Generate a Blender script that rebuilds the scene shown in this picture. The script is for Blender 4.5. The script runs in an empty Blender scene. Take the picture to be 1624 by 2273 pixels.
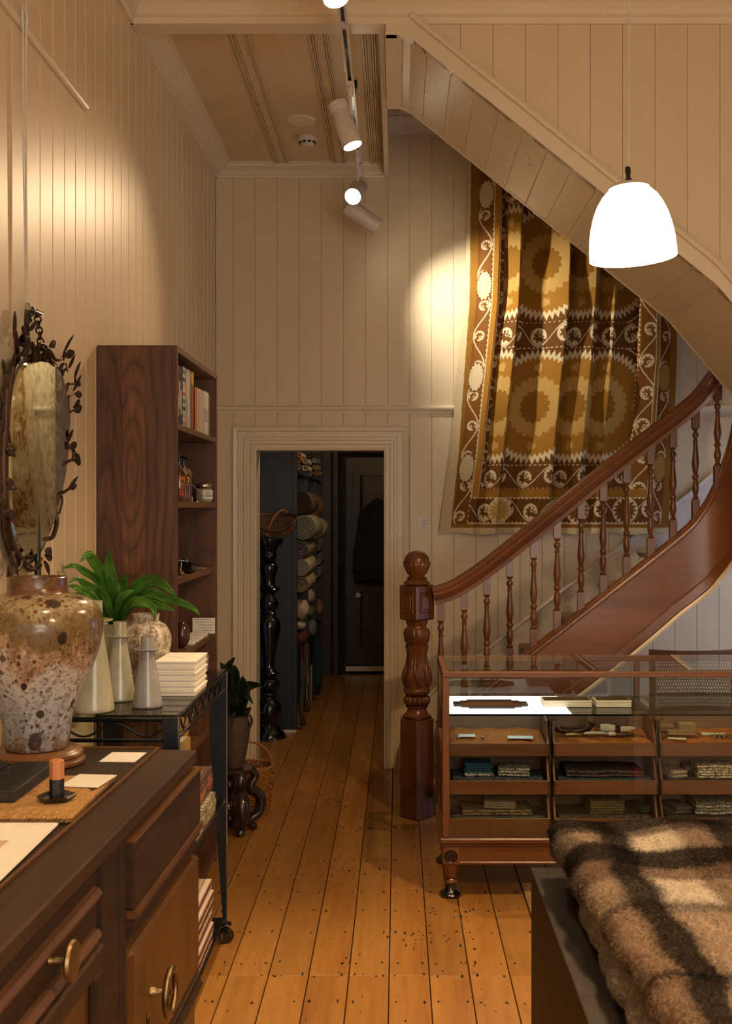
import bpy, bmesh, math, random
import numpy as np
from mathutils import Vector, Matrix, Euler

# ------------------------------------------------------------------ camera
SC = bpy.context.scene
COL = SC.collection
F = 2500.0            # focal length in pixels of the 1624 x 2273 frame
CX, CY = 882.0, 1128.0  # vanishing point of the floor boards
CH = 1.66             # eye height
cd = bpy.data.cameras.new('camera')
cam = bpy.data.objects.new('camera', cd); COL.objects.link(cam)
cam.location = (0, 0, CH); cam.rotation_euler = (math.pi/2, 0, 0)
cd.sensor_fit = 'VERTICAL'; cd.sensor_height = 36.0; cd.sensor_width = 36.0*1624/2273
cd.lens = F/2273*36.0
cd.shift_x = -(CX-812)/2273; cd.shift_y = (CY-1136.5)/2273
cd.clip_start = 0.05
cd.dof.use_dof = True; cd.dof.focus_distance = 5.2; cd.dof.aperture_fstop = 9.0
SC.camera = cam

# ------------------------------------------------------------------ world, daylight, exposure
w = bpy.data.worlds.new('world'); SC.world = w; w.use_nodes = True
w.node_tree.nodes['Background'].inputs[0].default_value = (0.55, 0.68, 1.0, 1)
w.node_tree.nodes['Background'].inputs[1].default_value = 0.25
def area_light(name, loc, rot, sx, sy, power, col):
    d = bpy.data.lights.new(name, 'AREA'); d.shape = 'RECTANGLE'; d.size = sx; d.size_y = sy
    d.energy = power; d.color = col
    o = bpy.data.objects.new(name, d); COL.objects.link(o); o.location = loc; o.rotation_euler = rot
    return o
# daylight coming in through the shop window behind the photographer
area_light('window_daylight', (1.35, -2.35, 1.7), (math.pi/2, 0, 0), 2.2, 2.3, 84, (1.0, 0.89, 0.77))
# cool light added at an unseen side door, tinting the wall under the stairs
area_light('side_daylight', (2.70, 6.25, 1.05), (0, math.pi/2, 0), 1.7, 1.3, 9, (0.50, 0.62, 1.0))
WARM = (1.0, 0.70, 0.40)
WARM2 = (1.0, 0.66, 0.34)
NEUTRAL = (1.0, 0.90, 0.74)
SPOT_W = dict(left_wall=74, cabinet=135, textile=88, desk=65, floor=165)
PEND_W = 80
SC.view_settings.view_transform = 'Standard'
SC.view_settings.look = 'None'
SC.view_settings.gamma = 1.0
SC.view_settings.use_curve_mapping = False
SC.view_settings.exposure = 0.12
cy = SC.cycles
cy.max_bounces = 5; cy.diffuse_bounces = 3; cy.glossy_bounces = 3; cy.transmission_bounces = 3; cy.transparent_max_bounces = 14
cy.caustics_reflective = False; cy.caustics_refractive = False
cy.use_adaptive_sampling = True; cy.adaptive_threshold = 0.07; cy.adaptive_min_samples = 10
random.seed(7)

# ------------------------------------------------------------------ helpers
def X_(px, Y): return (px-CX)*Y/F
def Z_(py, Y): return CH-(py-CY)*Y/F
def srgb(r, g, b):
    f = lambda c: c/12.92 if c <= 0.04045 else ((c+0.055)/1.055)**2.4
    return (f(r/255.), f(g/255.), f(b/255.))

class MB:
    def __init__(self): self.v = []; self.f = []
    def add(self, vs, fs):
        n = len(self.v); self.v.extend([tuple(p) for p in vs]); self.f.extend([tuple(i+n for i in q) for q in fs]); return self
    def box(self, x0, x1, y0, y1, z0, z1, c=0.0):
        if c <= 0:
            vs = [(x, y, z) for x in (x0, x1) for y in (y0, y1) for z in (z0, z1)]
            return self.add(vs, [(0,1,3,2),(4,6,7,5),(0,4,5,1),(2,3,7,6),(0,2,6,4),(1,5,7,3)])
        c = min(c, .45*min(x1-x0, y1-y0, z1-z0))
        vs = []
        for sx in (0, 1):
            for sy in (0, 1):
                for sz in (0, 1):
                    X = (x0, x1)[sx]; Y = (y0, y1)[sy]; Z = (z0, z1)[sz]
                    dx, dy, dz = (c, -c)[sx], (c, -c)[sy], (c, -c)[sz]
                    vs += [(X, Y+dy, Z+dz), (X+dx, Y, Z+dz), (X+dx, Y+dy, Z)]
        I = lambda sx, sy, sz, k: (sx*4+sy*2+sz)*3+k
        fs = []
        for s in (0, 1):
            q = [I(s,0,0,0), I(s,1,0,0), I(s,1,1,0), I(s,0,1,0)]; fs.append(q if s else q[::-1])
            q = [I(0,s,0,1), I(1,s,0,1), I(1,s,1,1), I(0,s,1,1)]; fs.append(q if not s else q[::-1])
            q = [I(0,0,s,2), I(1,0,s,2), I(1,1,s,2), I(0,1,s,2)]; fs.append(q if s else q[::-1])
        for a in (0, 1):
            for b in (0, 1):
                fs.append([I(a,b,0,0), I(a,b,1,0), I(a,b,1,1), I(a,b,0,1)])
                fs.append([I(a,0,b,0), I(a,1,b,0), I(a,1,b,2), I(a,0,b,2)])
                fs.append([I(0,a,b,1), I(1,a,b,1), I(1,a,b,2), I(0,a,b,2)])
        for a in (0, 1):
            for b in (0, 1):
                for d in (0, 1): fs.append([I(a,b,d,0), I(a,b,d,1), I(a,b,d,2)])
        return self.add(vs, fs)
    def lathe(self, prof, seg=32, loc=(0, 0, 0), mat=None, flute=None):
        vs = []; fs = []; n = len(prof)
        for j in range(seg):
            a = 2*math.pi*j/seg
            for (r, z) in prof:
                rr = r if flute is None else flute(r, z, a)
                vs.append((rr*math.cos(a), rr*math.sin(a), z))
        for j in range(seg):
            k = (j+1) % seg
            for i in range(n-1):
                fs.append((j*n+i, k*n+i, k*n+i+1, j*n+i+1))
        M = Matrix.Translation(loc) @ (mat if mat is not None else Matrix())
        vs = [M @ Vector(p) for p in vs]
        base = len(self.v)
        self.add(vs, fs)
        if prof[0][0] > 1e-6: self.f.append(tuple(base+j*n for j in range(seg))[::-1])
        if prof[-1][0] > 1e-6: self.f.append(tuple(base+j*n+n-1 for j in range(seg)))
        return self
    def tube(self, pts, r, seg=8, closed=False, flat=1.0, up=(0, 0, 1)):
        pts = [Vector(p) for p in pts]; n = len(pts)
        rs = r if isinstance(r, (list, tuple)) else [r]*n
        vs = []; fs = []; prev = None
        for i, p in enumerate(pts):
            if closed: t = pts[(i+1) % n]-pts[i-1]
            else: t = pts[min(i+1, n-1)]-pts[max(i-1, 0)]
            t.normalize()
            if prev is None:
                u = Vector(up)
                if abs(u.dot(t)) > .95: u = Vector((1, 0, 0))
                a = (u - t*u.dot(t)).normalized()
            else:
                a = (prev - t*prev.dot(t)).normalized()
            prev = a; b = t.cross(a)
            for k in range(seg):
                th = 2*math.pi*k/seg
                vs.append(p + a*math.cos(th)*rs[i] + b*math.sin(th)*rs[i]*flat)
        m = n if closed else n-1
        for i in range(m):
            j = (i+1) % n
            for k in range(seg):
                l = (k+1) % seg
                fs.append((i*seg+k, i*seg+l, j*seg+l, j*seg+k))
        if not closed:
            fs.append(tuple(range(seg))[::-1]); fs.append(tuple((n-1)*seg+k for k in range(seg)))
        return self.add(vs, fs)
    def prism(self, poly, axis, d0, d1):
        n = len(poly); vs = []
        for d in (d0, d1):
            for (a, b) in poly:
                vs.append({'x': (d, a, b), 'y': (a, d, b), 'z': (a, b, d)}[axis])
        fs = [tuple(range(n))[::-1], tuple(range(n, 2*n))]
        for i in range(n):
            j = (i+1) % n; fs.append((i, j, n+j, n+i))
        return self.add(vs, fs)
    def sweep(self, prof, frames, cap=True):
        """prof: list of (a,b); frames: list of (origin, A, B)"""
        n = len(prof); vs = []; fs = []
        for (o, A, B) in frames:
            for (a, b) in prof: vs.append(Vector(o)+Vector(A)*a+Vector(B)*b)
        for i in range(len(frames)-1):
            for k in range(n):
                l = (k+1) % n
                fs.append((i*n+k, i*n+l, (i+1)*n+l, (i+1)*n+k))
        if cap:
            fs.append(tuple(range(n))[::-1]); fs.append(tuple((len(frames)-1)*n+k for k in range(n)))
        return self.add(vs, fs)
    def grid(self, fn, nu, nv):
        vs = [fn(i/nu, j/nv) for j in range(nv+1) for i in range(nu+1)]
        fs = [(j*(nu+1)+i, j*(nu+1)+i+1, (j+1)*(nu+1)+i+1, (j+1)*(nu+1)+i) for j in range(nv) for i in range(nu)]
        return self.add(vs, fs)
    def ell(self, c, rx, ry, rz, seg=12, rings=8, mat=None):
        prof = [(math.sin(math.pi*i/rings), -math.cos(math.pi*i/rings)) for i in range(rings+1)]
        prof[0] = (0.0, -1.0); prof[-1] = (0.0, 1.0)
        S = Matrix.Diagonal((rx, ry, rz, 1))
        return self.lathe(prof, seg, c, (mat @ S) if mat is not None else S)
    def xf(self, M, start=0):
        for i in range(start, len(self.v)): self.v[i] = tuple(M @ Vector(self.v[i]))
        return self

def root_loc(o):
    p = Vector((0, 0, 0))
    while o is not None: p = p + o.location; o = o.parent
    return p
def link(name, me, parent=None):
    o = bpy.data.objects.new(name, me); COL.objects.link(o)
    if parent is not None: o.parent = parent
    return o
def tag(o, label=None, cat=None, group=None, kind=None):
    if label: o['label'] = label
    if cat: o['category'] = cat
    if group: o['group'] = group
    if kind: o['kind'] = kind
    return o
def obj(name, mb, mat, parent=None, smooth=None, bevel=0, local=False, label=None, cat=None, group=None, kind=None, flip=False):
    """one mesh object; vertices are given in room coordinates unless local"""
    v = np.array(mb.v, dtype=np.float64)
    if parent is not None:
        loc = Vector((0, 0, 0))
        if not local: v = v - np.array(root_loc(parent))
    else:
        lo = v.min(0); hi = v.max(0)
        loc = Vector(((lo[0]+hi[0])/2, (lo[1]+hi[1])/2, lo[2]))
        v = v - np.array(loc)
    me = bpy.data.meshes.new(name)
    me.from_pydata(v.tolist(), [], mb.f)
    bm = bmesh.new(); bm.from_mesh(me)
    bmesh.ops.remove_doubles(bm, verts=bm.verts, dist=1e-6)
    bmesh.ops.recalc_face_normals(bm, faces=bm.faces)
    bm.to_mesh(me); bm.free()
    if smooth is not None:
        me.shade_smooth(); me.set_sharp_from_angle(angle=math.radians(smooth))
    if mat is not None: me.materials.append(M[mat] if isinstance(mat, str) else mat)
    o = link(name, me, parent)
    if parent is None: o.location = loc
    if bevel:
        b = o.modifiers.new('bevel', 'BEVEL'); b.width = bevel; b.segments = 2; b.limit_method = 'ANGLE'; b.angle_limit = math.radians(40)
        b.harden_normals = False
    tag(o, label, cat, group, kind)
    return o
def thing(name, label, cat, loc=(0, 0, 0), group=None, rotz=0, kind=None):
    o = bpy.data.objects.new(name, None); COL.objects.link(o)
    o.location = loc; o.rotation_euler = (0, 0, rotz); o.empty_display_size = .05
    tag(o, label, cat, group, kind); return o
def copy_tree(o, dloc=(0, 0, 0), parent=None, label=None):
    c = o.copy(); COL.objects.link(c); c.parent = parent
    if parent is None: c.location = Vector(o.location)+Vector(dloc)
    if label: c['label'] = label
    for ch in list(o.children): copy_tree(ch, parent=c)
    return c
def look(d):
    """matrix whose +Z points along d"""
    return Vector(d).to_track_quat('Z', 'Y').to_matrix().to_4x4()
def cr(pts, n=8):
    """catmull-rom through pts"""
    P = [Vector(p) for p in pts]; P = [P[0]*2-P[1]]+P+[P[-1]*2-P[-2]]; out = []
    for i in range(1, len(P)-2):
        for k in range(n):
            t = k/n; a, b, c, d = P[i-1], P[i], P[i+1], P[i+2]
            out.append(0.5*((2*b)+(c-a)*t+(2*a-5*b+4*c-d)*t*t+(3*b-3*c+d-a)*t**3))
    out.append(P[-2]); return out
def spot(name, loc, target, power, deg, blend=.5, col=WARM, size=.03):
    d = bpy.data.lights.new(name, 'SPOT'); d.energy = power; d.spot_size = math.radians(deg); d.spot_blend = blend
    d.color = col; d.shadow_soft_size = size
    o = bpy.data.objects.new(name, d); COL.objects.link(o); o.location = loc
    o.rotation_euler = (Vector(target)-Vector(loc)).to_track_quat('-Z', 'Y').to_euler(); return o

# ------------------------------------------------------------------ materials
M = {}
class NT:
    def __init__(s, name):
        s.m = bpy.data.materials.new(name); s.m.use_nodes = True; M[name] = s.m
        s.t = s.m.node_tree; s.b = s.t.nodes['Principled BSDF']
    def n(s, typ, **kw):
        x = s.t.nodes.new(typ)
        for k, v in kw.items(): setattr(x, k, v)
        return x
    def l(s, a, b): s.t.links.new(a, b)
    def coord(s, scale=(1, 1, 1), rnd=True, which='Object', rot=(0, 0, 0)):
        tc = s.n('ShaderNodeTexCoord'); mp = s.n('ShaderNodeMapping'); mp.inputs['Scale'].default_value = scale; mp.inputs['Rotation'].default_value = rot
        s.l(tc.outputs[which], mp.inputs['Vector'])
        if rnd:
            oi = s.n('ShaderNodeObjectInfo'); ml = s.n('ShaderNodeMath', operation='MULTIPLY'); ml.inputs[1].default_value = 37.0
            s.l(oi.outputs['Random'], ml.inputs[0]); s.l(ml.outputs[0], mp.inputs['Location'])
        return mp.outputs[0]
    def noise(s, vec, scale, detail=4, rough=.55, dist=0):
        x = s.n('ShaderNodeTexNoise'); x.inputs['Scale'].default_value = scale; x.inputs['Detail'].default_value = detail
        x.inputs['Roughness'].default_value = rough; x.inputs['Distortion'].default_value = dist
        s.l(vec, x.inputs['Vector']); return x.outputs['Fac']
    def ramp(s, fac, stops, interp='LINEAR'):
        x = s.n('ShaderNodeValToRGB'); x.color_ramp.interpolation = interp
        e = x.color_ramp.elements
        while len(e) < len(stops): e.new(0.5)
        for i, (p, c) in enumerate(stops):
            e[i].position = p; e[i].color = (*c, 1) if len(c) == 3 else c
        s.l(fac, x.inputs['Fac']); return x.outputs['Color']
    def mix(s, fac, a, b, mode='MIX'):
        x = s.n('ShaderNodeMix', data_type='RGBA', blend_type=mode)
        if isinstance(fac, (int, float)): x.inputs[0].default_value = fac
        else: s.l(fac, x.inputs[0])
        for i, c in ((6, a), (7, b)):
            if isinstance(c, tuple): x.inputs[i].default_value = (*c, 1)
            else: s.l(c, x.inputs[i])
        return x.outputs[2]
    def math(s, op, a, b=None):
        x = s.n('ShaderNodeMath', operation=op)
        for i, c in ((0, a), (1, b)):
            if c is None: continue
            if isinstance(c, (int, float)): x.inputs[i].default_value = c
            else: s.l(c, x.inputs[i])
        return x.outputs[0]
    def bump(s, h, strength=.2, dist=.002):
        x = s.n('ShaderNodeBump'); x.inputs['Strength'].default_value = strength; x.inputs['Distance'].default_value = dist
        s.l(h, x.inputs['Height']); s.l(x.outputs[0], s.b.inputs['Normal'])
    def set(s, color=None, rough=None, metal=None, spec=None, coat=None):
        I = s.b.inputs
        if color is not None:
            if isinstance(color, tuple): I['Base Color'].default_value = (*color, 1)
            else: s.l(color, I['Base Color'])
        if rough is not None:
            if isinstance(rough, (int, float)): I['Roughness'].default_value = rough
            else: s.l(rough, I['Roughness'])
        if metal is not None: I['Metallic'].default_value = metal
        if spec is not None: I['Specular IOR Level'].default_value = spec
        if coat is not None: I['Coat Weight'].default_value = coat; I['Coat Roughness'].default_value = .15
        return s
def plain(name, col, rough=.5, metal=0, var=.12, scale=14, bump=0, spec=None, coat=None):
    k = NT(name); v = k.coord()
    n = k.noise(v, scale, 5)
    a = tuple(c*(1-var) for c in col); b = tuple(min(1, c*(1+var)) for c in col)
    k.set(k.ramp(n, [(.3, a), (.7, b)]), rough, metal, spec, coat)
    if bump: k.bump(k.noise(v, scale*6, 4), bump)
    return k.m
def wood(name, dark, mid, light, axis='Z', rough=.4, scale=6., coat=None, bump=.12, rnd=True, stretch=14, figure=0.0, tone=.18):
    k = NT(name)
    sc = {'X': (1/stretch, 1, 1), 'Y': (1, 1/stretch, 1), 'Z': (1, 1, 1/stretch)}[axis]
    v = k.coord(sc, rnd)
    n1 = k.noise(v, scale, 6, .6, .6)
    n2 = k.noise(v, scale*9, 4, .6)
    f = k.math('ADD', k.math('MULTIPLY', n1, .7), k.math('MULTIPLY', n2, .3))
    c = k.ramp(f, [(.3, dark), (.48, mid), (.7, light)])
    if figure:
        sc2 = tuple(.28 if q < 1 else q for q in sc)
        v2 = k.coord(sc2, rnd); nn = k.noise(v2, 2.2, 2, .5, .3)
        wv = k.math('FRACT', k.math('MULTIPLY', nn, 16))
        ln = k.ramp(wv, [(0, (1, 1, 1)), (.12, (.25, .25, .25)), (.3, (0, 0, 0)), (.9, (0, 0, 0)), (1, (1, 1, 1))])
        c = k.mix(k.math('MULTIPLY', ln, figure), c, dark)
    oi = k.n('ShaderNodeObjectInfo')
    hv = k.n('ShaderNodeHueSaturation'); k.l(c, hv.inputs['Color'])
    k.l(k.math('ADD', k.math('MULTIPLY', oi.outputs['Random'], tone), 1-tone/2), hv.inputs['Value'])
    k.set(hv.outputs[0], rough, coat=coat)
    if bump: k.bump(f, bump, .002)
    return k.m

def paint(name, col, rough=.42, var=.035):
    k = NT(name); v = k.coord((1, 1, .25))
    n = k.noise(v, 3.5, 5)
    a = tuple(c*(1-var) for c in col); b = tuple(min(1, c*(1+var)) for c in col)
    k.set(k.ramp(n, [(.3, a), (.7, b)]), rough)
    k.bump(k.noise(k.coord((1, 1, .3)), 60, 4), .06, .002)
paint('cream', (.75, .612, .405))
paint('cream_trim', (.78, .665, .48), .35)
paint('ceiling_paint', (.70, .54, .32), .5)
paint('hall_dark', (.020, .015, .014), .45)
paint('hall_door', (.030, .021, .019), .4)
paint('navy', (.012, .015, .022), .4)
wood('pine', (.25, .10, .020), (.38, .172, .038), (.50, .25, .068), 'Y', .33, 5, bump=.06, stretch=16, figure=.22, tone=.28)
plain('gap', (.012, .007, .004), .9)
plain('nail', (.015, .008, .005), .8)
wood('mahogany', (.055, .015, .004), (.125, .040, .009), (.205, .074, .018), 'Z', .27, 5, coat=.0, bump=.04, tone=.08)
wood('mahogany_x', (.085, .026, .009), (.165, .056, .018), (.24, .092, .032), 'X', .30, 4, coat=.0, bump=.04, tone=.05)
wood('walnut', (.038, .014, .007), (.105, .042, .020), (.17, .075, .036), 'Z', .42, 5, bump=.08, stretch=9, figure=.55, tone=.06)
wood('walnut_y', (.05, .02, .009), (.13, .055, .022), (.21, .10, .045), 'Y', .42, 5, bump=.08, tone=.05)
wood('dark_oak', (.012, .0055, .0025), (.033, .0155, .0068), (.066, .031, .013), 'Y', .62, 7, bump=.18, tone=.03)
wood('oak_door', (.055, .022, .006), (.105, .043, .011), (.15, .066, .018), 'Z', .38, 6, bump=.1, tone=.03)
wood('oak_dark_edge', (.045, .019, .007), (.095, .041, .015), (.15, .07, .026), 'Y', .4, 7, bump=.1, tone=.03)
wood('cabinet_oak', (.085, .030, .010), (.155, .060, .020), (.235, .098, .035), 'X', .36, 6, bump=.06, tone=.10)
wood('cabinet_oak_z', (.085, .030, .010), (.155, .060, .020), (.235, .098, .035), 'Z', .36, 6, bump=.06, tone=.10)
wood('cabinet_back', (.12, .055, .028), (.22, .115, .062), (.34, .19, .11), 'X', .55, 8, bump=.12, tone=.12)
wood('stand_wood', (.07, .026, .009), (.15, .06, .02), (.24, .11, .04), 'X', .3, 6, coat=.2, bump=.04)
wood('chair_wood', (.02, .009, .005), (.045, .019, .010), (.08, .036, .018), 'X', .35, 6)
plain('ebony', (.006, .005, .005), .18, coat=.6)
plain('scroll_wood', (.022, .010, .007), .3, coat=.3)
plain('black_metal', (.012, .013, .016), .35, .6)
plain('blue_steel', (.016, .021, .030), .38, .4)
plain('silver_edge', (.50, .47, .43), .3, 1.0, .05)
plain('brass', (.26, .185, .085), .42, 1.0, .35, 40)
plain('bronze', (.075, .043, .026), .42, .75, .3, 40, .3)
plain('chain', (.06, .045, .035), .45, .9)
plain('white_plastic', (.72, .66, .58), .4)
plain('white_cord', (.75, .70, .62), .6)
plain('black_plastic', (.01, .01, .011), .3)
plain('paper', (.80, .77, .71), .7, var=.04)
plain('box_white', (.80, .76, .67), .55, var=.05)
plain('box_kraft', (.55, .38, .16), .6)
plain('plinth_paint', (.016, .0085, .0058), .55, var=.05, spec=.22)
plain('velvet', (.42, .125, .016), .9, var=.3, scale=60, bump=.5)
plain('bone', (.72, .66, .54), .35, var=.15, scale=30)
plain('horn', (.05, .022, .010), .22, var=.6, scale=60)
plain('pewter', (.34, .32, .29), .3, 1.0, .4, 90, .5)
plain('skirt', (.66, .60, .53), .4)
plain('carpet', (.26, .175, .105), .95, var=.2, scale=120, bump=.6)
plain('wool_dark', (.025, .022, .02), .95, var=.4, scale=60, bump=.8)
plain('cream_wool', (.52, .43, .30), .95, var=.25, scale=80, bump=.8)
plain('grey_wool', (.22, .21, .17), .95, var=.35, scale=80, bump=.8)
plain('red_wool', (.10, .018, .014), .95, var=.3, scale=80, bump=.8)
plain('green_wool', (.10, .13, .07), .95, var=.3, scale=80, bump=.8)
plain('teal_cloth', (.012, .035, .05), .9, var=.3, scale=40, bump=.4)
plain('jug', (.075, .043, .026), .5, var=.35, scale=90, bump=1.0)
plain('wax_green', (.016, .024, .014), .35, var=.1)
plain('leaf_dark', (.008, .020, .010), .35, var=.4, scale=30)
plain('wicker', (.30, .125, .032), .5, var=.4, scale=70)
plain('wicker_dark', (.085, .032, .014), .5, var=.4, scale=70)
plain('rush', (.42, .27, .12), .9, var=.35, scale=120, bump=.8)
plain('mat_brown', (.40, .22, .075), .95, var=.3, scale=90, bump=.8)
plain('char', (.012, .012, .013), .6, var=.5, scale=40, bump=.5)
plain('leather', (.030, .018, .011), .45, var=.25, scale=30)
plain('dark_glass', (.03, .012, .005), .08, coat=.5)
plain('jar_fill', (.40, .33, .24), .5, var=.4, scale=80)
plain('amber', (.10, .035, .012), .1, coat=.6)
plain('acrylic_white', (.90, .90, .88), .25, var=.01)
plain('cane', (.17, .10, .05), .5, var=.3, scale=60)
wood('block_wood', (.33, .12, .035), (.50, .21, .07), (.60, .29, .11), 'Z', .5, 12)
def ceramic(name, a, b, c, spots, sc=7):
    k = NT(name); v = k.coord((1, 1, .7))
    n = k.noise(v, sc, 8, .7, .8)
    base = k.ramp(n, [(.3, a), (.5, b), (.68, c)])
    if spots:
        vo = k.n('ShaderNodeTexVoronoi'); vo.inputs['Scale'].default_value = 26; k.l(k.coord((1, 1, 1)), vo.inputs['Vector'])
        th = k.math('MULTIPLY', k.noise(v, 9, 2), .46)
        sp = k.math('LESS_THAN', vo.outputs['Distance'], k.math('SUBTRACT', th, .07))
        n2 = k.noise(k.coord((1, 1, 1)), 55, 5, .7)
        sp2 = k.ramp(n2, [(.60, (0, 0, 0)), (.66, (1, 1, 1))])
        base = k.mix(k.math('MULTIPLY', sp2, .75), base, (.07, .035, .018))
        base = k.mix(sp, base, (.035, .018, .014))
    k.set(base, .24, coat=.35); k.bump(n, .25, .004)
def large_glaze():
    k = NT('glaze_large'); tc = k.coord((1, 1, 1), rnd=False); sp = k.n('ShaderNodeSeparateXYZ'); k.l(tc, sp.inputs[0])
    n = k.noise(tc, 9, 8, .7, .8); dr = k.noise(k.coord((1, 1, .16), rnd=False), 14, 5, .65, .4)
    h = k.math('ADD', k.math('MULTIPLY', sp.outputs['Z'], 2.3), k.math('MULTIPLY', k.math('SUBTRACT', k.math('ADD', n, dr), 1.0), .55))
    base = k.ramp(h, [(.0, (.18, .12, .08)), (.14, (.30, .32, .37)), (.36, (.50, .49, .51)), (.50, (.62, .56, .52)), (.60, (.44, .28, .18)), (.70, (.17, .105, .035)), (.82, (.14, .095, .035)), (.96, (.36, .28, .15))])
    fine = k.ramp(k.noise(tc, 85, 6, .78), [(.50, (0, 0, 0)), (.58, (1, 1, 1))])
    base = k.mix(k.math('MULTIPLY', fine, .72), base, (.075, .035, .016))
    for (sc, th, c) in ((17., .46, (.024, .012, .010)), (55., .44, (.09, .04, .016))):
        vo = k.n('ShaderNodeTexVoronoi'); vo.inputs['Scale'].default_value = sc; k.l(k.coord((1, 1, .75), rnd=False), vo.inputs['Vector'])
        t_ = k.math('SUBTRACT', k.math('MULTIPLY', k.noise(tc, 8, 2), .95), .21)
        spt = k.math('LESS_THAN', k.math('ADD', vo.outputs['Distance'], k.math('MULTIPLY', n, .12)), t_)
        base = k.mix(k.math('MULTIPLY', spt, .92), base, c)
    k.set(base, .22, coat=.4); k.bump(k.math('ADD', n, fine), .2, .004)
large_glaze()
ceramic('glaze_collar', (.030, .014, .012), (.115, .048, .018), (.20, .12, .085), False, 24)
def streak_glaze():
    k = NT('glaze_small'); v = k.coord((1, 1, .22), rnd=False); n = k.noise(v, 26, 8, .75, .5); n2 = k.noise(k.coord((1, 1, 1), rnd=False), 90, 5, .7)
    f = k.math('ADD', k.math('MULTIPLY', n, .65), k.math('MULTIPLY', n2, .35))
    k.set(k.ramp(f, [(.36, (.05, .032, .018)), (.46, (.24, .18, .12)), (.53, (.52, .46, .38)), (.64, (.66, .62, .56))]), .42); k.bump(f, .5, .004)
streak_glaze()
ceramic('celadon', (.24, .235, .15), (.36, .35, .25), (.44, .42, .33), False)
ceramic('grey_glaze', (.19, .185, .19), (.29, .28, .27), (.38, .36, .30), False)
def glass(name, tint=(.93, .96, .95), mult=1.0):
    k = NT(name); t = k.t; out = t.nodes['Material Output']
    tr = k.n('ShaderNodeBsdfTransparent'); tr.inputs[0].default_value = (*tint, 1)
    gl = k.n('ShaderNodeBsdfGlossy'); gl.inputs['Roughness'].default_value = .02
    fr = k.n('ShaderNodeFresnel'); fr.inputs['IOR'].default_value = 1.5
    mx = k.n('ShaderNodeMixShader'); ge = k.n('ShaderNodeNewGeometry'); k.l(k.math('MULTIPLY', k.math('MULTIPLY', fr.outputs[0], mult), k.math('SUBTRACT', 1.0, ge.outputs['Backfacing'])), mx.inputs[0]); k.l(tr.outputs[0], mx.inputs[1]); k.l(gl.outputs[0], mx.inputs[2])
    k.l(mx.outputs[0], out.inputs['Surface']); return k.m
glass('pane'); glass('shelf_glass', (.80, .88, .84)); glass('glass_edge', (.05, .30, .26))
k = NT('leaf'); v = k.coord(); n = k.noise(v, 9, 4)
k.set(k.ramp(n, [(.3, (.022, .085, .010)), (.55, (.065, .20, .020)), (.75, (.16, .36, .05))]), .22); k.bump(k.noise(v, 25, 3), .25, .004)
k = NT('mirror_glass'); v = k.coord(); n = k.noise(v, 28, 6, .7)
k.set((.80, .78, .60), k.ramp(n, [(.45, (.03, .03, .03)), (.75, (.28, .28, .28))]), 1.0)
k.set(k.ramp(k.noise(v, 40, 8, .8), [(.30, (.10, .08, .03)), (.42, (.62, .60, .42)), (.6, (.74, .72, .54))]))
def vcol(name, rough=.9, bump=.6, scale=260, attr='col', sheen=.0):
    k = NT(name); a = k.n('ShaderNodeVertexColor'); a.layer_name = attr
    n = k.noise(k.coord(), scale, 3)
    k.set(k.mix(.5, a.outputs[0], k.mix(n, (.35, .35, .35), (1.5, 1.5, 1.5)), 'MULTIPLY'), rough, spec=.2); k.bump(n, bump, .003)
    if sheen: k.b.inputs['Sheen Weight'].default_value = sheen
vcol('embroidery', .75, .9, 240); vcol('blanket_wool', 1.0, .5, 200); vcol('fuzz', 1.0, 0, 50); vcol('plain_vcol', .8, .3, 200)
def stripes(name, axis, cols, freq, rough=.9, jitter=.02):
    """woven stripes across one object axis"""
    k = NT(name); tc = k.coord((1, 1, 1), rnd=False); sp = k.n('ShaderNodeSeparateXYZ'); k.l(tc, sp.inputs[0])
    n = k.noise(tc, 30, 2)
    p = k.math('FRACT', k.math('ADD', k.math('MULTIPLY', sp.outputs[axis], freq), k.math('MULTIPLY', n, jitter*10)))
    m = len(cols); st = [(i/m, c) for i, c in enumerate(cols)]
    k.set(k.ramp(p, st, 'CONSTANT'), rough); k.bump(k.noise(tc, 300, 2), .4, .002)
def weave(name, a, b, scale, rough=.9):
    k = NT(name); v = k.coord((1, 1, 1)); n = k.noise(v, scale, 2, .5, 1.5)
    k.set(k.ramp(n, [(.44, a), (.52, b)]), rough); k.bump(n, .5, .003)
stripes('striped_orange', 'X', [(.42, .12, .05), (.05, .10, .05), (.42, .12, .05), (.30, .16, .08), (.10, .05, .04)], 9)
stripes('striped_pink', 'Z', [(.60, .44, .36), (.11, .045, .03), (.62, .50, .42), (.60, .44, .36)], 16)
stripes('striped_grey', 'X', [(.22, .19, .16), (.07, .06, .055)], 120, jitter=.0)
stripes('hall_stripe', 'Y', [(.30, .12, .04), (.04, .05, .03), (.20, .15, .06), (.02, .02, .025), (.22, .05, .03)], 9)
weave('weave_bw', (.03, .03, .035), (.50, .49, .46), 120)
weave('weave_dark', (.012, .014, .02), (.10, .075, .06), 80)
weave('weave_navy', (.012, .022, .035), (.07, .09, .11), 60)
weave('weave_olive', (.09, .075, .03), (.22, .19, .09), 90)
weave('weave_blackgold', (.02, .018, .012), (.30, .24, .13), 150)
weave('crochet', (.10, .08, .06), (.62, .54, .40), 90)
weave('weave_green', (.06, .06, .04), (.26, .25, .19), 90)
weave('loop_wool', (.05, .045, .035), (.42, .36, .24), 70)
plain('blue_cloth', (.010, .075, .17), .7, var=.15, scale=40)
plain('napkin', (.33, .27, .22), .85, var=.12, scale=80)
plain('red_cloth', (.12, .016, .014), .85)
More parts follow.
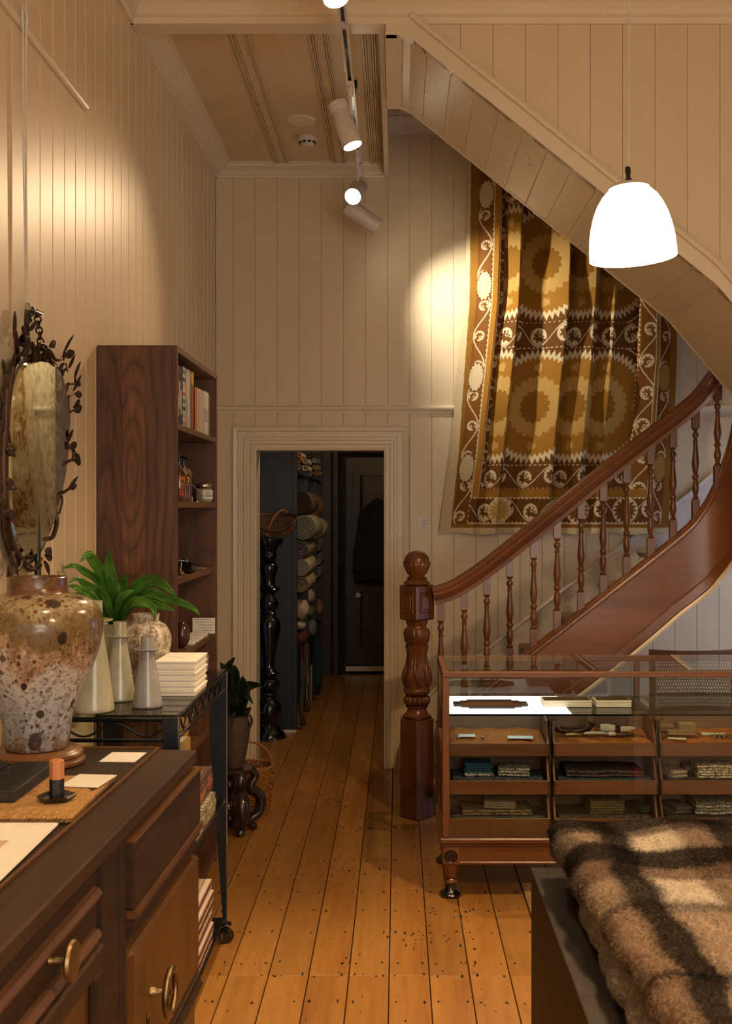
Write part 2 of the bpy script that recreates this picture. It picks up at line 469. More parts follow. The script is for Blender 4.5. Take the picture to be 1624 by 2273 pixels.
def roll_mat(name, a, b, c, fr=60):
    k = NT(name); tc = k.coord((1, 1, 1), rnd=False); sp = k.n('ShaderNodeSeparateXYZ'); k.l(tc, sp.inputs[0])
    r = k.math('SQRT', k.math('ADD', k.math('POWER', sp.outputs['Y'], 2), k.math('POWER', sp.outputs['Z'], 2)))
    n = k.noise(tc, 30, 3)
    s_ = k.math('FRACT', k.math('ADD', k.math('MULTIPLY', r, fr), k.math('MULTIPLY', n, 1.6)))
    end = k.ramp(s_, [(0, a), (.5, b)], 'CONSTANT')
    isend = k.math('GREATER_THAN', sp.outputs['X'], -.006)
    k.set(k.mix(isend, c, end), .95); k.bump(n, .6, .004)
roll_mat('roll_dark', (.03, .018, .012), (.012, .008, .006), (.10, .055, .03))
roll_mat('roll_orange', (.30, .11, .035), (.05, .03, .015), (.42, .19, .06))
roll_mat('roll_green', (.06, .065, .045), (.20, .20, .16), (.26, .25, .15))
roll_mat('roll_cream', (.05, .035, .025), (.25, .19, .12), (.50, .43, .28))
roll_mat('roll_purple', (.030, .024, .030), (.13, .115, .12), (.26, .21, .12))
roll_mat('roll_lilac', (.13, .11, .12), (.30, .27, .26), (.42, .35, .20))
roll_mat('roll_brown', (.05, .025, .015), (.34, .26, .15), (.42, .33, .17))
roll_mat('roll_bw', (.03, .028, .028), (.36, .33, .29), (.30, .27, .22))
def emit(name, col, strength):
    k = NT(name); k.b.inputs['Emission Color'].default_value = (*col, 1); k.b.inputs['Emission Strength'].default_value = strength
    k.set((.9, .85, .75), .3)
emit('opal', (1.0, .80, .54), 3.1)
emit('led', (.92, .96, 1.0), 1.05)  # glow of the sheet that imitates a reflection, not a lamp
emit('lens', (1.0, .86, .62), 40)
k = NT('card'); tc = k.coord((1, 1, 1), rnd=False); sp = k.n('ShaderNodeSeparateXYZ'); k.l(tc, sp.inputs[0])
k.set((.78, .75, .70), .7)

def walnut_panel():
    k = NT('walnut_panel'); tc = k.coord((1, 1, 1), rnd=False); sp = k.n('ShaderNodeSeparateXYZ'); k.l(tc, sp.inputs[0])
    x, z = sp.outputs['X'], sp.outputs['Z']
    nz = k.noise(k.coord((1, 1, .25), rnd=False), 7, 4, .55); n2 = k.noise(k.coord((1, 1, .07), rnd=False), 60, 5, .6)
    def rings(x0, z0, a, b, seed):
        e = k.math('SQRT', k.math('ADD', k.math('POWER', k.math('DIVIDE', k.math('SUBTRACT', x, x0), a), 2), k.math('POWER', k.math('DIVIDE', k.math('SUBTRACT', z, z0), b), 2)))
        return k.math('FRACT', k.math('ADD', k.math('MULTIPLY', e, 1.55), k.math('MULTIPLY', nz, 2.2+seed)))
    r1 = rings(-.018, 1.80, .035, .17, 0); r2 = rings(.33, 1.3, .055, .9, .7); r3 = rings(-.125, 1.05, .030, .35, .4)
    mid = k.math('MULTIPLY', k.math('GREATER_THAN', x, -.056), k.math('LESS_THAN', x, .030))
    lft = k.math('LESS_THAN', x, -.056)
    f = k.mix(mid, k.mix(lft, r2, r3), r1)
    lines = k.ramp(f, [(0, (.28, .28, .28)), (.10, (.62, .62, .62)), (.45, (1, 1, 1)), (.82, (.80, .80, .80)), (1, (.28, .28, .28))])
    base = k.ramp(n2, [(.3, (.10, .040, .019)), (.55, (.165, .070, .034)), (.75, (.22, .10, .05))])
    tone = k.mix(mid, (.78, .74, .72), (1.12, 1.1, 1.05))
    c = k.mix(1.0, k.mix(.8, base, lines, 'MULTIPLY'), tone, 'MULTIPLY')
    k.set(c, .42); k.bump(n2, .08, .002)
walnut_panel()

for nm in ('dark_oak', 'leather', 'oak_dark_edge'): M[nm].node_tree.nodes['Principled BSDF'].inputs['Specular IOR Level'].default_value = .28
# ================================================================== the room
XL, YB, YU, YF = -1.164, 7.205, 4.92, 5.80      # left wall, back wall, upper stair wall, far edge of its soffit
XR, Y0 = 2.75, -2.5
ZC, ZCB, ZU = 3.93, 3.844, 4.36                  # shop ceiling, rear ceiling, stairwell ceiling
DX0, DX1, DZ = -.899, -.086, 2.029               # doorway
def struct(name, mb, mat, **kw): return obj(name, mb, mat, kind='structure', **kw)
def pieces(first, offs):
    for d in offs:
        c = first.copy(); COL.objects.link(c); c.location = first.location+Vector(d)

# floor: a dark bed with every board laid on it
b = MB(); b.box(XL-.3, XR+.1, Y0, 11.6, -.08, -.012)
floor = struct('floor', b, 'gap')
rf = random.Random(3)
PW = .143
def plank(c, y0, y1):
    x0 = -.030+c*PW
    m = MB(); m.box(x0+.0019, x0+PW-.0019, y0+.001, y1-.001, -.02, rf.uniform(-.0008, .0008), .0016)
    obj('floorboard', m, 'pine', floor)
for c in range(-8, 20):
    js = [Y0, 1.2, 4.0]
    y = 4.0+rf.choice([.92, 1.81, 2.4, 1.4, 2.9])
    if c == -1: y = 5.81
    if c == -5: y = 4.92
    while y < 11.0: js.append(y); y += rf.uniform(1.6, 3.3)
    js.append(11.6)
    if c > 7: js = [Y0, 4.0, 7.2]
    for a_, b_ in zip(js[:-1], js[1:]): plank(c, a_, b_)
# old nail holes in the boards
m = MB()
def hole(x, y, rx, ry):
    n = 6; vs = [(x+rx*math.cos(2*math.pi*i/n)*rf.uniform(.7, 1.2), y+ry*math.sin(2*math.pi*i/n)*rf.uniform(.7, 1.2), .0012) for i in range(n)]
    m.add(vs, [tuple(range(n))])
yy = 1.0
while yy < 11:
    for c in range(-8, 8):
        x0 = -.030+c*PW
        for u in (.18, .82):
            if rf.random() < .8: hole(x0+PW*(u+rf.uniform(-.05, .05)), yy+rf.uniform(-.012, .012), rf.uniform(.0025, .006), rf.uniform(.005, .016))
        for _ in range(3):
            if rf.random() < .45: hole(x0+PW*rf.random(), yy+rf.gauss(0, .07), rf.uniform(.0015, .004), rf.uniform(.002, .009))
    yy += rf.choice([.22, .3, .23, .11])
for (x, y, n) in ((-.40, 6.4, 16), (-.12, 5.85, 18), (.10, 4.35, 22), (.22, 4.6, 12), (-.2, 5.2, 14)):
    for _ in range(n): hole(x+rf.gauss(0, .09), y+rf.gauss(0, .05), rf.uniform(.002, .006), rf.uniform(.003, .016))
obj('nail_holes', m, 'nail', floor, kind='stuff')

# left wall with its vertical boards
b = MB(); b.box(XL-.12, XL-.014, Y0, YB+.1, 0, ZU)
wl = struct('wall_left', b, 'cream')
BW = .1345
m = MB(); m.box(XL-.014, XL, .442, .442+BW-.0006, .002, 3.80, .0042)
first = obj('wall_board', m, 'cream', wl)
pieces(first, [(0, BW*i, 0) for i in range(1, 50) if .442+BW*(i+1) < YB])
m = MB(); m.box(XL-.014, XL, .442+BW*50, YB-.001, .002, 3.80, .004); obj('wall_board', m, 'cream', wl)

# back wall with the doorway, boards above and below the dado rail
b = MB()
b.box(XL-.12, DX0-.02, YB+.014, YB+.13, 0, ZU); b.box(DX1+.02, XR+.1, YB+.014, YB+.13, 0, ZU); b.box(DX0-.02, DX1+.02, YB+.014, YB+.13, DZ+.02, ZU)
wb = struct('wall_back', b, 'cream')
BB = .1412
for i in range(-1, 28):
    x0 = -1.052+BB*i; x1 = min(x0+BB-.0006, XR)
    x0 = max(x0, XL)
    if x1-x0 < .02: continue
    zt = 3.80 if x0 < -.1 else 4.12
    m = MB(); m.box(x0, x1, YB, YB+.014, 2.29, zt, .0032); obj('wall_board', m, 'cream', wb)
    xs = x0+.03; xe = x1+.03
    if xe > DX0-.1 and xs < DX1+.1: zb = DZ+.08
    else: zb = .002
    m = MB(); m.box(max(x0, XL), x1, YB, YB+.014, zb, 2.29, .0032); obj('wall_board', m, 'cream', wb)
# right and front walls of the shop (behind and beside the camera)
b = MB(); b.box(XR, XR+.1, Y0, 5.35, 0, ZU); b.box(XR, XR+.1, 6.95, YB, 0, ZU); b.box(XR, XR+.1, 5.35, 6.95, 2.0, ZU); struct('wall_right', b, 'cream')
b = MB(); b.box(XR+.02, XR+.07, 5.35, 5.43, 0, 2.0); b.box(XR+.02, XR+.07, 6.87, 6.95, 0, 2.0); b.box(XR+.02, XR+.07, 5.43, 6.87, 1.92, 2.0); b.box(XR+.02, XR+.07, 5.43, 6.87, 0, .2); struct('door_2', b, 'cream_trim')  # unseen side door frame, added to go with the cool side light
b = MB(); b.box(XL-.1, .2, Y0-.1, Y0, 0, ZC); b.box(2.5, XR, Y0-.1, Y0, 0, ZC); b.box(.2, 2.5, Y0-.1, Y0, 0, .5); b.box(.2, 2.5, Y0-.1, Y0, 2.9, ZC)
struct('wall_front', b, 'cream')
b = MB()
for x in (.2, 1.32, 2.44): b.box(x, x+.06, Y0-.08, Y0-.02, .5, 2.9)
b.box(.2, 2.5, Y0-.08, Y0-.02, .5, .56); b.box(.2, 2.5, Y0-.08, Y0-.02, 2.84, 2.9)
struct('window_1', b, 'cream_trim')

# ceilings
b = MB(); b.box(XL-.1, XR+.1, Y0, YU+.05, ZC, ZC+.1); struct('ceiling', b, 'ceiling_paint')
b = MB(); b.box(XL-.1, -.062, YU+.05, YB, ZCB, ZCB+.08); cb = struct('ceiling_rear', b, 'ceiling_paint')
b = MB(); b.box(-.2, XR+.1, YU-.2, YB+.1, ZU, ZU+.1); b.box(-.2, -.12, YU, YB, ZCB+.08, ZU); struct('ceiling_stairwell', b, 'ceiling_paint')
# reeded battens on the rear ceiling
def batten(xc, w):
    m = MB(); n = 3
    for s in (-1, 1):
        for q in range(n):
            c = xc+s*(w/2-.008-q*.011)
            m.prism([(c-.005, ZCB+.002), (c+.005, ZCB+.002), (c+.0035, ZCB-.010-(2-q)*.003), (c-.0035, ZCB-.010-(2-q)*.003)], 'y', YU+.1, YB-.11)
    m.box(xc-w/2+.03, xc+w/2-.03, YU+.1, YB-.11, ZCB-.006, ZCB+.002)
    obj('batten', m, 'ceiling_paint', cb)
batten(-.725, .095); batten(-.365, .095); batten(-.135, .07)

# cornices
def cornice_prof(h, p):
    return [(0, 0), (.012, 0), (.016, .012*h/.075), (.030, .016*h/.075), (.034, .026*h/.075), (.05, .036*h/.075), (.075*p/.12, .046*h/.075), (.092*p/.12, .056*h/.075), (.094*p/.12, .064*h/.075), (p-.006, .068*h/.075), (p, h+.004), (0, h+.004)]
def run_y(name, h, p, y0, y1, z, mat='cream_trim'):
    m = MB(); fr = [((XL, y, z), (1, 0, 0), (0, 0, 1)) for y in (y0, y1)]
    m.sweep(cornice_prof(h, p), fr); return struct(name, m, mat)
def run_x(name, h, p, x0, x1, y, z, mat='cream_trim'):
    m = MB(); fr = [((x, y, z), (0, -1, 0), (0, 0, 1)) for x in (x0, x1)]
    m.sweep(cornice_prof(h, p), fr); return struct(name, m, mat)
run_y('trim_1', .075, .12, YU+.1, YB, 3.772)
run_x('trim_2', .075, .12, XL, -.062, YB, 3.772)
run_y('trim_3', .156, .15, Y0, YU, 3.772)
run_x('trim_4', .156, .13, XL, XR, YU, 3.772)
run_x('trim_5', .12, .10, -.062, XR, YB, 4.05)
# beam between the shop ceiling and the rear ceiling, and the edge of the stairwell
b = MB(); b.box(XL, .08, YU, YU+.1, 3.772, ZC+.05, .004); struct('trim_6', b, 'cream_trim')
b = MB(); b.box(-.085, -.055, YU+.1, YB, 3.772, ZCB+.3, .003); struct('trim_7', b, 'cream_trim')
# dado rail
pr = [(0, 0), (.010, 0), (.012, .012), (.022, .018), (.026, .028), (.024, .038), (.012, .044), (.010, .05), (0, .05)]
m = MB(); m.sweep(pr, [((x, YB, 2.268), (0, -1, 0), (0, 0, 1)) for x in (XL, XR)]); struct('trim_8', m, 'cream_trim')
# architrave around the doorway, mitred
AW = .152
pa = [(0, 0), (0, .030), (.012, .034), (.016, .026), (.030, .026), (.036, .030), (.044, .022), (.060, .022), (.066, .030), (.080, .030), (.086, .022), (.118, .022), (.122, .036), (.146, .040), (.152, .034), (.152, 0)]
m = MB()
fr = [((DX0, YB, 0), (-1, 0, 0), (0, -1, 0)), ((DX0, YB, DZ), (-1, 0, 1), (0, -1, 0)), ((DX1, YB, DZ), (1, 0, 1), (0, -1, 0)), ((DX1, YB, 0), (1, 0, 0), (0, -1, 0))]
m.sweep(pa, fr); struct('trim_9', m, 'cream_trim')
b = MB(); b.box(DX0-.02, DX0, YB+.001, YB+.16, 0, DZ+.02); b.box(DX1, DX1+.02, YB+.001, YB+.16, 0, DZ+.02); b.box(DX0, DX1, YB+.001, YB+.16, DZ, DZ+.02)
struct('trim_10', b, 'cream_trim')

# ------------------------------------------------------------------ upper stair: boarded wall, string and soffit
def ztrim(X): return 3.856-.806*X if X < 1.39 else 2.736-1.18*(X-1.39)
def zsof(X):
    z = ztrim(X)-.10
    return min(z, 3.725-max(0, (X-.02))*.25) if X < .13 else z
b = MB(); b.prism([(.055, ZU), (.055, ztrim(.055)), (1.39, ztrim(1.39)), (2.3, ztrim(2.3)), (2.3, .0+ztrim(2.3)), (XR, ztrim(2.3)), (XR, ZU)], 'y', YU+.014, YU+.06)
wu = struct('wall_stair', b, 'cream')
x = .055
xs = [.055, .134]
while xs[-1] < XR: xs.append(xs[-1]+.1415)
for a_, b_ in zip(xs[:-1], xs[1:]):
    b_ = min(b_, XR)
    if b_-a_ < .02: continue
    pts = [(a_+.0004, 3.80), (a_+.0004, max(ztrim(2.3), ztrim(a_))), (b_-.0004, max(ztrim(2.3), ztrim(b_))), (b_-.0004, 3.80)]
    if pts[1][1] > 3.79: pts[1] = (a_+.0004, 3.79)
    m = MB(); m.prism(pts, 'y', YU, YU+.014); obj('wall_board', m, 'cream', wu, bevel=.0022)
# string board and moulding under the boarded wall
xs = [-.05+.06*i for i in range(41)]
m = MB()
m.sweep([(0, 0), (0, .02), (1, .02), (1, 0)], [((X, YU-.006, 0), (0, 0, 0), (0, 1, 0)) for X in xs])
m = MB()
top = [(X, ztrim(X) if X > .055 else 3.80) for X in xs]; bot = [(X, zsof(X)) for X in xs]
m.prism(top+bot[::-1], 'y', YU-.010, YU+.03); struct('trim_11', m, 'cream_trim')
m = MB(); xs2 = [.06+.05*i for i in range(46)]
up = Vector((.627, 0, .779))
m.sweep([(-.016, 0), (-.016, -.030), (-.004, -.036), (.010, -.030), (.016, -.012), (.016, 0)], [((X, YU-.004, ztrim(X)), up, (0, 1, 0)) for X in xs2]); struct('trim_12', m, 'cream_trim')
# soffit boards
b = MB(); lo = [(X, zsof(X)+.016) for X in xs]; hi = [(X, zsof(X)+.06) for X in xs]
b.prism(lo+hi[::-1], 'y', YU+.03, YF-.004); cs = struct('ceiling_stair', b, 'ceiling_paint')
xb = [-.055, .022, .128]+[.234+.106*i for i in range(20)]
for a_, b_ in zip(xb[:-1], xb[1:]):
    g = .0004; q = [a_+g+(b_-a_-2*g)*i/3 for i in range(4)]
    m = MB(); m.prism([(t, zsof(t)) for t in q]+[(t, zsof(t)+.014) for t in q[::-1]], 'y', YU-.008, YF); obj('soffit_board', m, 'cream', cs, bevel=.0024)
# inner string of the upper flight along the well
m = MB(); top = [(X, zsof(X)+.30) for X in xs]; bot = [(X, zsof(X)-.004) for X in xs]
m.prism(top+bot[::-1], 'y', YF, YF+.018); struct('trim_13', m, 'cream_trim')

# ------------------------------------------------------------------ the hall beyond the doorway
b = MB(); b.box(-1.75, -1.62, YB+.13, 11.6, 0, 3.0); struct('wall_hall_left', b, 'hall_dark')
b = MB(); b.box(.75, .85, YB+.13, 11.6, 0, 3.0); struct('wall_hall_right', b, 'hall_dark')
YD = 11.25
b = MB(); b.box(-1.7, -.545, YD, YD+.12, 0, 3.0); b.box(.40, .8, YD, YD+.12, 0, 3.0); b.box(-.545, .40, YD, YD+.12, 2.2, 3.0); struct('wall_hall_far', b, 'hall_dark')
b = MB(); b.box(-1.7, .8, YB+.13, YD+.3, 2.95, 3.05); struct('ceiling_hall', b, 'hall_dark')
b = MB(); b.box(-1.7, .8, YD+.13, YD+.25, 0, 3.0); struct('wall_hall_outer', b, 'hall_dark')  # added behind the hall door to stop light leaking round it
m = MB()
m.sweep([(0, 0), (0, .05), (.02, .06), (.05, .045), (.09, .045), (.12, .06), (.2, .06), (.2, 0)], [((-.545, YD, 0), (-1, 0, 0), (0, -1, 0)), ((-.545, YD, 2.2), (-1, 0, 1), (0, -1, 0)), ((.40, YD, 2.2), (1, 0, 1), (0, -1, 0)), ((.40, YD, 0), (1, 0, 0), (0, -1, 0))])
struct('trim_14', m, 'hall_door')
b = MB(); b.box(-1.6, -.76, YD-.02, YD, 0, .22, .004); struct('baseboard_hall', b, 'hall_dark')
# panelled hall door
d2 = thing('door_1', 'dark brown panelled hall door with a white knob, beyond the doorway', 'door', (-.07, YD+.03, 0), kind='structure')
m = MB(); m.box(-.52, .38, YD+.012, YD+.05, .09, 2.17, .004); obj('door_leaf', m, 'hall_door', d2)
for (px0, px1, pz0, pz1) in ((-.36, -.11, 1.10, 1.98), (-.36, -.11, .28, .82), (.02, .30, 1.10, 1.98), (.02, .30, .28, .82)):
    m = MB(); m.tube([(px0, YD+.012, pz0), (px1, YD+.012, pz0), (px1, YD+.012, pz1), (px0, YD+.012, pz1)], .014, 8, closed=True)
    p = obj('door_panel', m, 'hall_door', d2)
    m = MB(); m.box(px0+.03, px1-.03, YD+.004, YD+.013, pz0+.03, pz1-.03, .003); obj('raised_field', m, 'hall_door', p)
m = MB(); m.lathe([(0, -.05), (.018, -.05), (.028, -.04), (.030, -.028), (.022, -.015), (.010, -.010), (.010, 0)], 20, (-.395, YD+.012, .79), Matrix.Rotation(-math.pi/2, 4, 'X')); obj('door_knob', m, 'bone', d2, smooth=60, label='white ceramic door knob')
m = MB(); m.tube([( -.455+.028*math.cos(a), YD+.012, 1.13+.115*math.sin(a)) for a in [i*math.pi/10 for i in range(20)]], .004, 6, closed=True); obj('finger_plate', m, 'hall_dark', d2)
m = MB(); m.box(-.45, -.43, YD+.0, YD+.012, 1.86, 2.0, .003); obj('hook', m, 'hall_dark', d2)
m = MB(); m.box(-.52, .38, YD-.01, YD+.05, .03, .085, .003); obj('weather_bar', m, 'silver_edge', d2, label='pale metal bar along the foot of the door')
# ================================================================== staircase
YS = 6.04
st = thing('staircase', 'mahogany staircase with carved newel post, turned balusters and sweeping handrail', 'staircase', (.104, YS, 0))
# newel post: square base and panelled block set cornerwise, turned and carved between
NX, NY = .104, 6.06
R45 = Matrix.Translation((NX, NY, 0)) @ Matrix.Rotation(math.pi/4, 4, 'Z')
m = MB(); m.box(-.066, .066, -.066, .066, 0, .530, .006); m.box(-.058, .058, -.058, .058, .53, .545, .004); m.xf(R45)
nw = obj('newel_post', m, 'mahogany', st, label='carved mahogany newel post with ball finial')
def zz(py): return CH-(py-CY)/412.5
prof = [(.0, .54), (.070, .54), (.072, .548), (.060, .560), (.052, .575), (.050, .585), (.060, .592), (.062, .6)]
m = MB(); m.lathe(prof+[(.05, .603)], 32, (NX, NY, 0)); obj('turned_foot', m, 'mahogany', nw, smooth=50)
def fl(n, d): return lambda r, z, a: r*(1-d*(0.5+0.5*math.cos(n*a))**2)
# ring of beads
m = MB()
for i in range(14):
    a = 2*math.pi*i/14; m.ell((NX+.056*math.cos(a), NY+.056*math.sin(a), .628), .017, .017, .026, 8, 6)
m.lathe([(.04, .598), (.052, .604), (.054, .628), (.052, .652), (.04, .658)], 24, (NX, NY, 0)); obj('bead_ring', m, 'mahogany', nw, smooth=60)
m = MB(); m.lathe([(.04, .655), (.062, .660), (.070, .672), (.072, .684), (.068, .694), (.056, .700), (.05, .703)], 32, (NX, NY, 0)); obj('torus_ring', m, 'mahogany', nw, smooth=50)
# carved vase with acanthus leaves
pv = []
for (py, r) in ((1543, 23), (1533, 26.5), (1518, 30), (1505, 31), (1492, 29), (1480, 25.5), (1468, 22.8), (1455, 22.5), (1443, 24), (1432, 26.5)):
    pv.append((r/412.5, zz(py)))
m = MB(); m.lathe([(.03, zz(1546))]+pv+[(.03, zz(1426))], 96, (NX, NY, 0), flute=lambda r, z, a: r*(1-.07*abs(math.sin(12*a))*(1 if r > .04 else 0)))
vase = obj('carved_vase', m, 'mahogany', nw, smooth=70)
m = MB()
for i in range(8):
    a = 2*math.pi*i/8+.2
    for s, (w_, h0, h1) in enumerate(((.016, .71, .86),)):
        for q in (-1, -.5, 0, .5, 1):
            pts = []
            for k in range(7):
                t = k/6; z = h0+(h1-h0)*t*(1-.18*abs(q))
                rr = np.interp(z, [p[1] for p in pv], [p[0] for p in pv])+.0025
                aa = a+q*.28*(math.sin(math.pi*min(1, t*1.1))*.8+.2)
                pts.append((NX+rr*math.cos(aa), NY+rr*math.sin(aa), z))
            m.tube(pts, [.002, .0045, .006, .006, .005, .004, .0015], 6)
obj('acanthus_leaves', m, 'mahogany', vase, smooth=60)
pv2 = [(.050, zz(1434)), (.066, zz(1423)), (.070, zz(1412)), (.072, zz(1404)), (.066, zz(1396)), (.052, zz(1391)), (.050, zz(1388)), (.058, zz(1384)), (.056, zz(1381)), (.062, zz(1377)), (.064, zz(1373)), (.05, zz(1371))]
m = MB(); m.lathe(pv2, 96, (NX, NY, 0), flute=lambda r, z, a: r*(1-.06*abs(math.sin(10*a))) if zz(1425) < z < zz(1392) else r); obj('carved_cup', m, 'mahogany', nw, smooth=60)
zb0, zb1 = zz(1375), zz(1298)
m = MB(); m.box(-.069, .069, -.069, .069, zb0, zb1, .008); m.xf(R45); blk = obj('panel_block', m, 'mahogany', nw)
for a in range(4):
    m = MB(); h = .038; z0, z1 = zb0+.042, zb1-.040
    m.tube([(-h, -.070, z0), (h, -.070, z0), (h, -.070, z1), (-h, -.070, z1)], .006, 6, closed=True)
    m.box(-.022, .022, -.073, -.066, z0+.016, z1-.016, .003)
    m.xf(R45 @ Matrix.Rotation(a*math.pi/2, 4, 'Z')); obj('panel_moulding', m, 'mahogany', blk)
m = MB(); m.lathe([(.04, zb1-.002), (.070, zb1+.004), (.072, zb1+.012), (.058, zb1+.022), (.050, zb1+.030), (.056, zb1+.036), (.050, zb1+.040), (.032, zb1+.050), (.030, zb1+.056)], 32, (NX, NY, 0)); obj('cap_moulding', m, 'mahogany', nw, smooth=50)
zc = zz(1252)
m = MB(); m.lathe([(.026, zz(1284)), (.036, zz(1280)), (.056, zz(1270)), (.070, zz(1258)), (.074, zz(1249)), (.068, zz(1246))], 80, (NX, NY, 0), flute=lambda r, z, a: r*(1-.09*abs(math.sin(9*a)))); obj('gadroon', m, 'mahogany', nw, smooth=70)
m = MB(); prb = [(.066, zz(1247))]+[(.069*math.cos(t), zz(1247)+.060*math.sin(t)) for t in [i*math.pi/2/10 for i in range(11)]]; prb[-1] = (0, prb[-1][1]); m.lathe(prb, 40, (NX, NY, 0)); obj('ball_finial', m, 'mahogany', nw, smooth=70)

# outer string: a deep board that sweeps up and round at the turn
tp = [(972, 1612, 1768, 6.04), (1040, 1560, 1726, 6.04), (1180, 1450, 1617, 6.04), (1350, 1318, 1487, 6.04), (1440, 1248, 1414, 6.04), (1500, 1200, 1362, 6.04), (1545, 1158, 1328, 6.035), (1580, 1105, 1300, 6.02), (1605, 1055, 1275, 5.99), (1624, 1002, 1256, 5.95), (1638, 940, 1236, 5.90), (1645, 860, 1200, 5.86)]
tops = cr([(X_(p[0], p[3]), p[3], Z_(p[1], p[3])) for p in tp], 6)
bots = cr([(X_(p[0], p[3]), p[3], max(.02, Z_(p[2], p[3]))) for p in tp], 6)
def tang(ps, i):
    t = ps[min(i+1, len(ps)-1)]-ps[max(i-1, 0)]; t.z = 0; return t.normalized()
m = MB(); n = len(tops)
vs = []; fs = []
for i in range(n):
    t = tang(tops, i); nrm = Vector((t.y, -t.x, 0)); 
    for (p, off) in ((tops[i], .018), (bots[i], .018), (bots[i], -.018), (tops[i], -.018)): vs.append(Vector(p)+nrm*off)
for i in range(n-1):
    for k_ in range(4):
        l_ = (k_+1) % 4; fs.append((i*4+k_, i*4+l_, (i+1)*4+l_, (i+1)*4+k_))
fs += [(0, 1, 2, 3), tuple((n-1)*4+k_ for k_ in range(4))]
m.add(vs, fs); obj('outer_string', m, 'mahogany_x', st, smooth=40)
def rail_sweep(prof, ps, dz=0.0):
    fr = []
    for i, p in enumerate(ps):
        t = (ps[min(i+1, len(ps)-1)]-ps[max(i-1, 0)]).normalized()
        h = Vector((t.x, t.y, 0)).normalized(); A = Vector((h.y, -h.x, 0)); B = A.cross(t)*-1
        if B.z < 0: B = -B
        fr.append((p+Vector((0, 0, dz)), A, B))
    mm = MB(); mm.sweep(prof, fr); return mm
capp = [(-.030, 0), (-.030, .010), (-.022, .014), (-.026, .020), (-.018, .028), (.018, .028), (.026, .022), (.030, .014), (.026, .008), (.030, 0), (.030, -.006), (.024, -.012), (-.024, -.012)]
obj('string_capping', rail_sweep(capp, tops), 'mahogany_x', st, smooth=40)
obj('lower_moulding', rail_sweep([(.0, .0), (.024, 0), (.030, .006), (.028, .05), (.020, .058), (0, .058)], bots), 'mahogany_x', st, smooth=40)
obj('cream_bead', rail_sweep([(-.02, -.022), (.030, -.022), (.034, -.010), (.030, 0), (-.02, 0)], bots), 'cream_trim', st, smooth=40, label='cream painted bead under the string')
# handrail
hp = [(962, 1322, 6.04), (985, 1316, 6.04), (1015, 1303, 6.04), (1062, 1273, 6.04), (1110, 1237, 6.04), (1200, 1165, 6.04), (1320, 1067, 6.04), (1439, 974, 6.04), (1499, 929, 6.04), (1548, 887, 6.03), (1580, 848, 6.01), (1600, 815, 5.97), (1612, 775, 5.92), (1618, 720, 5.87)]
rail = cr([(X_(a, y), y, Z_(b_, y)) for (a, b_, y) in hp], 6)
rp = [(-.026, -.050), (.026, -.050), (.028, -.030), (.022, -.024), (.036, -.012), (.042, .004), (.038, .014), (.030, .018), (.034, .028), (.028, .042), (.012, .050), (-.012, .050), (-.028, .042), (-.034, .028), (-.030, .018), (-.038, .014), (-.042, .004), (-.036, -.012), (-.022, -.024), (-.028, -.030)]
obj('handrail', rail_sweep(rp, rail), 'mahogany_x', st, smooth=40)
# balusters
def zat(ps, X):
    return float(np.interp(X, [p.x for p in ps], [p.z for p in ps]))
for i, px in enumerate((978, 1030, 1080, 1131, 1184, 1236, 1289, 1338, 1390, 1443, 1493, 1543, 1592)):
    Yb = 6.04 if px < 1560 else 6.0
    X = X_(px, Yb); z0 = zat(tops, X)+.018; z1 = zat(rail, X)-.045
    sl = .78*.019
    L = z1-z0; bl = .125; tl = .098
    m = MB(); h = .019
    # square blocks cut to the slope of string and rail
    zt = z1-tl
    m.add([(X-h, Yb-h, z0-sl-.012), (X+h, Yb-h, z0+sl-.012), (X+h, Yb+h, z0+sl-.012), (X-h, Yb+h, z0-sl-.012), (X-h, Yb-h, z0+bl-.02), (X+h, Yb-h, z0+bl-.02), (X+h, Yb+h, z0+bl-.02), (X-h, Yb+h, z0+bl-.02)], [(0,3,2,1),(4,5,6,7),(0,1,5,4),(1,2,6,5),(2,3,7,6),(3,0,4,7)])
    m.add([(X-h, Yb-h, zt), (X+h, Yb-h, zt), (X+h, Yb+h, zt), (X-h, Yb+h, zt), (X-h, Yb-h, z1-sl+.012), (X+h, Yb-h, z1+sl+.012), (X+h, Yb+h, z1+sl+.012), (X-h, Yb+h, z1-sl+.012)], [(0,3,2,1),(4,5,6,7),(0,1,5,4),(1,2,6,5),(2,3,7,6),(3,0,4,7)])
    za, zb = z0+bl-.02, zt; T = zb-za
    pf = [(.012, 0), (.016, .004), (.018, .02), (.013, .04), (.010, .05), (.013, .07), (.017, .12), (.019, .17), (.016, .22), (.012, .26), (.011, .275), (.016, .29), (.019, .315), (.016, .34), (.011, .355), (.013, .37), (.018, .44), (.0205, .50), (.018, .57), (.0145, .66), (.012, .74), (.011, .80), (.015, .808), (.015, .822), (.010, .832), (.012, .86), (.018, .895), (.016, .925), (.010, .945), (.010, .96), (.016, .975), (.018, 1.0)]
    m.lathe([(r, za+t*T) for r, t in pf], 16, (X, Yb, 0))
    obj('baluster', m, 'mahogany', st, smooth=40)
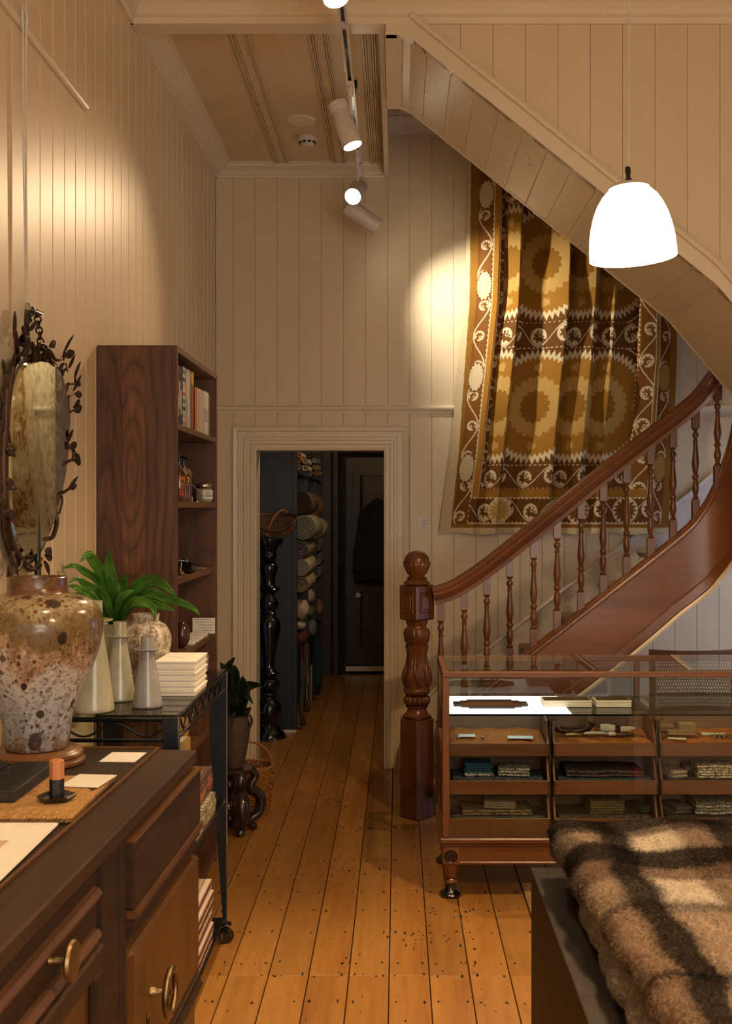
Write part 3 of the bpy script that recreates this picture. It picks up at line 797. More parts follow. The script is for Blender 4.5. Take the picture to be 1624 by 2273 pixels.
# treads and risers
for n_ in range(1, 8):
    xn = .769+.25*(n_-4); z = .2*n_
    m = MB(); m.box(xn+.02, xn+.29, YS+.02, YB-.022, z-.032, z, .002); m.tube([(xn+.018, YS+.02, z-.016), (xn+.018, YB-.022, z-.016)], .016, 10)
    obj('tread', m, 'carpet', st)
    m = MB(); m.box(xn+.03, xn+.045, YS+.02, YB-.022, max(.001, z-.2), z-.03); obj('riser', m, 'skirt', st)
m = MB()
ln = [(x_, .893+.775*(x_-.746)) for x_ in (.02, .5, 1.0, 1.5, 2.0, 2.4)]
m.prism([(a, max(.12, b_)) for a, b_ in ln]+[(a, max(.002, b_-.34)) for a, b_ in ln[::-1]], 'y', YB-.020, YB-.001); ws = obj('wall_string', m, 'skirt', st, label='pale painted skirting up the stair wall')
m = MB(); m.tube([(a, YB-.022, b_) for a, b_ in ln], .012, 8); obj('skirting_bead', m, 'skirt', ws)
# ================================================================== lamps
def pendant(name, x, y, zb, label, zc=ZC, group=None, on=True, tilt=(0, 0)):
    t = thing(name, label, 'pendant lamp', (x, y, zb), group)
    S_ = .150
    pr = [(.150, 0), (.149, .03), (.146, .07), (.139, .11), (.128, .15), (.113, .185), (.094, .215), (.074, .235), (.058, .246)]
    inner = [(r-.004, z) for r, z in pr[::-1]]
    m = MB(); m.lathe(pr+inner, 48, (0, 0, 0)); 
    T = Matrix.Translation((x, y, zb+.25)) @ Euler((tilt[0], tilt[1], 0)).to_matrix().to_4x4() @ Matrix.Translation((0, 0, -.25))
    # open shell: the end caps the lathe adds are not wanted
    m.f = [q for q in m.f if len(q) < 20]; m.xf(T)
    sh = obj('shade', m, 'opal', t, smooth=70)
    m = MB(); m.lathe([(.0, .262), (.02, .262), (.05, .258), (.066, .250), (.070, .243), (.060, .242), (0, .243)], 32); m.xf(T); obj('cap', m, 'white_plastic', t, smooth=40)
    m = MB(); m.lathe([(.012, .262), (.012, .275), (.008, .278), (.008, .295), (.010, .296), (.010, .312), (.005, .318)], 14); m.xf(T); obj('lamp_holder', m, 'black_plastic', t, smooth=40)
    m = MB(); m.tube([(x, y, zb+.31), (x, y, zc)], .0026, 8); obj('cord', m, 'white_cord', t)
    m = MB(); m.lathe([(0, zc-.03), (.03, zc-.03), (.05, zc-.012), (.052, zc)], 24, (x, y, 0)); obj('ceiling_rose', m, 'white_plastic', t, smooth=40)
    d = bpy.data.lights.new('pendant_bulb', 'POINT'); d.energy = PEND_W; d.color = WARM2; d.shadow_soft_size = .04
    o = bpy.data.objects.new('pendant_bulb', d); COL.objects.link(o); o.location = (x, y, zb+.07)
    return t
pendant('pendant_lamp', X_(1395, 3.9), 3.9, 2.525, 'opal glass dome pendant lamp glowing above the display cabinet', tilt=(.0, -.06))
pendant('pendant_lamp', .80, 1.3, 2.525, 'opal glass pendant lamp nearer the shop window', tilt=(0, 0))  # this one and the next are unseen, added as warm fill
pendant('pendant_lamp', .80, -1.0, 2.525, 'opal glass pendant lamp closest to the shop window', tilt=(0, 0))  # added fill lamp behind the camera

# track with spotlights
TX, TZ = -.226, 3.70
t = thing('lighting_track', 'white ceiling lighting track running towards the doorway wall', 'lighting track', (TX, 4.0, TZ))
m = MB(); m.prism([(TX-.018, TZ+.016), (TX-.018, TZ-.016), (TX-.008, TZ-.016), (TX-.008, TZ+.004), (TX+.008, TZ+.004), (TX+.008, TZ-.016), (TX+.018, TZ-.016), (TX+.018, TZ+.016)], 'y', 1.5, 6.85); obj('track_channel', m, 'white_plastic', t)
m = MB(); m.box(TX-.008, TX+.008, 1.5, 6.84, TZ-.004, TZ+.004); obj('track_slot', m, 'black_plastic', t)
for yj in (3.2, 4.74, 6.0):
    m = MB(); m.box(TX-.020, TX+.020, yj-.03, yj+.03, TZ-.014, TZ+.018, .002); obj('track_joint', m, 'white_plastic', t)
for yw, zt in ((3.2, ZC), (5.75, ZCB)):
    m = MB(); m.tube([(TX+.012, yw, TZ+.016), (TX+.012, yw, zt-.03)], .0015, 6); wi = obj('suspension_wire', m, 'black_metal', t)
    m = MB(); m.lathe([(.006, zt-.04), (.008, zt-.036), (.008, zt)], 12, (TX+.012, yw, 0)); obj('ceiling_grip', m, 'black_metal', wi, smooth=40)
def track_spot(Y, drop, d, power, deg, label, target, name, blend=.6, L=.225, size=.03, col=WARM):
    d = Vector(d).normalized()
    t = thing('track_spotlight', label, 'spotlight', (TX, Y, TZ), 'spotlights on the lighting track')
    m = MB(); m.box(TX-.014, TX+.014, Y-.045, Y+.045, TZ-.034, TZ-.014, .003); m.lathe([(.013, -.075), (.015, -.070), (.015, -.05), (.012, -.034)], 16, (TX, Y, TZ)); obj('track_adaptor', m, 'white_plastic', t, smooth=40)
    p = Vector((TX, Y, TZ-drop))
    m = MB(); m.tube([(TX, Y, TZ-.07), (TX, Y, TZ-drop+.02), p], .008, 10); m.ell(p, .014, .014, .014, 12, 8); obj('stem', m, 'white_plastic', t, smooth=50)
    r = .049; mt = look(d); c = p+d*-.02+(Vector((0, 0, -1))-d*d.dot(Vector((0, 0, -1)))).normalized()*r*.9
    m = MB(); m.lathe([(0, -.05), (r-.004, -.05), (r, -.046), (r, -.008), (r-.002, -.006), (r-.002, -.003), (r, 0), (r, L-.05), (r-.004, L-.05), (r-.006, L-.062), (0, L-.062)], 32, c, mt); h = obj('lamp_head', m, 'white_plastic', t, smooth=40)
    m = MB(); m.lathe([(0, L-.061), (r-.007, L-.061), (r-.007, L-.0595), (0, L-.059)], 24, c, mt); obj('lens', m, 'lens', h)
    tip = c+d*(L-.045)
    spot(name, tip, tip+d*2 if target is None else target, power, deg, blend, size=size, col=col)
track_spot(5.38, .15, (.36, -.10, -1), SPOT_W['cabinet'], 46, 'white cylinder spotlight on the track, the one angled down over the cabinet', (.85, 4.95, .5), 'cabinet_spot', blend=.9)
track_spot(6.40, .18, (-.34, -1.5, -.95), SPOT_W['left_wall'], 72, 'white cylinder spotlight whose bright lens faces the camera', (-1.10, 2.8, 1.05), 'left_wall_spot', blend=1.0)
track_spot(6.66, .25, (.80, .30, -.50), SPOT_W['textile'], 84, 'white cylinder spotlight turned away towards the embroidered hanging', (1.02, 7.2, 2.55), 'textile_spot', blend=.95, col=NEUTRAL)
track_spot(3.95, .10, (.25, -.35, -1), SPOT_W['floor'], 46, 'white cylinder spotlight at the very top edge, lighting the floor', (-.05, 3.6, 0), 'floor_spot', blend=.9)
track_spot(2.2, .10, (-.35, .25, -1), SPOT_W['desk'], 60, 'white cylinder spotlight over the dark sideboard', (-.85, 2.75, .98), 'desk_spot')  # extra lamp out of view, added to light the sideboard

# smoke detector and round plate on the rear ceiling
t = thing('smoke_detector', 'white smoke detector on the rear ceiling', 'smoke detector', (-.53, 6.63, ZCB-.05))
m = MB(); m.lathe([(0, ZCB), (.058, ZCB), (.058, ZCB-.012), (.050, ZCB-.02), (.048, ZCB-.034), (.040, ZCB-.046), (.0, ZCB-.05)], 32, (-.53, 6.63, 0)); obj('housing', m, 'white_plastic', t, smooth=35)
m = MB()
for i in range(10):
    a = 2*math.pi*i/10; m.box(-.008, .008, -.003, .003, -.006, .006); m.xf(Matrix.Translation((-.53+.047*math.cos(a), 6.63+.047*math.sin(a), ZCB-.036)) @ Matrix.Rotation(a+math.pi/2, 4, 'Z'), len(m.v)-8)
obj('vent_slots', m, 'black_plastic', t)
t = thing('ceiling_plate', 'flat round cream blanking plate on the rear ceiling', 'ceiling plate', (-.54, 6.33, ZCB-.012))
m = MB(); m.lathe([(0, ZCB), (.085, ZCB), (.084, ZCB-.006), (.076, ZCB-.012), (0, ZCB-.012)], 40, (-.54, 6.33, 0)); obj('disc', m, 'cream_trim', t, smooth=35)
m = MB(); m.lathe([(0, ZCB-.010), (.03, ZCB-.012), (.028, ZCB-.016), (0, ZCB-.017)], 30, (-.54, 6.33, 0)); obj('boss', m, 'cream_trim', t, smooth=35)
# small unseen lamp added in the hall, in place of light from the shop
t = thing('hall_lamp', 'small flush ceiling lamp high in the dark hall', 'ceiling lamp', (.1, 8.1, 2.88))
m = MB(); m.lathe([(0, 2.88), (.09, 2.88), (.11, 2.91), (.10, 2.95)], 24, (.1, 8.1, 0)); obj('shade', m, 'white_plastic', t, smooth=40)
d = bpy.data.lights.new('hall_bulb', 'POINT'); d.energy = 30; d.color = WARM; d.shadow_soft_size = .08
o = bpy.data.objects.new('hall_bulb', d); COL.objects.link(o); o.location = (.1, 8.1, 2.8)
# ================================================================== embroidered hanging
def build_hanging():
    NU, NV = 470, 760
    CRE, TAN, GOLD, BRN, DRK = [np.array(c) for c in ((.72, .58, .35), (.53, .32, .088), (.36, .165, .017), (.155, .058, .007), (.085, .032, .008))]
    U = np.linspace(0, 1, NU+1); V = np.linspace(0, 1, NV+1)
    u, v = np.meshgrid(U, V); p = 1007+u*492; y = 322+v*(1184-322)
    fx = [1007, 1040, 1062, 1081, 1087, 1095, 1127, 1133, 1150, 1187, 1237, 1243, 1256, 1299, 1312, 1320, 1345, 1353, 1400, 1407, 1445, 1455, 1480, 1499]
    fd = [.012, .030, .058, .070, .020, .035, .098, .022, .020, .030, .112, .020, .055, .098, .022, .040, .078, .025, .018, .048, .066, .022, .026, .012]
    d = np.interp(p, fx, fd)*1.25; 
    # soften across columns
    ker = np.ones(5)/5; d = np.apply_along_axis(lambda r: np.convolve(np.pad(r, 2, 'edge'), ker, 'valid'), 1, d)
    amp = np.interp(y, [322, 600, 1000, 1184], [1.05, 1.0, .85, .62])
    wob = .008*np.sin(y/63.+p/35.)+.006*np.sin(y/31.-p/21.)
    depth = np.clip(d*amp+wob*np.clip(d/.05, .2, 1), .004, None)+.024
    xl = np.interp(y, [322, 676, 902, 1000, 1184], [1040, 1029, 1007, 998, 973]); xr = np.interp(y, [322, 795, 886, 1184], [1500, 1503, 1499, 1484])
    sway = 6*np.sin((y-322)/150.)*np.sin((p-1007)/492*math.pi)
    gx = xl+(xr-xl)*u+sway
    Y = YB-.006-depth
    X = (gx-CX)*YB/F; Z = CH-(y+np.where(v > .99, 2.5*np.sin(p/17.), 0)-CY)*YB/F
    # ------- pattern
    col = np.empty(p.shape+(3,)); col[:] = BRN
    def put(mask, c): col[mask] = c
    tri = lambda t: np.abs((t % 1.0)-.5)*2
    def scroll(a, b, R=33):
        rr = np.hypot(a, b); th = np.arctan2(b, a)
        fl_ = R*.60+R*.14*np.cos(7*th)
        teardrop = (rr < R) & (rr > fl_)
        gap = (np.abs(th-.6) < .30)
        hook = (np.abs(np.hypot(a-R*.25, b+R*.2)-R*.22) < R*.07) & (th < 1.5)
        return (teardrop & ~gap) | hook
    def scroll_band(s, t, half, per):
        """s along, t across"""
        i = np.floor(s/per); a = s-(i+.5)*per; sg = np.where(i % 2 == 0, 1, -1)
        m_ = scroll(a, (t-sg*half*.10)*sg, min(half*.62, per*.36))
        vine = np.abs(t-half*.80*np.sin(s/per*math.pi)) < 1.5
        teeth = (np.abs(t) > half*(.98-.14*tri(s/11.)))
        return m_ | (vine & (np.abs(t) < half*.9)) | (teeth & (np.abs(t) < half*1.02))
    # field of medallions, one centre for each fold
    cen = np.zeros_like(p); kk = np.ones_like(p)
    for (a, b, c, k_) in ((1000, 1131, 1105, 1.35), (1131, 1241, 1187, 1.12), (1241, 1311, 1268, 1.25), (1311, 1403, 1335, 1.2), (1403, 1510, 1480, 1.2)):
        mm = (p >= a) & (p < b); cen[mm] = c; kk[mm] = k_
    dx = (p-cen)*kk
    for cy in (275, 590, 905):
        dy = y-cy; r = np.hypot(dx, dy); th = np.arctan2(dy, dx)
        near = np.abs(dy) < 157
        sa = tri(th*58/(2*math.pi)); sb = tri(th*58/(2*math.pi)+.5)
        put(near & (r < 108+7*sa), GOLD)
        put(near & (r > 103+9*sa) & (r < 127-13*sb), CRE)
        put(near & (np.abs(r-140) < 1.6) & (np.abs(dx) > 20), CRE)
        sc = np.abs(np.sin(th*11))
        put((r < 60+8*sc), TAN); put((r < 31+6*np.abs(np.sin(th*7))), GOLD*.82)
        for q in range(4):
            bx, by = 86*math.cos(q*math.pi/2), 86*math.sin(q*math.pi/2)
            put(np.hypot(dx-bx, dy-by) < 9.5+2*np.sin(th*40), TAN)
    s = dx+cen*1.6
    for cy, hf in ((432, 36), (748, 33), (1059, 30)):
        t = y-cy; band = np.abs(t) < hf-4
        put(band, BRN); put(band & scroll_band(s, t, hf-2, 62.), CRE)
    # inner borders
    for (a, b, c) in ((1081, 1092, 1084), (1404, 1450, 1427)):
        mm = (p >= a) & (p < b); put(mm, BRN*1.35); put(mm & scroll_band(y, (p-c)*1.0, 24., 70.), CRE)
    # bottom stripes and outer border
    fine = .85+.25*np.sin(p*2.1+3*np.sin(y*.15)); finev = .85+.25*np.sin(y*2.1+3*np.sin(p*.15))
    mm = (y > 1086) & (y < 1104); col[mm] = (GOLD*1.15)*fine[mm][:, None]
    mm = (y >= 1104) & (y < 1163); put(mm, BRN)
    t = y-1133
    put(mm & scroll_band(p*1.25+20, t, 29., 62.), CRE)
    for c in (1132, 1300, 1400):
        r = np.hypot((p-c)*1.15, t); th = np.arctan2(t, p-c); put(mm & (r < 29), CRE); put(mm & (r < 23+4*np.cos(th*14)), TAN if c == 1132 else BRN*1.3)
    mm = (y >= 1163) & (y < 1171); col[mm] = (GOLD*.95)*fine[mm][:, None]
    # left and right outer borders
    for side in (0, 1):
        dd = (p-1007) if side == 0 else (1499-p)*1.35
        mm = (dd >= 60) & (dd < 75) & (y < 1104); col[mm] = (GOLD*1.45)*finev[mm][:, None]
        mm = ((np.abs(dd-60) < 1.4) | (np.abs(dd-75.5) < 1.4)) & (y < 1104); put(mm, CRE)
        mm = (dd < 59) & (y < 1163); put(mm, BRN*1.3)
        t = dd-42; per = 200.; i = np.floor((y+60)/per); a = (y+60)-(i+.5)*per
        put(mm & scroll_band(y+10, t, 18., 66.), CRE)
        ov = np.hypot(t/16., a/31.); th = np.arctan2(a, t)
        put(mm & (ov < 1.08), BRN); put(mm & (ov < .96+.06*np.cos(th*22)), CRE*.86 if side == 0 else TAN*.8)
        mm = (dd < 27) & (y < 1163); col[mm] = (GOLD*.9)*finev[mm][:, None]
        hem = np.interp(y, [322, 700, 1000, 1184], [5, 12, 20, 24]) if side == 0 else 7
        put((dd < hem), CRE*.9)
    put(y >= 1171, CRE*.92)
    col *= (.92+.16*np.random.RandomState(2).rand(*p.shape))[..., None]
    # ------- mesh
    verts = np.stack([X, Y, Z], -1).reshape(-1, 3)
    base = np.array([X.mean(), YB-.03, Z.min()]); verts = verts-base
    me = bpy.data.meshes.new('embroidered_cloth')
    idx = np.arange((NU+1)*(NV+1)).reshape(NV+1, NU+1)
    q = np.stack([idx[:-1, :-1], idx[1:, :-1], idx[1:, 1:], idx[:-1, 1:]], -1).reshape(-1, 4)
    me.vertices.add(len(verts)); me.vertices.foreach_set('co', verts.ravel())
    me.loops.add(q.size); me.loops.foreach_set('vertex_index', q.ravel().astype(np.int32))
    me.polygons.add(len(q)); me.polygons.foreach_set('loop_start', np.arange(0, q.size, 4, dtype=np.int32)); me.polygons.foreach_set('loop_total', np.full(len(q), 4, dtype=np.int32))
    me.update(); me.validate(); me.shade_smooth()
    ca = me.color_attributes.new('col', 'FLOAT_COLOR', 'POINT')
    rgba = np.ones((len(verts), 4)); rgba[:, :3] = np.clip(col.reshape(-1, 3), 0, 1); ca.data.foreach_set('color', rgba.ravel())
    me.materials.append(M['embroidery'])
    t = thing('wall_hanging', 'gold and brown embroidered cloth with scalloped medallions hung behind the stairs', 'wall hanging', tuple(base))
    link('cloth', me, t)
    m = MB(); m.tube([(X_(1030, YB), YB-.035, 3.99), (X_(1510, YB), YB-.035, 3.99)], .012, 10); obj('hanging_rail', m, 'brass', t)
build_hanging()
# ================================================================== glazed display cabinet
CX0, CX1, CY0, CY1, CT = .190, 2.02, 4.79, 5.33, .963
cab = thing('display_cabinet', 'glazed oak shop display cabinet with open trays standing before the staircase', 'display cabinet', ((CX0+CX1)/2, (CY0+CY1)/2, 0))
P = .030
z0, z1 = .258, CT
for (x, y) in ((CX0, CY0), (CX0, CY1-P), (CX1-P, CY0), (CX1-P, CY1-P)):
    m = MB(); m.box(x, x+P, y, y+P, z0, z1-.0245, .003); obj('corner_post', m, 'cabinet_oak_z', cab)
for (x0, x1, y0, y1) in ((CX0, CX1, CY0, CY0+.028), (CX0, CX1, CY1-.028, CY1)):
    m = MB(); m.box(x0, x1, y0, y1, CT-.024, CT, .003); obj('top_rail', m, 'cabinet_oak', cab)
for x in (CX0, CX1-.028):
    m = MB(); m.box(x, x+.028, CY0+.028, CY1-.028, CT-.024, CT, .003); obj('top_rail', m, 'cabinet_oak', cab)
m = MB(); m.box(CX0+.02, CX1-.02, CY0+.02, CY1-.02, CT+.0005, CT+.0065, .001); obj('top_glass', m, 'pane', cab, label='clear glass top')
m = MB(); m.box(CX0+P, CX1-P, CY0+.010, CY0+.014, z0, CT-.024); obj('front_glass', m, 'pane', cab, label='clear front pane')
for x in (CX0+.010, CX1-.014):
    m = MB(); m.box(x, x+.004, CY0+P, CY1-P, .62, CT-.024); obj('side_glass', m, 'pane', cab)
m = MB(); m.box(CX0+P, CX1-P, CY1-.016, CY1-.012, .775, CT-.024); obj('back_glass', m, 'pane', cab)
m = MB(); m.box(CX0+P, CX1-P, CY1-.018, CY1-.006, z0, .772); obj('back_panel', m, 'cabinet_back', cab)
m = MB(); m.box(X_(1404, CY1), X_(1416, CY1), CY1-.04, CY1-.012, .78, CT-.024, .003); obj('back_mullion', m, 'cabinet_oak_z', cab)
# panelled left end
m = MB(); m.box(CX0+.006, CX0+.018, CY0+P, CY1-P, z0, .62); obj('end_panel', m, 'cabinet_oak_z', cab)
for (za, zb) in ((z0, z0+.05), (.58, .63)):
    m = MB(); m.box(CX0, CX0+.022, CY0+P, CY1-P, za, zb, .003); obj('end_rail', m, 'cabinet_oak', cab)
m = MB(); m.box(CX0, CX0+.022, (CY0+CY1)/2-.02, (CY0+CY1)/2+.02, z0+.05, .58, .003); obj('end_muntin', m, 'cabinet_oak_z', cab)
# base frame, apron, corner blocks and legs
m = MB(); m.box(CX0-.012, CX1+.012, CY0-.012, CY1+.012, .232, .258, .006); m.box(CX0-.004, CX1+.004, CY0-.004, CY1+.004, .218, .234, .004); obj('base_frame', m, 'cabinet_oak', cab)
m = MB(); m.box(CX0+.07, CX1-.07, CY0+.004, CY0+.026, .146, .22, .003); m.box(CX0+.07, CX1-.07, CY0, CY0+.02, .142, .156, .004); obj('apron', m, 'cabinet_oak', cab)
m = MB(); m.box(CX0+.004, CX0+.026, CY0+.07, CY1-.07, .146, .22, .003); obj('apron', m, 'cabinet_oak', cab)
m = MB(); m.box(CX0+P, CX1-P, CY0+.016, CY1-.02, .2585, .262); obj('floor_panel', m, 'cabinet_oak', cab)
for (x, y) in ((CX0, CY0), (CX0, CY1-.075), (CX1-.075, CY0), (CX1-.075, CY1-.075)):
    cx_, cy_ = x+.037, y+.037
    m = MB(); m.box(x, x+.075, y-.004 if y == CY0 else y, y+.075, .142, .219, .004)
    m.lathe([(.030, .064), (.027, .070), (.020, .078), (.026, .086), (.029, .094), (.028, .106), (.034, .135), (.034, .143)], 24, (cx_, cy_, 0))
    lg = obj('leg', m, 'cabinet_oak_z', cab, smooth=35)
    m = MB(); m.lathe([(.024, .058), (.0255, .062), (.024, .068), (.026, .074), (.022, .078)], 24, (cx_, cy_, 0)); obj('brass_collar', m, 'brass', lg, smooth=40)
    m = MB(); m.lathe([(.036, 0), (.046, .004), (.048, .012), (.040, .020), (.030, .026), (.024, .036), (.022, .058)], 28, (cx_, cy_, 0)); obj('castor_cup', m, 'ebony', lg, smooth=40)
    if y == CY0:
        m = MB(); m.lathe([(0, 0), (.006, .004), (.007, .008), (.010, .004), (.022, .004), (.026, .008), (.029, .0)], 32, (cx_, CY0-.003, .180), Matrix.Rotation(math.pi/2, 4, 'X'), flute=None)
        for i in range(10):
            a = 2*math.pi*i/10; m.ell((cx_+.016*math.cos(a), CY0-.008, .180+.016*math.sin(a)), .0045, .003, .0045, 8, 5)
        obj('rosette', m, 'chair_wood', lg, smooth=40)
# glass shelf above the trays
m = MB(); m.box(CX0+P+.002, CX1-P-.002, CY0+.030, CY1-.02, .772, .778); sg = obj('glass_shelf', m, 'shelf_glass', cab, label='green edged glass shelf')
m = MB(); m.box(CX0+P+.002, CX1-P-.002, CY0+.0285, CY0+.0305, .7715, .7785); obj('shelf_edge', m, 'glass_edge', sg)
# trays: nine open fronted drawers in three columns
SF = 520.
def tray(cx0, cx1, zb, zt, yf, col_i, row_i):
    t = obj('tray', (lambda q: q)(MB().box(cx0, cx1, yf, yf+.012, zb, zt, .0015)), 'cabinet_oak', cab)
    yb = yf+.25
    m = MB(); m.box(cx0, cx1, yf+.012, yb, zt-.026, zt-.018); obj('tray_bottom', m, 'cabinet_oak', t)
    zs = zt+.085
    for s, x in ((0, cx0), (1, cx1-.009)):
        m = MB(); m.prism([(yf+.010, zb), (yf+.010, zt-.002), (yf+.030, zt+.030), (yf+.060, zs), (yf+.10, zs+.012), (yb, zs+.012), (yb, zb)], 'x', x, x+.009); obj('tray_side', m, 'cabinet_oak_z', t)
    m = MB(); m.box(cx0+.009, cx1-.009, yb-.010, yb, zb, zs+.010); obj('tray_back', m, 'cabinet_back', t)
    m = MB()
    for i in range(6):
        zq = zb+.006+i*(zt-zb-.008)/6
        for x in (cx0-.0006, cx1-.0094): m.box(x, x+.010, yf-.0006, yf+.006, zq, zq+.004)
    obj('dovetails', m, 'chair_wood', t, kind='stuff')
    return t
def zf(py, Y): return CH-(py-CY)*Y/F
cols = []
TRAY = {}; TOBJ = {}
for ci, (a, b_) in enumerate(((993, 1219), (1228, 1458), (1466, 1694))):
    x0, x1 = X_(a, 4.86), X_(b_, 4.86)
    for ri, (pt, pb, yf) in enumerate(((1650, 1679, 4.862), (1733, 1764, 4.846), (1817, 1852, 4.83))):
        zt, zb = zf(pt, yf), zf(pb, yf)
        TOBJ[(ci, ri)] = tray(x0, x1, zb, zt, yf, ci, ri); TRAY[(ci, ri)] = (x0+.011, x1-.011, yf+.014, yf+.236, zt-.018, zt)
    if ci < 2:
        xa = x1+.002; xb_ = X_((1228, 1466)[ci], 4.86)-.002
        m = MB(); m.box(xa+.002, xb_-.002, 4.90, CY1-.03, z0+.004, .74, .001); obj('divider', m, 'chair_wood', cab)
        m = MB(); m.box(xa-.012, xb_+.012, 4.865, 4.915, .741, .771, .006); obj('divider_cap', m, 'cabinet_oak', cab)

# ------------------------------------------------------------------ things on the glass shelf
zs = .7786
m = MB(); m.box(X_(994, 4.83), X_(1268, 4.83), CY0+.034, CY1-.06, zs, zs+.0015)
obj('light_panel', m, 'led', label='thin glowing white light panel lying on the glass shelf of the cabinet', cat='light panel')  # glowing sheet added where the shelf would reflect a bright window
t = thing('stepped_tray', 'dark wooden tray with stepped corners on the glass shelf of the cabinet', 'tray', (X_(1088, 5.02), 5.02, zs+.002))
sh = [(-.16, -.03), (-.13, -.03), (-.13, -.055), (-.10, -.055), (-.10, -.08), (.10, -.08), (.10, -.055), (.13, -.055), (.13, -.03), (.16, -.03)]
poly = sh+[(a, -b_) for a, b_ in sh[::-1]]
ox, oy = X_(1088, 5.02), 5.02
m = MB(); m.prism([(ox+a*.96, oy+b_*.96) for a, b_ in poly], 'z', zs+.0022, zs+.006); obj('tray_bed', m, 'cabinet_oak', t)
m = MB(); m.tube([(ox+a, oy+b_, zs+.009) for a, b_ in poly], .0065, 6, closed=True); obj('tray_rim', m, 'chair_wood', t)
for (a, b_, yy, lab) in ((1206, 1313, 4.98, 'long cream box with a gold lid line on the glass shelf'), (1323, 1401, 4.98, 'shorter cream box beside the back mullion on the glass shelf')):
    xa, xb_ = X_(a, yy), X_(b_, yy)
    t = thing('cream_box', lab, 'box', ((xa+xb_)/2, yy+.05, zs+.0005), 'cream boxes on the cabinet shelf')
    m = MB(); m.box(xa, xb_, yy, yy+.10, zs+.0005, zs+.022, .0015); obj('box_base', m, 'box_white', t)
    m = MB(); m.box(xa-.001, xb_+.001, yy-.001, yy+.101, zs+.022, zs+.030, .001); obj('box_lid', m, 'box_white', t)
    m = MB(); m.box(xa+.004, xb_-.004, yy+.004, yy+.096, zs+.030, zs+.032); obj('gold_line', m, 'brass', t)

# ------------------------------------------------------------------ contents of the trays
rc = random.Random(11)
def folded(name, cx, cy, z, w, d, n, th, mat, label, rot=0, slump=.0, group=None, cat='cloth'):
    """folded cloth: n soft layers"""
    t = thing(name, label, cat, (cx, cy, z), group, rotz=rot)
    for i in range(n):
        m = MB(); zb = i*th*1.02; h = th*.96; ins = rc.uniform(-.003, .003)
        def f(uu, vv):
            a = -w/2+ins+(w)*uu; b_ = -d/2+rc.uniform(-.0008, .0008)+d*vv
            return (a, b_, zb+h+slump*math.sin(uu*6+i)*math.cos(vv*4)+rc.uniform(-.0006, .0006))
        nu, nv = 14, 8
        prof = []
        # rounded front and back folds: sweep a stadium along x
        st_ = [(-d/2+h/2-h/2*math.sin(q), h/2-h/2*math.cos(q)) for q in [math.pi*k_/6 for k_ in range(7)]]
        en_ = [(d/2-h/2+h/2*math.sin(q), h/2+h/2*math.cos(q)) for q in [math.pi*k_/6 for k_ in range(7)]]
        ring = st_[::-1][::-1]+en_
        fr = []
        for k_ in range(nu+1):
            xx = -w/2+ins+w*k_/nu
            fr.append(((xx, rc.uniform(-.0015, .0015), zb+slump*(1+math.sin(k_*.7+i))), (0, 1, 0), (0, 0, 1)))
        m.sweep(ring, fr)
        obj('fold', m, mat if isinstance(mat, str) else mat[i % len(mat)], t, smooth=50, local=True)
    return t
def lay_card(name, x0, x1, y0, y1, z, label, mat='paper', tilt=0, group='small cards'):
    m = MB(); m.box(x0, x1, y0, y1, z, z+.0012); 
    if tilt: m.xf(Matrix.Translation(((x0+x1)/2, (y0+y1)/2, z)) @ Matrix.Rotation(tilt, 4, 'Z') @ Matrix.Translation((-(x0+x1)/2, -(y0+y1)/2, -z)))
    return obj(name, m, mat, label=label, cat='card', group=group)
def lining(ci, ri, mat, name, label, cat='lining'):
    x0, x1, y0, y1, zb, zt = TRAY[(ci, ri)]
    m = MB()
    def f(uu, vv):
        e = min(uu, 1-uu, vv, 1-vv)
        return (x0+.002+(x1-x0-.004)*uu, y0+.002+(y1-y0-.004)*vv, zb+.016+.004*math.sin(uu*19+vv*3)*math.sin(vv*11)+vv*.026-(.006 if e < .03 else 0))
    m.grid(f, 40, 24); n0 = len(m.v)
    o = obj(name, m, mat, TOBJ[(ci, ri)], label=label, smooth=80)
    sd = o.modifiers.new('thickness', 'SOLIDIFY'); sd.thickness = .012; sd.offset = -1
    return zb+.024
for ci, nm in ((0, 'orange velvet lining of the left top tray'), (1, 'orange velvet lining of the middle top tray'), (2, 'orange velvet lining of the right top tray')):
    zl = lining(ci, 0, 'velvet', 'velvet_lining', nm)
    if ci == 0: ZL = zl
yq = 4.94
lay_card('price_card', X_(1018, yq), X_(1055, yq), 4.93, 4.985, ZL+.008, 'small cream card at the left of the left top tray')
lay_card('price_card', X_(1126, yq), X_(1182, yq), 4.90, 4.96, ZL+.006, 'larger cream card at the right of the left top tray', tilt=-.08)
for i, (px, lab) in enumerate(((1016, 'tiny grey stone beside the small card in the left top tray'), (1070, 'tiny grey stone in the middle of the left top tray'))):
    m = MB(); m.ell((X_(px, yq), 4.915, ZL+.008), .009, .007, .006, 10, 6); obj('grey_stone', m, 'pewter', label=lab, cat='stone', group='stones in the tray', smooth=60)
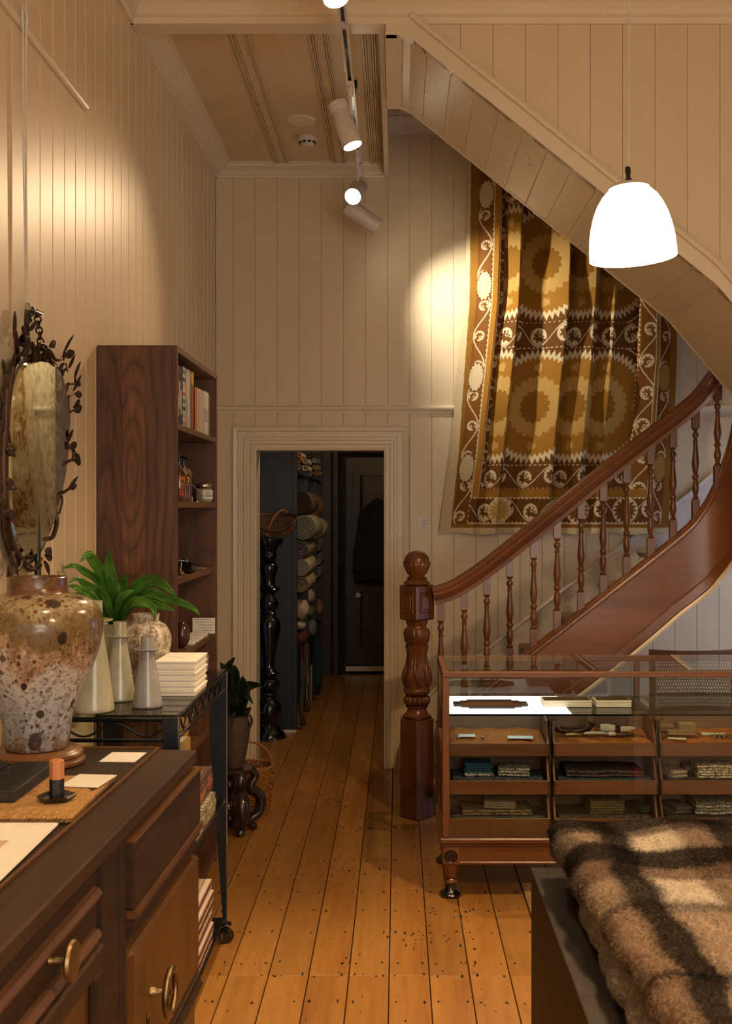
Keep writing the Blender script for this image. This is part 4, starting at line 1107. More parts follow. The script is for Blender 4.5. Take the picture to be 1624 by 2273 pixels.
# pipes, knives and bone handles in the middle tray
x0, x1, y0, y1, zb, zt = TRAY[(1, 0)]; zt_ = ZL+.010
t = thing('carved_pipe', 'glossy brown carved pipe with flared end in the middle top tray', 'pipe', (X_(1280, 4.98), 4.98, zt_))
pts = cr([(X_(1240, 4.97), 4.975, zt_+.022), (X_(1258, 4.97), 4.975, zt_+.016), (X_(1285, 4.97), 4.975, zt_+.018), (X_(1303, 4.97), 4.975, zt_+.028), (X_(1312, 4.97), 4.975, zt_+.046)], 5)
m = MB(); m.tube(pts, [.012+.004*abs(math.cos(i*.16)) for i in range(len(pts))], 12); obj('stem', m, 'horn', t, smooth=60)
m = MB(); m.ell((X_(1241, 4.97), 4.975, zt_+.022), .018, .015, .016); obj('knob_end', m, 'horn', t, smooth=60)
m = MB(); m.lathe([(.012, -.012), (.018, 0), (.019, .008), (.012, .010), (.006, .0)], 16, pts[-1], look((.35, 0, 1))); obj('bowl', m, 'horn', t, smooth=60)
t = thing('bone_handle', 'white bone handle with brown middle lying in the middle top tray', 'handle', (X_(1370, 4.97), 4.97, zt_))
m = MB(); m.tube([(X_(1332, 4.96), 4.965, zt_+.030), (X_(1345, 4.96), 4.965, zt_+.030), (X_(1364, 4.96), 4.965, zt_+.026)], [.017, .019, .017], 10, flat=.8); obj('bone_end', m, 'bone', t, smooth=50)
m = MB(); m.tube([(X_(1364, 4.96), 4.965, zt_+.026), (X_(1376, 4.96), 4.965, zt_+.024)], [.016, .014], 10); obj('brown_band', m, 'horn', t, smooth=50)
m = MB(); m.tube([(X_(1376, 4.96), 4.965, zt_+.024), (X_(1395, 4.96), 4.965, zt_+.026), (X_(1410, 4.96), 4.965, zt_+.030)], [.014, .012, .006], 10); obj('bone_tip', m, 'bone', t, smooth=50)
t = thing('silver_knife', 'engraved silver folding knife in the middle top tray', 'knife', (X_(1325, 4.92), 4.92, zt_))
m = MB(); m.tube([(X_(1295, 4.92), 4.92, zt_+.014), (X_(1310, 4.92), 4.92, zt_+.016), (X_(1335, 4.92), 4.92, zt_+.016), (X_(1350, 4.92), 4.92, zt_+.013)], [.006, .011, .012, .008], 10); obj('handle', m, 'pewter', t, smooth=50)
m = MB(); m.tube([(X_(1350, 4.92), 4.92, zt_+.013), (X_(1366, 4.92), 4.92, zt_+.013)], [.008, .006], 8, flat=.5); obj('blade', m, 'bone', t, smooth=50)
for (a, b_, mt, lab) in ((1367, 1405, 'horn', 'dark horn folding knife at the right of the middle top tray'), (1254, 1288, 'brass', 'small brass folding knife at the left of the middle top tray')):
    t = thing('folding_knife', lab, 'knife', (X_((a+b_)/2, 4.91), 4.91, zt_), 'folding knives')
    m = MB(); m.tube([(X_(a, 4.91), 4.905, zt_+.012), (X_((a+b_)/2, 4.91), 4.905, zt_+.014), (X_(b_, 4.91), 4.905, zt_+.012)], [.007, .010, .006], 10); obj('handle', m, mt, t, smooth=50)
    m = MB(); m.tube([(X_(b_-8, 4.91), 4.900, zt_+.018), (X_(b_-14, 4.91), 4.897, zt_+.028)], .0025, 6); obj('ring', m, 'pewter', t)
# right hand tray: little boxes, cards and trinkets
for (a, b_, yy, h, mt, lab) in ((1465, 1496, 5.0, .030, 'cabinet_back', 'small grey wooden box at the left of the right top tray'), (1509, 1544, 5.0, .036, 'rush', 'small tan box in the right top tray'), (1483, 1543, 4.935, .014, 'rush', 'flat tan case in front of the small boxes in the right top tray')):
    t = thing('trinket_box', lab, 'box', (X_((a+b_)/2, yy), yy+.025, ZL), 'trinket boxes in the right tray')
    m = MB(); m.box(X_(a, yy), X_(b_, yy), yy, yy+.05, ZL+.016, ZL+.016+h*.6, .001); obj('box_base', m, mt, t)
    m = MB(); m.box(X_(a, yy)-.001, X_(b_, yy)+.001, yy-.001, yy+.051, ZL+.016+h*.6, ZL+.016+h, .001); obj('box_lid', m, mt, t)
lay_card('price_card', X_(1482, 4.9), X_(1522, 4.9), 4.888, 4.92, ZL+.006, 'cream card at the front of the right top tray', tilt=-.15)
lay_card('price_card', X_(1556, 5.0), X_(1608, 5.0), 4.96, 5.02, ZL+.008, 'cream card at the back of the right top tray', tilt=-.15)
for i, px in enumerate((1583, 1595, 1606, 1615)):
    t = thing('gold_trinket', 'small gold trinket with a bead in the right top tray, %s of four' % ('first', 'second', 'third', 'last')[i], 'trinket', (X_(px, 4.93), 4.93, ZL+.002), 'gold trinkets in the right tray')
    m = MB(); m.tube([(X_(px, 4.93)+.008*math.cos(a), 4.93+.005*math.sin(a), ZL+.014+.005*math.sin(a*2)) for a in [k_*math.pi/5 for k_ in range(10)]], .003, 6, closed=True); obj('loop', m, 'brass', t)
    m = MB(); m.ell((X_(px, 4.92), 4.915, ZL+.010), .005, .005, .005, 8, 6); obj('bead', m, 'pewter', t, smooth=60)
# second row
zb = TRAY[(0, 1)][4]+.001
folded('navy_cloth', (TRAY[(0, 1)][0]+TRAY[(0, 1)][1])/2, 4.966, zb, .39, .17, 1, .022, 'weave_navy', 'dark navy patterned cloth spread in the left middle tray')
folded('blue_napkins', X_(1060, 4.95), 4.945, zb+.024, .125, .11, 2, .006, 'weave_bw', 'grey speckled folded cloth under the blue napkins')
for i in range(4): folded('blue_napkin', X_(1060, 4.95), 4.95, zb+.0375+i*.0105, .118, .105, 1, .010, 'blue_cloth', 'folded bright blue napkin, %s of its stack in the left middle tray' % ('lowest', 'second', 'third', 'topmost')[i], group='blue napkins', cat='napkin')
for i in range(3): folded('woven_napkin', X_(1140, 4.95), 4.945, zb+.024+i*.0125, .135, .115, 1, .012, 'weave_bw', 'black and white woven napkin, %s of its stack beside the blue napkins' % ('lowest', 'middle', 'topmost')[i], rot=-.12, group='woven napkins', cat='napkin')
zb = TRAY[(1, 1)][4]+.001
folded('navy_cloth', (TRAY[(1, 1)][0]+TRAY[(1, 1)][1])/2, 4.966, zb, .40, .2, 1, .020, 'weave_navy', 'navy cloth lying under the dark floral scarf')
folded('floral_scarf', X_(1320, 4.98), 4.98, zb+.021, .28, .2, 2, .014, 'weave_dark', 'dark floral folded scarf in the central tray', slump=.002, cat='scarf')
folded('red_cloth', X_(1405, 4.98), 4.98, zb+.021, .055, .19, 2, .013, 'red_cloth', 'dark red folded edge of cloth beside the floral scarf')
zb = TRAY[(2, 1)][4]+.001
folded('dark_cloth', (TRAY[(2, 1)][0]+TRAY[(2, 1)][1])/2, 4.966, zb, .38, .2, 1, .018, 'wool_dark', 'dark brown cloth under the crocheted lace in the right middle tray')
folded('rolled_scarf', X_(1490, 4.95), 4.95, zb+.019, .07, .15, 2, .016, 'napkin', 'taupe folded scarf at the left of the right middle tray', rot=.3, cat='scarf')
folded('striped_cloth', X_(1555, 4.99), 5.035, zb+.019, .14, .08, 1, .03, 'striped_grey', 'grey striped folded cloth behind the crocheted lace')
folded('crochet_lace', X_(1580, 4.95), 4.93, zb+.019, .165, .12, 5, .011, 'crochet', 'cream crocheted lace folded in the right middle tray', slump=.001, cat='lace')
# bottom row
zb = TRAY[(0, 2)][4]+.001
folded('navy_cloth', (TRAY[(0, 2)][0]+TRAY[(0, 2)][1])/2, 4.955, zb, .39, .2, 1, .016, 'weave_navy', 'dark blue cloth lining the left bottom tray')
folded('woven_mat', X_(1100, 4.95), 4.955, zb+.017, .30, .16, 2, .012, 'weave_blackgold', 'black woven cloth with pale stitched edge in the left bottom tray')
folded('striped_napkin', X_(1108, 4.95), 4.95, zb+.043, .135, .13, 3, .010, 'napkin', 'taupe folded napkin with fine stripes on top of the left bottom tray', rot=-.1, cat='napkin', slump=.001)
zb = TRAY[(1, 2)][4]+.001
folded('brown_cloth', (TRAY[(1, 2)][0]+TRAY[(1, 2)][1])/2, 4.966, zb, .39, .2, 1, .018, 'weave_dark', 'dark brown cloth lining the middle bottom tray')
for i in range(5): folded('olive_napkin', X_(1340, 4.95), 4.95, zb+.019+i*.0115, .15, .12, 1, .011, 'weave_olive', 'olive folded napkin, %s of five in the middle bottom tray' % ('lowest', 'second', 'third', 'fourth', 'topmost')[i], rot=.05, group='olive napkins', cat='napkin')
folded('blue_edge_cloth', X_(1418, 4.95), 4.98, zb+.019, .045, .14, 2, .012, 'weave_navy', 'narrow blue grey cloth beside the olive napkins', rot=.3)
zb = TRAY[(2, 2)][4]+.001
folded('brown_cloth', (TRAY[(2, 2)][0]+TRAY[(2, 2)][1])/2, 4.966, zb, .38, .2, 1, .018, 'wool_dark', 'dark cloth lining the right bottom tray')
folded('woven_throw', X_(1580, 4.96), 4.95, zb+.019, .19, .16, 4, .014, ['weave_bw', 'weave_green'], 'green and white woven cloth folded in the right bottom tray', slump=.002)
folded('grey_cloth', X_(1500, 4.96), 4.97, zb+.019, .075, .15, 2, .014, 'striped_grey', 'grey brown folded cloth at the left of the right bottom tray', rot=.25)

# ------------------------------------------------------------------ cane backed chair behind the cabinet
YH = 5.66
t = thing('cane_chair', 'dark wooden armchair with a cane back behind the display cabinet', 'chair', (X_(1545, YH), YH+.05, 0))
xa, xb_ = X_(1440, YH), X_(1640, YH)
bow = lambda f: -.025*math.sin(math.pi*f)
zt_ = Z_(1441, YH); zb_ = Z_(1552, YH)
n = 12
def rail_curve(z, hh, nm, thick=.022):
    m = MB(); fr = []
    for i in range(n+1):
        f = i/n; fr.append(((xa+(xb_-xa)*f, YH-bow(f), z-.012*math.sin(math.pi*f)*(1 if hh > .03 else 0)), (0, 1, 0), (0, 0, 1)))
    m.sweep([(-thick/2, 0), (thick/2, 0), (thick/2, hh), (-thick/2, hh)], fr); obj(nm, m, 'chair_wood', t, bevel=.004)
rail_curve(zt_-.045, .045, 'top_rail'); rail_curve(zb_, .028, 'back_rail')
m = MB()
for i in range(34):
    f = (i+.5)/34; x = xa+(xb_-xa)*f
    for s in (-1, 1):
        f2 = min(1, max(0, f+s*.16))
        m.tube([(x, YH-bow(f), zb_+.02), (xa+(xb_-xa)*f2, YH-bow(f2), zt_-.03)], .0018, 4)
for i in range(12):
    z = zb_+.03+i*(zt_-zb_-.07)/11
    m.tube([(xa+(xb_-xa)*k_/8, YH-bow(k_/8)-.002, z) for k_ in range(9)], .0018, 4)
obj('cane_panel', m, 'cane', t, label='woven cane back panel')
for x in (xa+.02, xb_-.02):
    m = MB(); m.tube([(x, YH+.02, zt_-.02), (x, YH+.01, zb_), (x+(.02 if x < 1.5 else -.02), YH+.0, .40), (x, YH-.05, 0.0)], [.016, .018, .02, .015], 10); obj('leg', m, 'chair_wood', t, smooth=50)
    m = MB(); m.tube([(x, YH+.52, 0.0), (x, YH+.50, .40), (x, YH+.50, .60)], [.015, .02, .016], 10); obj('leg', m, 'chair_wood', t, smooth=50)
    m = MB(); m.box(x-.02, x+.02, YH+.0, YH+.54, .60, .625, .005); obj('arm', m, 'chair_wood', t)
m = MB(); m.box(xa, xb_, YH, YH+.52, .38, .41, .006); obj('seat', m, 'chair_wood', t)
# ================================================================== bookcase
BX0, BX1, BY0, BY1, BH = XL+.004, -.852, 4.352, 5.32, 2.29
bk = thing('bookcase', 'tall walnut bookcase standing against the left wall', 'bookcase', ((BX0+BX1)/2, (BY0+BY1)/2, 0))
T = .022
m = MB(); m.box(BX0, BX1, BY0, BY0+T, 0, BH, .001); obj('side_panel', m, 'walnut_panel', bk)
m = MB(); m.box(BX0, BX1, BY1-T, BY1, 0, BH, .001); obj('side_panel', m, 'walnut', bk)
m = MB(); m.box(BX0, BX1, BY0+T, BY1-T, BH-.024, BH, .001); obj('top_panel', m, 'walnut_y', bk)
m = MB(); m.box(BX0, BX0+.008, BY0+T, BY1-T, .02, BH-.024); obj('back_panel', m, 'walnut', bk)
SH = [1.99, 1.686, 1.386, 1.081, .66, .34, .04]
for z in SH:
    m = MB(); m.box(BX0+.008, BX1-.002, BY0+T, BY1-T, z-.024, z, .001); obj('shelf', m, 'walnut_y', bk)
def BYp(px, X=-.86): return X*F/(px-CX)      # depth of a point seen at px on the plane X
# ---- books
rb = random.Random(5)
def book(y0, y1, z, h, d, mat, label, xf=-.88, group='books on the top shelf', bands=None):
    t = thing('book', label, 'book', (xf-d/2, (y0+y1)/2, z), group)
    m = MB(); m.box(xf-d, xf, y0, y0+.002, z, z+h); m.box(xf-d, xf, y1-.002, y1, z, z+h); m.box(xf-.003, xf, y0, y1, z, z+h); obj('cover', m, mat, t)
    m = MB(); m.box(xf-d+.003, xf-.004, y0+.0025, y1-.0025, z+.003, z+h-.003); obj('pages', m, 'paper', t)
    if bands:
        for (za, zb, mt) in bands:
            m = MB(); m.box(xf-.0005, xf+.0006, y0+.0006, y1-.0006, z+h*za, z+h*zb); obj('spine_print', m, mt, t)
for nm, c in (('bk_tan', (.36, .16, .08)), ('bk_blue', (.03, .05, .09)), ('bk_black', (.02, .02, .022)), ('bk_white', (.62, .58, .52)), ('bk_pink', (.60, .36, .30)), ('bk_orange', (.60, .12, .03)), ('bk_brown', (.22, .09, .035)), ('bk_grey', (.40, .37, .34)), ('bk_green', (.10, .20, .12)), ('bk_yellow', (.6, .36, .06)), ('bk_beige', (.55, .42, .30))): plain(nm, c, .55, var=.06)
zt0 = SH[0]+.0005
specs = [(394, 397.5, .315, 'bk_tan', 'salmon spined tall book at the near end of the top shelf', None),
 (397.5, 400.5, .305, 'bk_black', 'thin black book next to the salmon one on the top shelf', [(.1, .9, 'bk_grey')]),
 (400.5, 403.5, .303, 'bk_brown', 'brown patterned thin book, third from the near end', [(.15, .5, 'bk_beige')]),
 (403.5, 406.5, .301, 'bk_black', 'black book with pale lettering, fourth from the near end', [(.3, .75, 'bk_grey')]),
 (406.5, 410, .305, 'bk_blue', 'navy spined book, fifth from the near end', [(.2, .6, 'bk_grey')]),
 (410, 412, .303, 'bk_blue', 'slim navy book beside the multicoloured striped one', None),
 (412, 418, .312, 'bk_white', 'book with a multicoloured striped spine on the top shelf', [(.04+.12*i, .10+.12*i, ('bk_orange', 'bk_yellow', 'bk_blue', 'bk_green')[i % 4]) for i in range(8)]),
 (418.3, 423, .312, 'bk_grey', 'grey photographic spined book on the top shelf', [(.5, .95, 'bk_beige')]),
 (423, 427, .314, 'bk_white', 'white tall book in the middle of the top shelf', None),
 (427, 429.5, .310, 'bk_grey', 'slim grey tall book beside the brown and yellow one', None),
 (430, 436, .316, 'bk_brown', 'brown book with a yellow head on the top shelf', [(.78, .999, 'bk_yellow')]),
 (438, 442.5, .225, 'bk_orange', 'small orange book on the top shelf', None),
 (442.5, 447, .226, 'bk_beige', 'small beige book next to the orange one', None),
 (447, 451, .227, 'bk_pink', 'small pink book on the top shelf', None),
 (451, 454, .228, 'bk_white', 'thin small white book on the top shelf', None),
 (454, 458, .226, 'bk_beige', 'small cream book near the far end of the top shelf', None),
 (458, 469, .232, 'bk_white', 'thick small white book near the far end of the top shelf', [(.3, .6, 'bk_grey')]),
 (469.5, 472, .225, 'bk_brown', 'thin small brown book at the far end of the top shelf', None)]
for (a, b_, h, mt, lab, bands) in specs: book(BYp(a), BYp(b_)-.0008, zt0, h*(.79 if h > .28 else .86), .20, mt, lab, xf=-.872, bands=bands)
# ---- bottles and jar on the second shelf
def letter(ch, loc, size, mat, parent, rot):
    cu = bpy.data.curves.new('letter', 'FONT'); cu.body = ch; cu.size = size; cu.extrude = .0004; cu.align_x = 'CENTER'; cu.align_y = 'CENTER'
    tmp = bpy.data.objects.new('tmp', cu); COL.objects.link(tmp)
    dg = bpy.context.evaluated_depsgraph_get(); me = bpy.data.meshes.new_from_object(tmp.evaluated_get(dg)); bpy.data.objects.remove(tmp)
    me.transform(Matrix.Translation(loc) @ rot); me.transform(Matrix.Translation(-root_loc(parent)))
    me.materials.clear(); me.materials.append(M[mat]); return link('letter', me, parent)
for nm, c in (('ink_orange', (.75, .20, .03)), ('ink_red', (.65, .06, .03)), ('ink_yellow', (.72, .48, .05)), ('ink_green', (.30, .45, .06)), ('ink_grey', (.16, .15, .15)), ('ink_blue', (.08, .16, .35))): plain(nm, c, .5, var=.03)
z2 = SH[1]+.0005
def bottle(px, label, inks, txt):
    y = BYp(px, -.885); x = -.885
    t = thing('amber_bottle', label, 'bottle', (x, y, z2), 'amber bottles on the second shelf')
    m = MB(); m.lathe([(.0, 0), (.030, 0), (.033, .004), (.033, .10), (.030, .115), (.018, .130), (.012, .136), (.012, .150)], 28, (x, y, z2)); obj('bottle_body', m, 'amber', t, smooth=45)
    m = MB(); m.lathe([(.014, .146), (.014, .165), (.006, .168), (.006, .178), (.011, .179), (.011, .186), (0, .187)], 18, (x, y, z2)); m.tube([(x, y, z2+.182), (x+.02, y-.012, z2+.180), (x+.026, y-.016, z2+.174)], .004, 8); obj('pump_top', m, 'black_plastic', t, smooth=45)
    m = MB(); m.box(-.0003, .0003, -.010, .010, -.028, 0); m.xf(Matrix.Translation((x+.024, y-.024, z2+.135)) @ Euler((.3, -.3, -.6)).to_matrix().to_4x4()); obj('swing_tag', m, 'silver_edge', t)
    d_ = Vector((-x, -y, 0)).normalized(); ang = math.atan2(d_.y, d_.x)
    for i, ch in enumerate(txt):
        rot = Matrix.Rotation(ang+math.pi/2+.35, 4, 'Z') @ Matrix.Rotation(math.pi/2, 4, 'X')
        nrm = rot @ Vector((0, 0, 1)); nrm = Vector((nrm.x, nrm.y, 0)).normalized()
        if nrm.dot(d_) < 0: nrm = -nrm
        letter(ch, Vector((x, y, z2+.090-.030*i))+nrm*.0335, .034, inks[i], t, rot)
bottle(397.5, 'amber pump bottle with orange and red letters at the near end of the second shelf', ('ink_orange', 'ink_red', 'ink_red'), 'MTR')
bottle(407.5, 'amber pump bottle with yellow and green letters on the second shelf', ('ink_yellow', 'ink_green', 'ink_green'), 'MTR')
yj = BYp(452, -.90)
t = thing('glass_jar', 'squat glass jar with pale label and metal lid on the second shelf', 'jar', (-.90, yj, z2))
m = MB(); m.lathe([(0, .002), (.036, .002), (.038, .006), (.038, .058), (.034, .064), (0, .064)], 32, (-.90, yj, z2)); obj('contents', m, 'jar_fill', t, smooth=45)
m = MB(); m.lathe([(.0, 0), (.039, 0), (.041, .004), (.041, .062), (.036, .068), (.036, .072)], 32, (-.90, yj, z2)); obj('jar_glass', m, 'pane', t, smooth=45)
m = MB(); m.lathe([(.037, .070), (.038, .072), (.038, .084), (.036, .086), (0, .086)], 32, (-.90, yj, z2)); obj('lid', m, 'silver_edge', t, smooth=45)
m = MB()
def lab_(uu, vv):
    a = -1.5+1.6*uu; return (-.90+.0415*math.cos(a), yj+.0415*math.sin(a), z2+.016+.040*vv)
m.grid(lab_, 12, 1); lb = obj('label_paper', m, 'paper', t)
m = MB()
for i, (za, ln_) in enumerate(((.046, .9), (.038, .6), (.032, 1.2), (.026, 1.0))):
    m.grid(lambda uu, vv: (-.90+.042*math.cos(-1.3+ln_*uu), yj+.042*math.sin(-1.3+ln_*uu), z2+za+.003*vv), 6, 1)
obj('print_lines', m, 'ink_grey', lb, kind='stuff')
for (px, sx, sy, sz, lab, mt) in ((418, .02, .03, .016, 'small pinkish wooden block beside the amber bottles', 'bk_pink'), (426, .024, .035, .022, 'small pale wooden block beside the glass jar', 'box_kraft')):
    y = BYp(px, -.878); m = MB(); m.box(-.878-sx, -.878, y-sy/2, y+sy/2, z2, z2+sz, .001); obj('wooden_block', m, mt, label=lab, cat='block', group='wooden blocks')
m = MB(); m.box(-.045, .045, -.025, .025, 0, .001); m.xf(Matrix.Translation((-.885, BYp(437, -.885), z2+.056)) @ Euler((.1, .75, .35)).to_matrix().to_4x4()); 
t = thing('tag_stand', 'white tag on a little wire stand before the glass jar', 'tag', (-.885, BYp(437, -.885), z2)); obj('tag_card', m, 'paper', t)
yw = BYp(437, -.885); m = MB(); m.lathe([(0, 0), (.016, 0), (.016, .004), (0, .006)], 16, (-.885, yw, z2)); m.tube([(-.885, yw, z2+.004), (-.885, yw, z2+.054)], .0015, 6); obj('wire_stand', m, 'silver_edge', t, smooth=40)
# ---- third shelf
z3 = SH[2]+.0005
y = BYp(415, -.885)
t = thing('black_jar', 'small square black jar with a round mark on the third shelf', 'jar', (-.885, y, z3))
m = MB(); m.box(-.917, -.857, y-.03, y+.03, z3, z3+.045, .004); obj('jar_body', m, 'ebony', t)
m = MB(); m.lathe([(.028, .045), (.030, .047), (.030, .060), (0, .061)], 24, (-.887, y, z3)); obj('lid', m, 'black_plastic', t, smooth=40)
m = MB(); m.tube([(-.8565, y+.010*math.cos(a), z3+.022+.010*math.sin(a)) for a in [i*math.pi/6 for i in range(12)]], .0012, 5, closed=True); obj('round_mark', m, 'silver_edge', t)
t = thing('brass_bell', 'small dark brass bell at the near end of the third shelf', 'bell', (-.885, BYp(400, -.885), z3))
yb_ = BYp(400, -.885); m = MB(); m.lathe([(.018, 0), (.020, .004), (.014, .014), (.006, .020), (.004, .03), (.006, .034), (0, .038)], 20, (-.885, yb_, z3)); obj('bell_body', m, 'brass', t, smooth=50)
m = MB(); m.box(-.012, .012, -.010, .010, .06, .061); m.tube([(0, 0, .037), (0, 0, .062)], .0012, 5); m.xf(Matrix.Translation((-.885, yb_, z3)) @ Matrix.Rotation(.1, 4, 'Y')); obj('tag', m, 'paper', t)
y = BYp(443, -.885); m = MB(); m.box(-.91, -.86, y-.045, y+.045, z3, z3+.008, .002); obj('green_tin', m, 'weave_olive', label='flat olive green tin on the third shelf', cat='tin')
# ---- fourth shelf
z4 = SH[3]+.0005
t = thing('notice_card', 'white printed notice card standing on the fourth shelf', 'card', (-.885, 5.2, z4))
yc = 5.16; xa, xb_ = X_(427, yc), X_(477, yc)
m = MB(); m.box(xa, xb_, yc, yc+.0012, z4+.004, z4+.004+.072); cd_ = obj('card', m, 'paper', t)
m = MB()
for i, (a, b_) in enumerate(((.05, .75), (.12, .97), (.3, .95), (.3, .9), (.45, .95))):
    zq = z4+.066-i*.012; m.box(xa+(xb_-xa)*a, xa+(xb_-xa)*b_, yc-.0004, yc, zq, zq+.0022)
obj('print_lines', m, 'ink_grey', cd_, kind='stuff')
m = MB(); m.box(xa+.02, xb_-.02, yc-.012, yc+.014, z4, z4+.006, .001); obj('card_stand', m, 'silver_edge', t)
y = BYp(403, -.89); m = MB(); m.ell((-.89, y, z4+.055), .034, .034, .055, 20, 12); o_ = obj('dark_lantern', m, 'horn', label='dark patterned egg shaped ornament at the near end of the fourth shelf', cat='ornament', smooth=60)
for i in range(4):
    y = BYp(420+i*9, -.885); m = MB(); m.box(-.94, -.862, y-.028, y+.028, z4, z4+.014, .001); obj('cream_tile', m, 'box_white', label='flat cream tile on the fourth shelf, %s of four from the near end' % ('first', 'second', 'third', 'last')[i], cat='tile', group='cream tiles')
# ---- boxes and books lower down
z5 = SH[4]+.0005
y = BYp(407, -.88); m = MB(); m.box(-1.0, -.86, y-.06, y+.05, z5, z5+.05, .001)
t = thing('kraft_box', 'yellow kraft box with a white label on the low shelf', 'box', (-.93, y, z5)); obj('box_body', m, 'box_kraft', t)
m = MB(); m.box(-.97, -.875, y-.059, y+.049, z5+.0502, z5+.0515); obj('box_label', m, 'paper', t)
y += .16; m = MB(); m.box(-1.02, -.90, y-.04, y+.06, z5, z5+.10, .001); obj('yellow_box', m, 'bk_yellow', label='taller yellow box behind the labelled kraft box', cat='box')
for i, (a, mt, lab) in enumerate(((459, 'bk_beige', 'leaning beige booklet above the low shelf'), (466, 'bk_yellow', 'leaning yellow booklet above the low shelf'), (472, 'bk_grey', 'leaning grey booklet above the low shelf'))):
    y = BYp(a, -.87)-.16; m = MB(); m.box(-.10, 0, -.003, .003, 0, .14); m.xf(Matrix.Translation((-.87, y, z5+.19)) @ Matrix.Rotation(-.35, 4, 'X')); 
    m2 = MB(); 
    t = thing('booklet', lab, 'booklet', (-.92, y, z5), 'leaning booklets'); obj('cover', m, mt, t)
    m = MB(); m.box(-.97, -.87, y-.02, y+.02, z5, z5+.192, .001); obj('holder', m, 'walnut', t)

# ================================================================== mirror with bronze vine frame
XM = XL+.035
def mp(px, py, x=XM):
    Y = x*F/(px-CX); return Vector((x, Y, Z_(py, Y)))
outl = [(83, 796), (110, 803), (130, 830), (141, 880), (145, 940), (143, 1000), (136, 1060), (124, 1120), (110, 1170), (92, 1212), (66, 1240), (42, 1222), (28, 1180), (23, 1120), (21, 1050), (22, 980), (26, 910), (34, 850), (50, 810)]
ring = [mp(a, b_) for a, b_ in outl]; ring = cr(ring+[ring[0]], 4)[:-1]
mir = thing('wall_mirror', 'aged oval mirror in a bronze vine and leaf frame hung on the left wall', 'mirror', (XM, 3.5, min(p.z for p in ring)-.05))
cen = sum(ring, Vector())/len(ring)
m = MB(); n = len(ring)
vs = [Vector((XM+.004, p.y, p.z)) for p in ring]+[Vector((XM+.010, cen.y+(p.y-cen.y)*.94, cen.z+(p.z-cen.z)*.97)) for p in ring]+[Vector((XM-.006, p.y, p.z)) for p in ring]
fs = [tuple(range(n, 2*n))]+[(i, (i+1) % n, n+(i+1) % n, n+i) for i in range(n)]+[(2*n+i, 2*n+(i+1) % n, (i+1) % n, i) for i in range(n)]+[tuple(range(2*n, 3*n))[::-1]]
m.add(vs, fs)
tiltm = Matrix.Translation(cen) @ Matrix.Rotation(math.radians(-2.0), 4, 'Z') @ Matrix.Translation(-cen); m.xf(tiltm)
obj('mirror_glass', m, 'mirror_glass', mir, label='foxed bevelled mirror glass')
m = MB(); m.tube([(XM-.012, cen.y+(p.y-cen.y)*1.05, cen.z+(p.z-cen.z)*1.03) for p in ring], .014, 8, closed=True); obj('frame_ring', m, 'bronze', mir, smooth=60)
rm = random.Random(4)
def vine(pts, r0, r1, x=XM+.006):
    ps = cr([mp(a, b_, x+dx_) for (a, b_, dx_) in pts], 6); k_ = len(ps)
    mm = MB(); mm.tube(ps, [r0+(r1-r0)*i/(k_-1) for i in range(k_)], 7); obj('vine_stem', mm, 'bronze', mir, smooth=60); return ps
def leafmesh(mm, p, d, L, W, curl=.4, nrm=(1, 0, 0)):
    d = Vector(d).normalized(); nv = Vector(nrm); s = d.cross(nv).normalized(); nv = s.cross(d)
    rows = 7; base = len(mm.v); vs = []; fs = []
    for i in range(rows):
        t = i/(rows-1); w_ = W*math.sin(math.pi*min(1, t*.92+.06))**.8*(1-t*.25); c_ = p+d*(L*t)+nv*(curl*L*(t**2)*.5)
        for q in (-1, 0, 1): vs.append(c_+s*(w_*q/2)+nv*(abs(q)*w_*.28))
    for i in range(rows-1):
        for q in (0, 1): a = i*3+q; fs.append((a, a+1, a+4, a+3))
    mm.add(vs, fs)
def mleaf(a, b_, da, db, L, W, curl=.5, x=XM+.02):
    p = mp(a, b_, x); q = mp(a+da, b_+db, x)
    mm = MB(); leafmesh(mm, p, q-p, L, W, curl); o = obj('leaf', mm, 'bronze', mir, smooth=70); s_ = o.modifiers.new('thickness', 'SOLIDIFY'); s_.thickness = .003
# left trunk, top sweeps, right tendrils
vine([(66, 1262, 0), (40, 1236, 0), (20, 1190, 0), (12, 1120, .01), (8, 1040, .01), (10, 960, .01), (18, 880, .01), (30, 820, .01), (44, 795, 0)], .013, .010)
vine([(24, 1010, .012), (14, 940, .015), (16, 860, .015), (30, 800, .01)], .009, .007)
vine([(34, 800, 0), (38, 770, .01), (30, 740, .015)], .009, .003); vine([(52, 800, 0), (58, 770, .01), (62, 740, .015), (55, 718, .02)], .010, .003)
vine([(76, 798, 0), (74, 770, .012), (66, 756, .02), (60, 770, .02)], .009, .005); vine([(86, 797, 0), (84, 770, .02), (92, 763, .025), (108, 772, .02)], .008, .004)
vine([(98, 800, .0), (100, 775, .02), (110, 778, .02), (122, 797, .015), (134, 798, .01), (142, 788, .01)], .008, .004)
vine([(104, 772, .02), (112, 800, .01), (122, 820, 0)], .008, .005)
vine([(132, 825, 0), (138, 810, .01), (146, 806, .015)], .007, .004); vine([(137, 835, .0), (142, 822, .01), (152, 818, .01)], .006, .003)
vine([(145, 868, 0), (152, 852, .01), (166, 850, .01), (166, 832, .015)], .007, .003); vine([(147, 905, 0), (152, 882, .01), (165, 872, .01)], .007, .003)
vine([(148, 880, 0), (150, 910, 0), (150, 950, 0), (143, 980, 0)], .008, .007); vine([(151, 925, 0), (155, 915, .01), (165, 910, .01)], .005, .003)
vine([(133, 1040, 0), (140, 1030, .01), (156, 1022, .015), (165, 1022, .02)], .007, .004); vine([(141, 998, 0), (152, 992, .015), (163, 1000, .02), (163, 1020, .02)], .007, .006)
